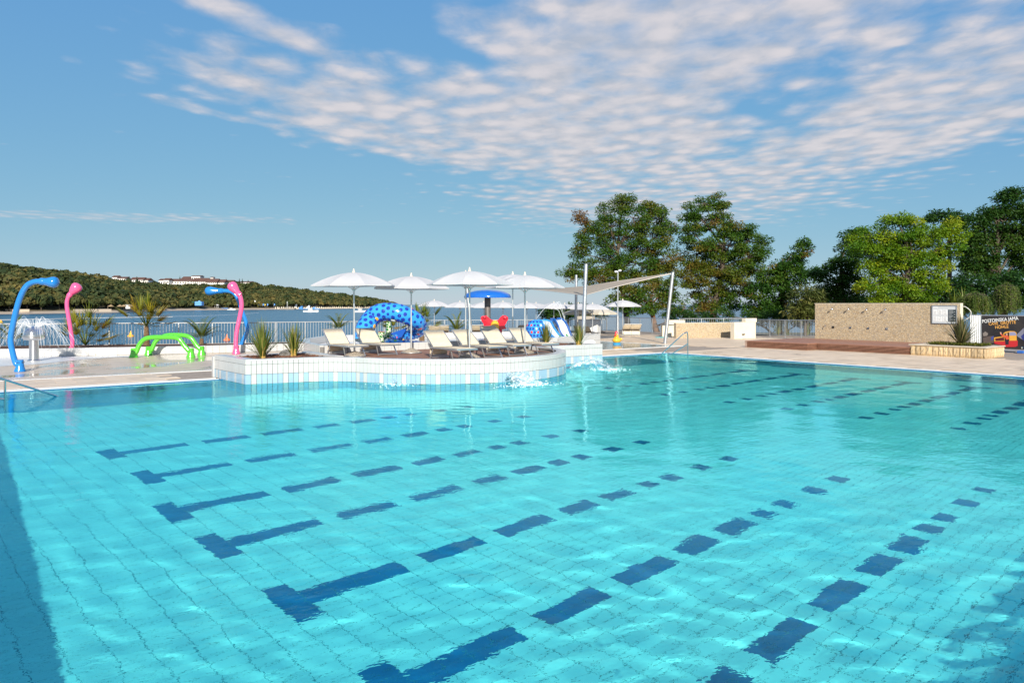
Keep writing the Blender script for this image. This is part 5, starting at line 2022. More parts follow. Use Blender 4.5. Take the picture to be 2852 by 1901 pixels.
def tree(name, label, zone, lobes, t, base, m, bark, dens=1.0, nper=90, ll=.17, lw=.085, tone=(.3, .15), seed=1, clump=.46, trunk_r=.16, spread=1.1, brown=0.0, group=None, cat='tree', flat=.55, gz=-.1, inner=.0, twigs=True, coretone=None):
    """lobes: (x, y, rx, ry[, tone shift]) in the pixels of a zone; t is the distance of the trunk"""
    r_ = np.random.default_rng(seed)
    k = t / FPX / ZONES[zone][2]
    bp = zt(zone, *base, t)
    bp.z = gz
    th = thing(name, label, cat, group=group)
    C, RD, TN = [], [], []
    limbs = MB()
    tops = [zt(zone, l[0], l[1], t) for l in lobes]
    trunk_top = zt(zone, base[0], min(base[1] - 1, max(l[1] for l in lobes)), t)
    hz_ = max(q.z for q in tops)
    mid = bp.lerp(V(np.mean([q.x for q in tops]), np.mean([q.y for q in tops]), hz_ * .55), 1.0)
    spine = bez([bp - V(0, 0, .3), bp.lerp(mid, .4) + V(r_.uniform(-.12, .12), r_.uniform(-.12, .12), 0), mid, V(mid.x + r_.uniform(-.3, .3), mid.y, hz_ * .82)], 6)
    trunk = MB().tube(spine, lerp_list([trunk_r * 1.35, trunk_r, trunk_r * .7, trunk_r * .25], len(spine)), 10)
    trunk.build('trunk', bark, th, smooth=True)
    for li, l in enumerate(lobes):
        x, y, rx, ry = l[:4]
        sh = l[4] if len(l) > 4 else 0.0
        c0 = zt(zone, x, y, t)
        a, b = rx * k, ry * k
        dd = max(.6, (a + b) / 2 * spread)
        off0 = FWD * float(r_.uniform(-.5, .5)) * dd * .8
        c = c0 + off0
        # limb from the spine
        s0 = min(spine, key=lambda q: (q - (c - V(0, 0, (c - bp).length * .28))).length)
        mp_ = s0.lerp(c, .5) + V(*(r_.normal(size=3) * .12)) + V(0, 0, .1)
        rl = max(.018, trunk_r * .28 * min(1.3, (a + b)))
        limbs.tube(bez([s0, mp_, c], 4), lerp_list([rl, rl * .7, rl * .35], 9), 5)
        vol = a * b * dd
        n = max(3, int(dens * 5.2 * (vol ** (2 / 3)) / clump ** 2))
        g = r_.normal(size=(n, 3))
        g /= np.linalg.norm(g, axis=1)[:, None]
        rr = (1 - (1 - inner) * 0) * r_.uniform(.45, 1.0, n) ** .6
        for q in range(n):
            p = c + RIGHT * float(g[q, 0] * a * rr[q]) + FWD * float(g[q, 1] * dd * rr[q]) + V(0, 0, float(g[q, 2] * b * rr[q]))
            if p.z < gz + .3:
                continue
            C.append(p)
            RD.append(clump * r_.uniform(.65, 1.3))
            tn = tone[0] + r_.normal(0, tone[1]) + sh
            if r_.random() < brown:
                tn = r_.uniform(.75, 1.0)
            TN.append(tn)
            if twigs and q % 2 == 0:
                w = c.lerp(p, .5) + V(*(r_.normal(size=3) * .06))
                limbs.tube([c, w, p], [rl * .35, rl * .22, .006], 4, cap=False)
    limbs.build('branches', bark, th)
    o_, nq = leaves_mesh('crown', np.array([tuple(p) for p in C]), np.array(RD), np.array(TN), nper, ll, lw, m, flat=flat, seed=seed + 50)
    link('crown', o_, th)
    return nq


NQ = 0
# the two big locust trees and their neighbours beyond the railing
NQ += tree('locust_tree', 'tall feathery tree with browning leaves beyond the far parasols', 5,
           [(510, 205, 75, 75), (655, 135, 85, 70), (700, 95, 45, 35), (560, 310, 150, 90), (730, 250, 120, 110), (420, 400, 130, 80), (320, 520, 80, 55), (240, 640, 85, 50), (640, 460, 180, 110), (850, 190, 55, 80, .25), (935, 230, 95, 110),
            (900, 400, 150, 120, .1), (1000, 330, 80, 80), (760, 600, 210, 100), (470, 620, 160, 80, .1), (320, 225, 70, 45, .55), (340, 700, 120, 70, .1), (560, 730, 160, 80, .2), (800, 740, 180, 90, .2), (940, 560, 150, 110, .25), (380, 310, 60, 50, .3)],
           60.0, (705, 1040), GREEN, BARK, tone=(.40, .10), seed=3, brown=.05, dens=.9, nper=120, clump=.5, trunk_r=.2, ll=.17, lw=.085)
NQ += tree('locust_tree', 'tall feathery tree with a separate high crown and ivy brown lower trunk', 5,
           [(1190, 185, 80, 70), (1290, 130, 90, 60), (1420, 110, 95, 60), (1440, 180, 70, 60), (1300, 260, 130, 90), (1180, 340, 90, 110), (1450, 330, 100, 70), (1560, 330, 110, 60), (1640, 420, 120, 90), (1780, 430, 38, 26), (1720, 500, 60, 60), (1420, 460, 200, 100),
            (1600, 560, 140, 90), (1250, 520, 200, 120, .2), (1450, 620, 220, 110, .15), (1680, 640, 100, 80), (1250, 700, 190, 100, .3), (1520, 760, 180, 90, .15), (1340, 850, 160, 110, .2), (1480, 900, 110, 80), (1310, 950, 90, 70, .45)],
           61.0, (1340, 1040), GREEN, BARK, tone=(.36, .10), seed=5, brown=.03, dens=.9, nper=120, clump=.5, trunk_r=.24, ll=.17, lw=.085)
NQ += tree('locust_tree', 'low bushy yellowish tree behind the grey railing and the lamp mast', 5,
           [(900, 850, 170, 90), (1060, 800, 130, 90), (960, 950, 130, 60), (720, 840, 140, 70), (1150, 940, 90, 70, -.2), (760, 930, 140, 70, -.2), (640, 900, 110, 70, -.1)], 57.0, (930, 1060), GREEN, BARK_R, tone=(.52, .13), seed=8, dens=.7, nper=80, ll=.19, lw=.095, trunk_r=.2)
NQ += tree('broadleaf_bush', 'dark green bush at the end of the far parasol row', 4, [(1700, 560, 160, 50), (1620, 620, 130, 60), (1560, 660, 70, 40), (1800, 600, 150, 70), (1950, 590, 150, 70), (2100, 600, 140, 60)], 58.0, (1750, 720), DARKG, BARK,
           tone=(.55, .2), seed=9, dens=1.0, nper=90, cat='bush', trunk_r=.1, ll=.19, lw=.1)
NQ += tree('locust_tree', 'slender tree with a thin top between the big locust and the shower wall', 5,
           [(2020, 490, 75, 55), (2050, 440, 35, 30), (1990, 590, 100, 55), (1880, 630, 80, 50), (1800, 690, 80, 70, .15), (2000, 700, 150, 90), (1740, 830, 110, 90), (1670, 950, 60, 70), (1900, 830, 110, 90), (2130, 690, 55, 50), (1760, 960, 110, 60), (1880, 960, 90, 60)],
           57.0, (1880, 1060), GREEN, BARK, tone=(.22, .10), seed=11, brown=.03, dens=1.1, nper=110, ll=.19, lw=.095, trunk_r=.17)
NQ += tree('loquat_tree', 'round olive toned tree with long leaves beside the shower wall', 5, [(2080, 860, 120, 80), (2160, 830, 80, 60), (2010, 930, 90, 70), (2130, 950, 120, 70), (2190, 900, 60, 60), (2060, 1000, 90, 40)], 46.0, (2090, 1080), OLIVE, BARK,
           tone=(.5, .2), seed=12, dens=1.0, nper=64, ll=.27, lw=.085, trunk_r=.1, flat=.7)
# the group behind the shower wall
NQ += tree('golden_tree', 'broad bright yellow green tree rising behind the shower wall', 6,
           [(915, 310, 100, 60), (1050, 320, 110, 55), (760, 420, 130, 80), (880, 430, 110, 70), (1020, 440, 120, 80), (1180, 430, 120, 90), (1330, 350, 100, 60, .15), (1390, 420, 70, 60, .1), (700, 540, 100, 70), (850, 560, 130, 80), (1010, 580, 140, 80), (1190, 560, 130, 80), (1330, 520, 70, 60),
            (740, 680, 110, 70, .05), (900, 700, 140, 80), (1080, 720, 140, 80), (1240, 670, 90, 70, .1), (760, 800, 120, 60, .05), (930, 830, 140, 60), (1110, 830, 140, 60, .05), (1210, 790, 80, 50, .1), (820, 890, 130, 40), (1060, 900, 140, 40)],
           42.0, (960, 1010), BRIGHT, BARK, tone=(.50, .13), seed=15, dens=1.05, nper=170, ll=.135, lw=.07, clump=.44, trunk_r=.2)
NQ += tree('dark_tree', 'dark green tree leaning out at the open side of the golden tree', 6,
           [(620, 410, 90, 60), (560, 490, 70, 50), (640, 520, 90, 70), (600, 640, 90, 70), (500, 640, 90, 60), (420, 700, 80, 45), (350, 690, 45, 35), (470, 770, 110, 60), (590, 780, 110, 70), (420, 850, 90, 50), (560, 870, 110, 50)],
           48.0, (545, 1010), DARKG, BARK, tone=(.48, .18), seed=17, dens=1.1, nper=120, ll=.17, lw=.085, trunk_r=.17)
NQ += tree('dark_tree', 'dark feathery tree showing above the golden crown', 6, [(1290, 265, 100, 35), (1400, 280, 80, 45), (1180, 280, 60, 28), (1470, 330, 50, 60), (1350, 340, 120, 60)], 52.0, (1350, 1010), DARKG, BARK, tone=(.45, .2), seed=19, dens=.9, nper=90, ll=.2, lw=.1, trunk_r=.2)
NQ += tree('dark_tree', 'tallest dark green tree behind the banner fence', 6,
           [(1830, 110, 90, 50), (1760, 170, 110, 60), (1650, 210, 90, 60), (1860, 230, 100, 80), (1580, 290, 80, 60), (1700, 300, 130, 80), (1830, 370, 110, 80, .15), (1560, 400, 90, 70, .2), (1680, 430, 130, 80, .25), (1530, 500, 90, 70, .1), (1640, 540, 120, 70, .2), (1820, 500, 110, 90, .2),
            (1570, 620, 130, 60, .3), (1500, 690, 110, 60, .15), (1650, 680, 110, 70, .05), (1460, 600, 60, 60), (1960, 300, 120, 150), (1950, 560, 120, 160)],
           47.0, (1760, 1010), DARKG, BARK, tone=(.50, .17), seed=21, dens=1.15, nper=125, ll=.17, lw=.085, clump=.48, trunk_r=.24)
NQ += tree('dark_bush', 'deep shaded bushes below the tall tree', 6, [(1330, 800, 110, 70), (1450, 780, 120, 60), (1580, 790, 110, 70), (1320, 900, 100, 60), (1450, 860, 120, 60), (1640, 880, 100, 70), (1850, 800, 110, 110), (1860, 930, 90, 90), (1730, 760, 100, 80), (1960, 860, 100, 120)], 44.0, (1500, 1020), DARKG, BARK,
           tone=(.30, .2), seed=23, dens=.95, nper=90, cat='bush', trunk_r=.1, ll=.19, lw=.1)
NQ += tree('dark_bush', 'deep shaded bushes in the gap behind the loquat tree', 6, [(380, 930, 120, 80), (480, 930, 110, 80), (250, 960, 90, 60), (620, 930, 140, 70), (760, 950, 160, 60), (950, 950, 200, 60), (1150, 940, 180, 60)], 54.0, (500, 1020), DARKG, BARK,
           tone=(.22, .2), seed=25, dens=.95, nper=80, cat='bush', trunk_r=.1, ll=.22, lw=.11)

NQ += tree('dark_bush', 'dark bushes filling the ground behind the grey railing beside the shower wall', 5, [(1700, 1010, 90, 50), (1820, 1015, 90, 45), (1950, 1010, 100, 50), (2080, 1030, 100, 40), (2170, 1000, 70, 60), (1250, 1010, 120, 40), (1420, 1000, 110, 50), (1100, 1000, 100, 45)], 55.0, (1830, 1060), DARKG, BARK,
           tone=(.45, .2), seed=27, dens=1.0, nper=90, cat='bush', trunk_r=.08, ll=.17, lw=.085)


def weeping(label, cx, cy, rx, ry, t, seed):
    r_ = np.random.default_rng(seed)
    th = thing('weeping_conifer', label, 'conifer')
    c = zt(6, cx, cy, t)
    k = t / FPX / ZONES[6][2]
    a, b = rx * k, ry * k
    MB().tube([V(c.x, c.y, -.1), c, c + V(0, 0, b * .85)], [.09, .07, .03], 8).build('trunk', BARK, th, smooth=True)
    st_ = MB()
    V4, F4, T4 = [], [], []
    n4 = 0
    for q in range(150):
        an = r_.uniform(0, 2 * pi)
        u = r_.random() ** .6
        p0 = c + V(0, 0, b * r_.uniform(.55, 1.0) * (1 - .25 * u))
        out = V(cos(an), sin(an), 0) * a * u
        p1 = p0 + out + V(0, 0, .12 * (1 - u))
        ln_ = r_.uniform(.5, 1.25) * b
        pts = bez([p0, p0 + out * .6 + V(0, 0, .16), p1, p1 + out * .12 + V(0, 0, -ln_ * .6), p1 + out * .15 + V(0, 0, -ln_)], 4)
        st_.tube(pts, .009, 3, cap=False)
        tn = float(np.clip(.5 + r_.normal(0, .2), 0, 1))
        for p in pts[7:]:
            for _ in range(11):
                d = V(*r_.normal(size=3)).normalized()
                d.z -= .5
                d.normalize()
                s_ = d.cross(V(*r_.normal(size=3))).normalized()
                q0 = p + V(*(r_.normal(size=3) * .03))
                L = r_.uniform(.06, .12)
                V4 += [q0, q0 + d * L * .5 + s_ * .014, q0 + d * L, q0 + d * L * .5 - s_ * .014]
                T4 += [tn] * 4
                F4.append((n4, n4 + 1, n4 + 2, n4 + 3))
                n4 += 4
    st_.build('branches', BARK, th)
    link('crown', npmesh('crown', np.array([tuple(p) for p in V4]), np.array(F4), OLIVE2, attr={'tone': T4}), th)


OLIVE2 = leaf_mat('weeping_needles', [(0, (.03, .07, .012)), (.5, (.09, .15, .025)), (1, (.22, .24, .05))])
weeping('weeping conifer with hanging olive branches next to the notice board', 1530, 960, 95, 100, 36.0, 31)
weeping('taller weeping conifer with hanging olive branches behind the banner', 1765, 930, 80, 140, 37.0, 33)


# ------------------------------------------------------------------ spiky clumps and palms
def blade_mesh(mb_v, mb_f, mb_t, p0, d, L, w, bend, tone, n=6, twist=0.0):
    """one strap leaf as a bent narrow strip"""
    d = d.normalized()
    side = d.cross(V(0, 0, 1))
    side = side.normalized() if side.length > 1e-4 else V(1, 0, 0)
    b0 = len(mb_v)
    p = p0.copy()
    for i in range(n + 1):
        s_ = i / n
        ww = w * (1 - s_ ** 2.2) * (.6 + .4 * min(1, s_ * 5)) + .001
        mb_v += [tuple(p - side * ww / 2), tuple(p + side * ww / 2)]
        mb_t += [tone, tone]
        dd = (d + V(0, 0, -bend * s_ * s_)).normalized()
        p = p + dd * (L / n)
    for i in range(n):
        a = b0 + 2 * i
        mb_f.append((a, a + 1, a + 3, a + 2))


SPIKE = leaf_mat('strap_leaf', [(0, (.05, .09, .015)), (.4, (.13, .17, .03)), (.7, (.30, .24, .07)), (1, (.30, .12, .03))], trans=.2, rough=.4)
SPIKE_D = leaf_mat('bronze_strap_leaf', [(0, (.045, .06, .02)), (.4, (.12, .12, .045)), (.7, (.27, .20, .10)), (1, (.22, .11, .06))], trans=.15, rough=.4)


def spiky(name, label, base, n, L, w, m, seed, bend=.55, cat='plant', stem=True, spread=.85, group=None):
    r_ = random.Random(seed)
    th = thing(name, label, cat, group=group)
    v, f, t = [], [], []
    for k in range(n):
        an = r_.uniform(0, 2 * pi)
        e = abs(r_.gauss(0, .5)) * spread
        d = V(sin(e) * cos(an), sin(e) * sin(an), cos(e))
        l = L * r_.uniform(.6, 1.1)
        q = base + V(cos(an), sin(an), 0) * r_.uniform(0, .07) + V(0, 0, r_.uniform(0, .12))
        blade_mesh(v, f, t, q, d, l, w * r_.uniform(.7, 1.2), bend * (.4 + e) * r_.uniform(.5, 1.4), min(1, max(0, r_.gauss(.38, .2))))
    link('leaves', npmesh('leaves', np.array(v), np.array(f), m, attr={'tone': t}), th)
    if stem:
        st_ = MB()
        for k in range(5):
            an = r_.uniform(0, 6.28)
            q = base + V(cos(an), sin(an), 0) * .06
            st_.tube([q - V(0, 0, .1), q + V(0, 0, .1), q + V(cos(an) * .03, sin(an) * .03, .22)], [.035, .03, .012], 7)
        st_.build('stems', mat('straw_stem', (.42, .27, .06), .7, var=.2), th, smooth=True)
    return th


p = pt(*zp(2, 705, 1135), 19.6)
spiky('grassy_clump', 'larger grassy yucca clump in the tiled planter, near its free corner', V(p.x, p.y, .56), 170, 1.0, .028, SPIKE, 41)
p = pt(*zp(2, 1068, 1112), 20.4)
spiky('grassy_clump', 'smaller grassy yucca clump beside the grey rock in the tiled planter', V(p.x, p.y, .56), 130, .88, .026, SPIKE, 42)
p = pt(*zp(4, 1905, 985), 25.2)
spiky('grassy_clump', 'grassy clump at the end of the planter by the pool jet', V(p.x, p.y, .56), 130, .72, .026, SPIKE, 43)
p = pt(*zp(4, 1530, 950), 26.8)
spiky('grassy_clump', 'grassy clump in front of the octopus shaped twin slide', V(p.x, p.y, .56), 120, .8, .026, SPIKE, 44)
p = V(30.75, 12.15, .42)
spiky('flax_plant', 'large bronze flax plant with sword leaves in the stone planter', p, 150, 1.15, .055, SPIKE_D, 45, bend=.5, stem=False, spread=1.05)
v, f, t = [], [], []
r_ = random.Random(4)
for k in range(2600):
    q = V(r_.uniform(30.25, 31.4), r_.uniform(11.3, 13.2), .43 + r_.uniform(0, .07))
    e = r_.uniform(.2, 1.3)
    an = r_.uniform(0, 6.28)
    blade_mesh(v, f, t, q, V(sin(e) * cos(an), sin(e) * sin(an), cos(e)), r_.uniform(.05, .11), .03, .2, r_.uniform(.1, .7), n=2)
gc = link('ground_cover', npmesh('ground_cover', np.array(v), np.array(f), leaf_mat('sedum', [(0, (.04, .07, .01)), (.5, (.13, .14, .02)), (1, (.30, .20, .03))]), attr={'tone': t}))
tag(gc, 'low green and yellow ground cover filling the stone planter', 'ground cover', kind='stuff')
# rock in the left planter
p = pt(*zp(2, 985, 1095), 20.6)
mb = MB().ellipsoid((p.x, p.y, .60), (.22, .16, .13), 12, 8)
r_ = random.Random(8)
mb.v = [(x + r_.uniform(-.02, .02), y + r_.uniform(-.02, .02), z + r_.uniform(-.02, .02)) for x, y, z in mb.v]
tag(mb.build('rock', mat('grey_rock', (.25, .24, .23), .9, col2=(.12, .11, .1), scale=9, bump=.6)), 'grey rough rock lying in the tiled planter', 'rock')

PALM = leaf_mat('fan_palm_leaf', [(0, (.05, .085, .012)), (.4, (.14, .17, .02)), (.75, (.32, .27, .03)), (1, (.30, .15, .04))], trans=.25, rough=.4)


def fan_palm(label, base, H, n, R_f, seed, tone=.45, lean=0.0, trunk=True):
    r_ = random.Random(seed)
    th = thing('fan_palm', label, 'palm')
    if trunk:
        MB().tube([base - V(0, 0, .1), base + V(0, 0, H * .2), base + V(0, 0, H * .42)], [.13, .11, .08], 10).build('trunk', mat('fibrous_trunk', (.16, .10, .05), .95, var=.4, scale=20, bump=1, bscale=40), th)
    for k in range(n):
        v, f, t = [], [], []
        an = 2 * pi * k / n * 2.4 + r_.uniform(-.3, .3)
        e = R(12 + 75 * (k / n) + r_.uniform(-10, 10))
        d = V(sin(e) * cos(an), sin(e) * sin(an), cos(e))
        q = base + V(0, 0, H * .40 if trunk else .06)
        Ls = H * r_.uniform(.34, .5) * (1.0 if trunk else 1.35)
        tip = q + d * Ls + V(0, 0, -.05 * sin(e))
        st_ = [q, q.lerp(tip, .5) + V(0, 0, .05), tip]
        sd = d.cross(V(0, 0, 1)).normalized()
        up = sd.cross(d).normalized()
        tn = min(1, max(0, r_.gauss(tone, .12) + .25 * (k / n)))
        for b in range(17):
            bt = R(-105 + 210 * b / 16)
            dd = d * cos(bt) + sd * sin(bt) + up * .14
            blade_mesh(v, f, t, tip, dd, R_f * r_.uniform(.8, 1.08) * (1 - .22 * abs(bt) / 1.9), .05, .5, min(1, max(0, tn + r_.gauss(0, .05))), n=4)
        # stalk as a thin strip pair
        blade_mesh(v, f, t, q, tip - q, (tip - q).length, .05, .0, .3, n=3)
        blade_mesh(v, f, t, q + sd * .005, tip - q, (tip - q).length, .02, .05, .35, n=3)
        link('frond', npmesh('frond', np.array(v), np.array(f), PALM, attr={'tone': t}), th)


def feather_palm(label, base, n, L, seed, tone=.25, H=.25):
    r_ = random.Random(seed)
    th = thing('feather_palm', label, 'palm')
    MB().tube([base - V(0, 0, .1), base + V(0, 0, H)], [.10, .08], 9).build('trunk', mat('fibrous_trunk', (.16, .10, .05), .95, var=.4, scale=20, bump=1, bscale=40), th)
    for k in range(n):
        v, f, t = [], [], []
        an = 2 * pi * k / n * 1.62 + r_.uniform(-.2, .2)
        e = R(15 + 60 * (k / n) + r_.uniform(-8, 8))
        d = V(sin(e) * cos(an), sin(e) * sin(an), cos(e))
        q = base + V(0, 0, H)
        sd = d.cross(V(0, 0, 1)).normalized()
        P_ = [q]
        m_ = 18
        for i in range(m_):
            dd = (d + V(0, 0, -.9 * (i / m_) ** 1.6)).normalized()
            P_.append(P_[-1] + dd * L / m_)
        tn = min(1, max(0, r_.gauss(tone, .1)))
        for i in range(3, m_ + 1):
            ax = (P_[i] - P_[i - 1]).normalized()
            for s_ in (-1, 1):
                for o in (0, .5):
                    blade_mesh(v, f, t, P_[i - 1].lerp(P_[i], o), ax * .75 + sd * s_ * .8 + V(0, 0, .15), L * .26 * (1 - .55 * i / m_), .018, .4, tn, n=2)
        for i in range(m_):
            blade_mesh(v, f, t, P_[i], P_[i + 1] - P_[i], L / m_, .018, 0, .5, n=1)
        link('frond', npmesh('frond', np.array(v), np.array(f), PALM, attr={'tone': t}), th)


zb_ = .28
p = pt(*zp(1, 800, 968), 30.2)
fan_palm('broad fan palm behind the slim pink spray pole', V(p.x, p.y, zb_), 1.7, 24, .74, 51, .46, trunk=False)
p = pt(*zp(1, 1370, 945), 31.0)
fan_palm('yellowish fan palm on a short trunk behind the green arches', V(p.x, p.y, zb_), 1.95, 22, .72, 52, .58)
p = pt(*zp(1, 1885, 930), 31.8)
feather_palm('young date palm between the fan palm and the blue spray pole', V(p.x, p.y, zb_), 18, 1.15, 53, .25)
p = pt(*zp(1, 120, 962), 29.6)
feather_palm('date palm behind the steel dome fountain', V(p.x, p.y, zb_), 15, 1.1, 54, .35)
p = pt(*zp(3, 340, 900), 31.5)
feather_palm('small date palm between the loungers and the spotted slide', V(p.x, p.y, .45), 14, .85, 55, .35, H=.5)
p = pt(*zp(3, 1300, 915), 30.5)
fan_palm('fan palm rising just beyond the head of the spotted slide', V(p.x, p.y, .3), 1.75, 13, .55, 56, .42)
p = pt(*zp(3, 930, 900), 31.5)
fan_palm('fan palm half hidden under the arch of the spotted slide', V(p.x, p.y, .3), 1.3, 9, .5, 57, .5)
p = pt(*zp(4, 500, 840), 33.0)
feather_palm('short palm in front of the far parasols and the dark railing', V(p.x, p.y, .45), 14, .95, 58, .4, H=.35)
p = pt(*zp(6, 1400, 960), 38.0)
fan_palm('dark green fan palm behind the end of the shower wall', V(p.x, p.y, 0.), 2.6, 15, .8, 59, .08)
for i, (x, y) in enumerate(((1870, 1150), (1940, 1150), (2100, 1150))):
    p = pt(*zp(5, x, y), 47)
    spiky('dry_grass_tuft', 'dry straw coloured grass tuft behind the grey railing', V(p.x, p.y, .0), 70, 1.1, .03, SPIKE, 60 + i, stem=False, group='dry grass tufts behind the railing')

# ------------------------------------------------------------------ land under the trees, sea, far shore
LAND = mat('earth_and_grass', (.10, .085, .045), .95, col2=(.05, .06, .02), scale=.6, coords='World')
mb = MB()
mb.add([(39.5, 40.5, -.1), (41, 27.6, -.1), (47.9, 24, -.1), (47.9, -40, -.1), (110, -40, -.8), (105, 30, -1.2), (70, 52, -1.2), (46, 62, -1.2), (34, 58, -1.4), (28.6, 48.2, -.2)], [tuple(range(10))])
mb.add([(34, 58, -1.4), (46, 62, -1.2), (70, 52, -1.2), (105, 30, -1.2), (110, -40, -.8), (125, -40, -5), (120, 40, -5), (75, 66, -5), (46, 76, -5), (26, 66, -5)], [(0, 1, 8, 9), (1, 2, 7, 8), (2, 3, 6, 7), (3, 4, 5, 6)])
tag(mb.build('tree_ground', LAND), kind='structure')
MB_ = MB()
MB_.box((39.9, 15, -.06), (12, 26, .1))
tag(MB_.build('rear_path', mat('rear_gravel', (.36, .30, .22), .9, var=.2, scale=2, coords='World')), kind='structure')

SEA = -3.0


def sea_mat():
    m = bpy.data.materials.new('sea_water')
    m.use_nodes = True
    nt = m.node_tree
    b = nt.nodes['Principled BSDF']
    g = nd(nt, 'NewGeometry')
    mp = nd(nt, 'Mapping', {0: g.outputs['Position'], 'Rotation': (0, 0, R(35)), 'Scale': (1, 2.2, 1)})
    n1 = nd(nt, 'TexNoise', {0: mp.outputs[0], 'Scale': .35, 'Detail': 6.0, 'Roughness': .65})
    n2 = nd(nt, 'TexNoise', {0: mp.outputs[0], 'Scale': .02, 'Detail': 3.0})
    c = nd(nt, 'Mix', {0: n2.outputs[0], 6: (.016, .08, .15, 1), 7: (.025, .11, .18, 1)}, data_type='RGBA')
    nt.links.new(c.outputs[2], b.inputs['Base Color'])
    bp = nd(nt, 'Bump', {'Strength': .8, 'Distance': .35, 'Height': n1.outputs[0]})
    nt.links.new(bp.outputs[0], b.inputs['Normal'])
    b.inputs['Roughness'].default_value = .22
    b.inputs['IOR'].default_value = 1.33
    return m


mb = MB()
a0 = [pt(CXP + q, HYP, 1.0) for q in (0,)]
R_S = 40000
ring = [(R_S * sin(a), R_S * cos(a), SEA) for a in np.linspace(R(-50), R(130), 40)]
mb.add([(-60, -60, SEA)] + ring, [(0, i + 2, i + 1) for i in range(len(ring) - 1)])
tag(mb.build('sea', sea_mat()), kind='structure')

HX = [-400, -150, 0, 150, 330, 480, 640, 800, 1000, 1075, 1107, 1116]
T_SH = [300, 335, 379, 410, 455, 600, 690, 760, 960, 1080, 1180, 1240]
T_RG = [560, 590, 630, 690, 800, 880, 930, 980, 1090, 1150, 1215, 1245]
Y_SK = [705, 716, 728, 744, 772, 786, 780, 795, 821, 833, 846, 856]
BEACH = [16, 15, 14, 12, 16, 24, 18, 14, 10, 8, 3, 1]
TH = [9, 9, 9, 9, 7, 6, 7, 8, 8, 8, 6, 1]


def shore(x, s_):
    """ground of the far coast: photo column x, s from the waterline (0) over the beach to the ridge (1) and behind"""
    ts, tr = np.interp(x, HX, T_SH), np.interp(x, HX, T_RG)
    t = ts + (tr - ts) * s_
    zr = CAMH + (HYP - np.interp(x, HX, Y_SK)) / FPX * tr - np.interp(x, HX, TH)
    bw = np.interp(x, HX, BEACH) / max(tr - ts, 20)
    if s_ < bw:
        z = SEA - .3 + 1.6 * s_ / bw
    elif s_ <= 1:
        q = (s_ - bw) / (1 - bw)
        z = SEA + 1.3 + (zr - SEA - 1.3) * (q ** .85)
    else:
        z = zr - (s_ - 1) * 25
    p = pt(x, HYP, t)
    p.z = z
    return p


xs = np.linspace(-400, 1116, 110)
ss = [-.02, 0, .01, .02, .035, .05, .07, .1, .15, .2, .3, .4, .5, .6, .7, .8, .9, 1.0, 1.15, 1.4]
vs = [tuple(shore(x, s_)) for x in xs for s_ in ss]
ns_ = len(ss)


def coast_mat():
    m = mat('far_ground', (.10, .085, .045), .95, col2=(.14, .11, .06), scale=.05, coords='World')
    nt = m.node_tree
    b = nt.nodes['Principled BSDF']
    g = nd(nt, 'NewGeometry')
    z = nd(nt, 'SeparateXYZ', {0: g.outputs['Position']}).outputs[2]
    f = nd(nt, 'MapRange', {0: z, 1: SEA + 1.15, 2: SEA + 1.6, 3: 0.0, 4: 1.0}).outputs[0]
    nz = nd(nt, 'TexNoise', {0: g.outputs['Position'], 'Scale': .12, 'Detail': 4.0})
    sand = nd(nt, 'Mix', {0: nz.outputs[0], 6: (.50, .42, .33, 1), 7: (.36, .29, .22, 1)}, data_type='RGBA').outputs[2]
    c = nd(nt, 'Mix', {0: f, 6: sand, 7: b.inputs['Base Color'].links[0].from_socket}, data_type='RGBA')
    nt.links.new(c.outputs[2], b.inputs['Base Color'])
    return m


fs = [(i * ns_ + j, (i + 1) * ns_ + j, (i + 1) * ns_ + j + 1, i * ns_ + j + 1) for i in range(len(xs) - 1) for j in range(ns_ - 1)]
tag(MB().add(vs, fs).build('far_coast', coast_mat(), smooth='all'), kind='structure')

# wooded hill: crowns built of leafy tufts, too many to count
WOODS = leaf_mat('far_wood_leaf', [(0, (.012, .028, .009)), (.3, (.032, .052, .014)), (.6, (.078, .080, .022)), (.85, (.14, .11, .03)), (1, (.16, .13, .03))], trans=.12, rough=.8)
HOTEL_CLEAR = [(305, 415, .90, 1.3), (440, 640, .90, 1.3), (655, 712, .90, 1.1), (415, 470, .50, .60)]


def crown_arrays(P, Rr, T, nq, seed):
    r_ = np.random.default_rng(seed)
    n = len(P)
    d = r_.normal(size=(n, nq, 3))
    d[..., 2] = np.abs(d[..., 2]) * 1.0 - .35
    d /= np.linalg.norm(d, axis=2)[..., None]
    rad = Rr[:, None, None] * np.array([1, 1, .8])
    lump = 1 + .16 * np.sin(d[..., :1] * 5 + r_.uniform(0, 6, (n, 1, 1))) * np.cos(d[..., 1:2] * 6 + r_.uniform(0, 6, (n, 1, 1)))
    c = P[:, None, :] + d * rad * lump * r_.uniform(.8, 1.02, (n, nq, 1))
    nn = d + r_.normal(size=d.shape) * .45
    nn /= np.linalg.norm(nn, axis=2)[..., None]
    a = np.cross(nn, r_.normal(size=d.shape))
    a /= np.linalg.norm(a, axis=2)[..., None] + 1e-9
    b = np.cross(nn, a)
    sz = (Rr[:, None, None] * r_.uniform(.16, .32, (n, nq, 1)))
    v = np.stack([c - a * sz - b * sz * .6, c + a * sz * .7 - b * sz, c + a * sz + b * sz * .7, c - a * sz * .6 + b * sz], 2).reshape(-1, 3)
    t = np.clip(T[:, None] + r_.normal(0, .10, (n, nq)), 0, 1)
    return v, np.repeat(t.ravel(), 4)


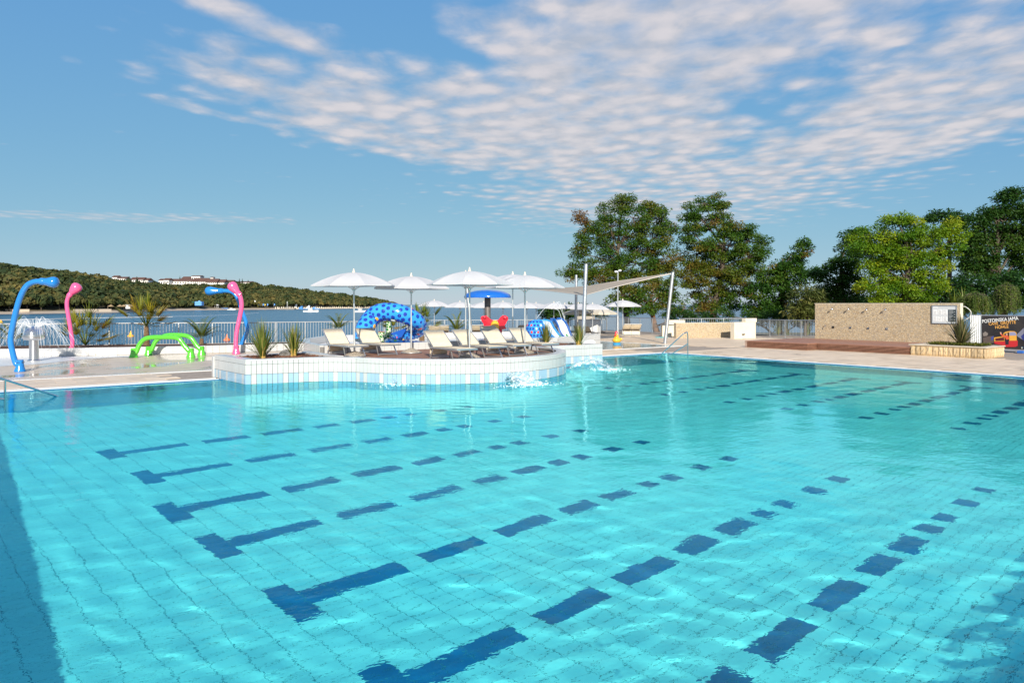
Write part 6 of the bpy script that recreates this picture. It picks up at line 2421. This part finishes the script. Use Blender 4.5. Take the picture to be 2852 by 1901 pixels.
P, RR, TT = [], [], []
r_ = np.random.default_rng(77)
tries = 0
while len(P) < 3300 and tries < 40000:
    tries += 1
    x = r_.uniform(-330, 1108)
    s_ = r_.uniform(0, 1.06) ** .9
    ts, tr = np.interp(x, HX, T_SH), np.interp(x, HX, T_RG)
    bw = np.interp(x, HX, BEACH) / max(tr - ts, 20)
    if s_ < bw * 1.25:
        continue
    if any(a < x < b and c < s_ < d for a, b, c, d in HOTEL_CLEAR):
        continue
    q = shore(x, s_)
    th_ = np.interp(x, HX, TH)
    near = np.interp(x, [0, 330, 480, 1100], [1, .85, .55, .35])
    r0 = r_.uniform(2.0, 4.8) + 2.2 * near * (1 - s_) * r_.random()
    P.append((q.x, q.y, q.z + th_ * r_.uniform(.35, .62) - .5))
    RR.append(r0)
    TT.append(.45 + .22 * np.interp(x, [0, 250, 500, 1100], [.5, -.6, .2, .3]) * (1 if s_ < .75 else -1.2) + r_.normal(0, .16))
for _ in range(130):      # trees standing close in front of the hotels
    x = r_.choice([r_.uniform(305, 415), r_.uniform(440, 640), r_.uniform(640, 715)])
    t = 775 if x < 415 else 835
    q = pt(x, 0, t)
    zc = pt(x, r_.uniform(792, 806) if x < 415 or x > 655 else r_.uniform(799, 812), t).z
    P.append((q.x, q.y, zc))
    RR.append(r_.uniform(2.4, 4.6))
    TT.append(.38 + r_.normal(0, .15))
P, RR, TT = np.array(P), np.array(RR), np.array(TT)
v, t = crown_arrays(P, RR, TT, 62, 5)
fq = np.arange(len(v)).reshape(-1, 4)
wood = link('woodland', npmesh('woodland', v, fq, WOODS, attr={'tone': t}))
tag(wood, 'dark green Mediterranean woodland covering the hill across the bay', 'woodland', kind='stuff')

# single trees along the far beach
ft = None
fsx = [(-20, .06), (25, .055), (75, .06), (115, .055), (165, .06), (215, .055), (262, .06), (300, .05), (345, .06), (385, .065), (425, .12), (455, .12), (505, .10), (535, .12), (560, .1), (600, .1), (660, .1), (700, .09), (745, .09)]
for i, (x, s_) in enumerate(fsx):
    q = shore(x, s_)
    rr = rnd.uniform(4.2, 6.2) * (1.0 if x < 420 else .95)
    lab = 'single dark tree with a bare trunk at the edge of the far beach'
    if i in (0, 1, 2):
        th = thing('beach_tree', lab, 'tree', (q.x, q.y, q.z - .3), 0, 'trees along the far beach')
        MB().tube([(0, 0, 0), (.1, 0, 2.2), (0, .1, 4.5)], [.28, .22, .14], 7).build('trunk', BARK, th)
        MB().tube([(.1, 0, 2.0), (1.2, .4, 4.2)], [.14, .07], 6).build('limb', BARK, th)
        MB().tube([(.1, 0, 2.0), (-1.0, -.5, 4.2)], [.14, .07], 6).build('limb', BARK, th)
        sub = np.array([(0, 0, 5.2), (2.6, .6, 4.4), (-2.5, -.4, 4.5), (.6, 2.2, 4.3), (-.4, -2.2, 4.4), (1.2, -1.0, 6.4), (-1.2, .9, 6.2)])
        vv, tt = crown_arrays(sub, np.array([2.6, 2.0, 2.0, 2.0, 2.0, 1.7, 1.7]), np.array([.3, .45, .4, .35, .45, .5, .42]) + .1 * i, 150, 80 + i)
        link('crown', npmesh('crown', vv, np.arange(len(vv)).reshape(-1, 4), WOODS, attr={'tone': tt}), th)
        ft = (ft or []) + [th]
    else:
        copy_tree(ft[i % 3], (q.x, q.y, q.z - .3), rnd.uniform(0, 6), lab, 'trees along the far beach', scale=rr / 5.0)
# cypresses round the hotel
cyp = None
for x, y0, y1, t in ((360, 765, 795, 810), (381, 769, 793, 812), (334, 768, 790, 815), (501, 768, 786, 905), (630, 774, 792, 900), (667, 775, 792, 905), (675, 775, 792, 905), (691, 778, 793, 908)):
    a, b = pt(x, y1, t), pt(x, y0, t)
    h = b.z - a.z + 3
    if cyp is None:
        cyp = thing('cypress', 'slim dark cypress beside the white hotel on the hill', 'cypress', (a.x, a.y, a.z - 3), 0, 'cypresses round the hotel')
        MB().tube([(0, 0, 0), (0, 0, 1.5)], .15, 6).build('trunk', BARK, cyp)
        sub = np.array([(0, 0, z) for z in np.linspace(.12, .9, 7)])
        vv, tt = crown_arrays(sub, np.array([.10, .12, .12, .11, .09, .07, .045]), np.full(7, .12), 70, 99)
        vv[:, 2] *= 1.0
        link('crown', npmesh('crown', vv * np.array([12, 12, 14]), np.arange(len(vv)).reshape(-1, 4), WOODS, attr={'tone': tt}), cyp)
    else:
        copy_tree(cyp, (a.x, a.y, a.z - 3), rnd.uniform(0, 6), None, None, scale=h / 13.5)

# ------------------------------------------------------------------ hotel and houses on the hill
HW = mat('white_hotel_render', (.78, .75, .70), .8, var=.05, scale=.2)
HR = mat('brown_roof_tile', (.12, .06, .042), .85, var=.25, scale=.5)
HG = mat('dark_window', (.025, .03, .04), .2)


def block(parent, x0, x1, ytop, ybot, t, depth, rows, cols, roof=4.0, arch=False, rot=0.0, gable=True):
    """white block seen from photo column x0 to x1, front face at distance t"""
    a, b = pt(x0, ybot, t), pt(x1, ybot, t + rot)
    b.z = a.z
    top = pt(x0, ytop, t).z
    d = (b - a)
    L = d.length
    ex = d.normalized()
    ny = V(-ex.y, ex.x, 0)
    if ny.dot(FWD) < 0:
        ny = -ny
    c = (a + b) / 2 + ny * depth / 2
    rz = math.atan2(ex.y, ex.x)
    MB().box((c.x, c.y, (a.z + top) / 2 - 2), (L, depth, top - a.z + 4), rz).build('wall', HW, parent)
    if gable:
        rf = MB()
        e = .7
        p = [a - ex * e - ny * e, b + ex * e - ny * e, b + ex * e + ny * (depth + e), a - ex * e + ny * (depth + e)]
        r0, r1 = (p[0] + p[3]) / 2 + ex * .2, (p[1] + p[2]) / 2 - ex * .2
        P8 = [V(q.x, q.y, top + .05) for q in p] + [V(r0.x, r0.y, top + roof), V(r1.x, r1.y, top + roof)]
        rf.add(P8, [(0, 1, 5, 4), (2, 3, 4, 5), (1, 2, 5), (3, 0, 4), (3, 2, 1, 0)])
        o = rf.build('roof', HR, parent)
    hgt = top - a.z
    wm = MB().box((0, 0, 0), (L / cols * .5, .5, hgt / rows * .5)).mesh('window', HG)
    for r in range(rows):
        for k in range(cols):
            q = a + ex * (L * (k + .5) / cols) - ny * .1
            link('window', wm, parent, (q.x, q.y, a.z + hgt * (r + .45) / rows), rz)


ho = thing('hotel', 'long white hotel with brown tiled roofs and dark balcony windows on the wooded hill', 'hotel')
block(ho, 470, 536, 783, 796, 880, 16, 2, 9, 3.2)
block(ho, 520, 537, 783, 797, 872, 10, 3, 2, 2.6)
block(ho, 536, 574, 784, 797, 868, 16, 3, 7, 4.6)
block(ho, 574, 603, 786, 799, 866, 16, 3, 5, 4.6)
block(ho, 603, 624, 786, 798, 870, 14, 3, 4, 3.6)
block(ho, 505, 528, 777, 790, 900, 14, 2, 5, 3.4)
block(ho, 533, 557, 769, 782, 895, 12, 1, 4, 1.2)
block(ho, 586, 594, 773, 785, 890, 5, 1, 1, 1.0)
block(ho, 515, 540, 799, 806, 855, 10, 1, 6, 1.6)
h2 = thing('hotel', 'smaller white hotel wing standing apart with four rows of windows', 'hotel')
block(h2, 665, 698, 786, 802, 905, 16, 3, 7, 1.6)
block(h2, 698, 707, 788, 802, 903, 12, 3, 2, 1.6)
block(h2, 672, 690, 803, 806, 895, 8, 1, 4, 2.0)
h3 = thing('villa', 'white villa with stepped gables and brown roofs among cypresses', 'house')
block(h3, 312, 326, 772, 782, 815, 10, 1, 3, 2.2)
block(h3, 328, 350, 775, 786, 805, 10, 2, 4, 2.0)
block(h3, 363, 398, 779, 790, 815, 12, 2, 6, 3.0)
block(h3, 398, 412, 780, 788, 818, 12, 1, 3, 2.6)
h4 = thing('villa', 'low white villa at the end of the long hotel', 'house')
block(h4, 442, 458, 781, 792, 880, 12, 1, 3, 2.4)
block(h4, 455, 470, 780, 800, 870, 12, 2, 3, 2.6)
block(h4, 626, 648, 786, 795, 885, 12, 1, 5, 3.0)
h5 = thing('terrace_building', 'pale terraces stepping down below the hotel', 'building')
for i, (x0, x1, y0, y1, t) in enumerate(((420, 450, 808, 812, 760), (440, 472, 814, 818, 740), (452, 468, 819, 824, 720))):
    block(h5, x0, x1, y0, y1, t, 6, 1, 4, .5, gable=False)
h6 = thing('beach_hall', 'blue and white round gabled beach hall by the pier', 'building')
a = pt(555, 848, 660)
MB().box((a.x, a.y, a.z + 1.0), (6, 5, 3.6), -YAW).build('wall', mat('hall_blue', (.10, .30, .65), .6), h6)
MB().add([pt(546, 843, 658), pt(563, 843, 658), pt(555, 836, 658), pt(546, 843, 664), pt(563, 843, 664), pt(555, 836, 664)], [(0, 1, 2), (5, 4, 3), (0, 2, 5, 3), (1, 4, 5, 2)]).build('roof', mat('hall_blue_roof', (.13, .36, .72), .6), h6)
MB().box((pt(530, 845, 662).x, pt(530, 845, 662).y, pt(530, 845, 662).z), (9, 5, 3.2), -YAW).build('annex', mat('hall_green', (.02, .16, .12), .7), h6)

# ------------------------------------------------------------------ boats, pier and beach things across the bay
BW = mat('boat_white', (.82, .82, .80), .35)
BB = mat('boat_blue', (.05, .22, .55), .4)
BR = mat('boat_red', (.55, .05, .04), .4)
BD = mat('boat_dark', (.04, .05, .07), .4)


def boat(label, x, y, L, hm=BW, cabin=True, mast=False, flip=1, tarp=None, group=None):
    t = (CAMH - SEA) * FPX / (y - HYP)
    p = pt(x, HYP, t)
    th = thing('boat', label, 'boat', (p.x, p.y, SEA), -YAW + (0 if flip > 0 else pi) + rnd.uniform(-.25, .25), group)
    secs = [(-.5, .13, .10), (-.35, .155, .10), (0, .17, .105), (.25, .14, .115), (.42, .07, .13), (.5, .005, .14)]
    vs, fs = [], []
    for sx, w, h in secs:
        vs += [(sx * L, -w * L, h * L), (sx * L, -w * L * .7, -.03 * L), (sx * L, w * L * .7, -.03 * L), (sx * L, w * L, h * L)]
    for i in range(len(secs) - 1):
        for k in range(3):
            fs.append((4 * i + k, 4 * i + 4 + k, 4 * i + 5 + k, 4 * i + 1 + k))
        fs.append((4 * i + 3, 4 * i + 7, 4 * i + 4, 4 * i))
    fs.append((0, 1, 2, 3))
    MB().add(vs, fs).build('hull', hm, th)
    if cabin:
        MB().box((-.02 * L, 0, .165 * L), (.28 * L, .2 * L, .13 * L), bev=.02 * L).build('cabin', BW, th)
        MB().box((-.02 * L, 0, .175 * L), (.285 * L, .205 * L, .05 * L)).build('window_band', BD, th)
        MB().box((-.04 * L, 0, .24 * L), (.34 * L, .22 * L, .012 * L)).build('canopy', BW, th)
    if tarp:
        MB().ellipsoid((0, 0, .10 * L), (.36 * L, .14 * L, .10 * L), 12, 6).build('tarpaulin', tarp, th, smooth='all')
    if mast:
        MB().tube([(0, 0, .1 * L), (0, 0, mast * L)], .012 * L, 6).build('mast', BW, th)
    return th


boat('white motor cruiser with cabin moored alone in the bay', 866, 868.5, 10.0)
boat('white motor boat with a low canopy partly behind the parasol pole', 1004, 869, 9.0, flip=1)
boat('small white motor boat beside the red pedal boat', 645, 863.0, 8.0, cabin=True)
boat('small open white boat near the covered pier', 575, 862.0, 6.0, cabin=False, mast=1.0)
boat('blue covered boat next to the pier', 598, 861.5, 7.0, hm=BW, cabin=False, tarp=BB)
boat('dark covered boat beached by the yellow pedal boat', 533, 861.5, 7.5, hm=BD, cabin=False, tarp=BD)
boat('yellow pedal boat near the blue hall', 553, 860.8, 5.0, hm=mat('boat_yellow', (.65, .36, .04), .5), cabin=False)
boat('red pedal boat moored beyond the pink spray head', 674, 861.0, 5.5, hm=BR, cabin=False)
boat('white open boat between the pier and the flags', 715, 860.0, 7.5, cabin=False)
boat('white boat with blue trim by the inflatable park', 880, 860.8, 7.0, hm=BW, cabin=True)

pier = thing('pier', 'low grey stone pier with a small pavilion and blue pedal boats', 'pier')
a, b = pt(575, 859, 690), pt(632, 859, 700)
MB().box(((a.x + b.x) / 2, (a.y + b.y) / 2, SEA + .3), ((b - a).length, 4, 1.1), math.atan2(b.y - a.y, b.x - a.x)).build('deck', mat('pier_stone', (.30, .28, .25), .9), pier)
c = pt(603, 850, 692)
MB().lathe([(2.7, 0), (1.2, .9), (.2, 1.6)], (c.x, c.y, c.z), 10).build('pavilion_roof', BW, pier)
for k in range(4):
    MB().tube([(c.x + 1.6 * cos(k * 1.57), c.y + 1.6 * sin(k * 1.57), SEA + .8), (c.x + 1.6 * cos(k * 1.57), c.y + 1.6 * sin(k * 1.57), c.z + .1)], .12, 6).build('pavilion_post', BW, pier)
for k in range(9):
    q = a.lerp(b, k / 8)
    MB().box((q.x, q.y, SEA + 1.3), (2.4, 2.0, .9), k * .7, bev=.3).build('pedal_boat', BB, pier)
jet = thing('jetty', 'grey concrete jetty with a thin mast beyond the flags', 'jetty')
a, b = pt(780, 860.5, 735), pt(822, 861.5, 735)
MB().box(((a.x + b.x) / 2, (a.y + b.y) / 2, SEA + .6), ((b - a).length, 5, 1.6), -YAW).build('deck', mat('pier_stone2', (.22, .2, .18), .9), jet)
c = pt(800, 856, 735)
MB().tube([(c.x, c.y, SEA + 1), (c.x, c.y, pt(800, 839, 735).z)], .15, 6).build('mast', BW, jet)
MB().box((c.x, c.y, pt(800, 842, 735).z), (1.4, .2, .2), -YAW).build('crosstree', BW, jet)
inf = thing('inflatable_park', 'white and blue inflatable water slide park floating off the beach', 'inflatable')
c = pt(838, 861, 800)
for k, (dx, h, w) in enumerate(((-6, 5.5, 3), (0, 3.5, 5), (8, 4.2, 4), (14, 2.6, 6))):
    q = c + RIGHT * dx
    MB().add([q - RIGHT * w + V(0, 0, -.5), q + RIGHT * w * .3 + V(0, 0, -.5), q + RIGHT * w * .3 + V(0, 0, h), q + RIGHT * w * .1 + V(0, 0, h), q - RIGHT * w + FWD * 3 + V(0, 0, -.5), q + RIGHT * w * .3 + FWD * 3 + V(0, 0, -.5), q + RIGHT * w * .3 + FWD * 3 + V(0, 0, h), q + RIGHT * w * .1 + FWD * 3 + V(0, 0, h)],
             [(0, 1, 2, 3), (7, 6, 5, 4), (0, 3, 7, 4), (3, 2, 6, 7), (2, 1, 5, 6)]).build('slide', BW if k % 2 == 0 else BB, inf)
    MB().box((q.x, q.y, SEA + .3), (w * 2.2, 4, .8), -YAW, bev=.2).build('raft', BB, inf)
flg = None
for x, y0, y1, col in ((709, 836, 853, BW), (719, 844, 853, BB), (732, 845, 853, BB), (737, 846, 853, mat('flag_yellow', (.6, .45, .05), .7)), (744, 845, 853, BB), (763, 845, 853, BB)):
    t = 745
    th = thing('beach_flag', 'feather flag standing on the far beach near the jetty', 'flag', tuple(pt(x, y1, t)), -YAW, 'feather flags on the far beach')
    h = pt(x, y0, t).z - pt(x, y1, t).z
    MB().tube([(0, 0, 0), (0, 0, h)], .06, 5).build('pole', BW, th)
    MB().slab([(.05, 0, h * .3), (1.1, 0, h * .42), (1.2, 0, h * .8), (.5, 0, h * .98), (.05, 0, h)], (0, 1, 0), .04).build('flag_cloth', col, th)
base_l = None
for k in range(62):
    x = 770 + k * 5.3
    q = shore(min(x, 1085), .035 if x < 1000 else .05)
    if base_l is None:
        mb = MB().add([(-.35, -.9, .3), (.35, -.9, .3), (.35, .3, .35), (-.35, .3, .35), (.35, .9, 1.6), (-.35, .9, 1.6), (-.35, -.9, 0), (.35, -.9, 0), (.35, .9, 0), (-.35, .9, 0)],
                      [(0, 1, 2, 3), (3, 2, 4, 5), (6, 7, 1, 0), (7, 8, 4, 2, 1), (9, 6, 0, 3, 5), (8, 9, 5, 4), (9, 8, 7, 6)])
        base_l = mb.mesh('beach_lounger', mat('beach_cream', (.74, .66, .52), .7))
    o = link('beach_lounger', base_l, None, (q.x, q.y, q.z), YAW + rnd.uniform(-.4, .4))
    o.scale = (1.25, 1.25, 1.4)
    tag(o, 'tiny cream beach lounger in the long line on the far beach', 'lounger', 'line of loungers on the far beach')
for i, (x, y, lab) in enumerate(((309, 850, 'thatched beach parasol beside the white kiosk'), (334, 850, 'thatched beach parasol by a larger one near the kiosk'), (345, 850, 'wider thatched beach parasol at the kiosk'), (364, 850, 'thatched beach parasol at the end of the kiosk row'))):
    t = 415
    p = pt(x, 852, t)
    th = thing('thatched_parasol', lab, 'parasol', (p.x, p.y, p.z - 2.2))
    MB().tube([(0, 0, 0), (0, 0, 2.9)], .07, 6).build('pole', BARK, th)
    MB().lathe([(1.8, 1.9), (1.0, 2.5), (.1, 3.1)], seg=12).build('thatch', mat('thatch', (.30, .21, .11), .95, var=.3), th)
ki = thing('kiosk', 'small white kiosk cart on the far beach', 'kiosk', tuple(pt(356, 860, 425)))
MB().box((0, 0, 1.1), (2.2, 1.6, 2.0), bev=.05).build('body', BW, ki)
MB().box((0, 0, 2.4), (2.8, 2.2, .15)).build('roof', BW, ki)
bw_ = thing('beach_wall', 'low pale wall above the far beach', 'wall')
for x0, x1, t in ((15, 82, 398), (205, 235, 405), (237, 271, 412), (273, 310, 418)):
    a, b = pt(x0, 861, t), pt(x1, 861, t + 5)
    MB().box(((a.x + b.x) / 2, (a.y + b.y) / 2, SEA + 1.7), ((b - a).length, .6, 1.6), math.atan2(b.y - a.y, b.x - a.x)).build('wall_block', mat('pale_rubble', (.48, .40, .31), .9, var=.2), bw_)
# buoys
for x, y, lab, col in ((364, 937, 'yellow mooring buoy beyond the sea railing', (.75, .38, .02)), (632, 948, 'orange buoy close under the sea railing', (.6, .15, .04)), (3, 898, 'yellow buoy near the swimming line', (.75, .38, .02))):
    p = gp(x, y, SEA)
    th = thing('buoy', lab, 'buoy', tuple(p))
    s_ = .5
    MB().ellipsoid((0, 0, .05), (s_, s_, s_ * .6), 14, 8).build('float', mat('buoy', col, .5), th, smooth='all')
    MB().lathe([(s_ * .5, .2), (s_ * .25, .65), (.05, .9)], seg=12).build('cone', mat('buoy_top', col, .5), th)
# wake and swim line
wk = MB()
pts = [gp(x, y, SEA + .02) for x, y in ((480, 881), (560, 879.5), (640, 876), (720, 871))]
wk.tube(bez(pts, 10), .35, 5, flat=.15)
tag(wk.build('boat_wake', mat('foam_line', (.75, .8, .82), .6)), 'thin pale foam wake crossing the bay', 'wake', kind='stuff')
sw_ = MB()
pts = [gp(x, y, SEA + .05) for x, y in ((-60, 892), (100, 889), (230, 886), (380, 883.5), (480, 882))]
sw_.tube(bez(pts, 10), .16, 5)
tag(sw_.build('swimming_line', mat('rope_white', (.6, .6, .58), .6)), 'pale floating rope marking the swimming area in the bay', 'rope')
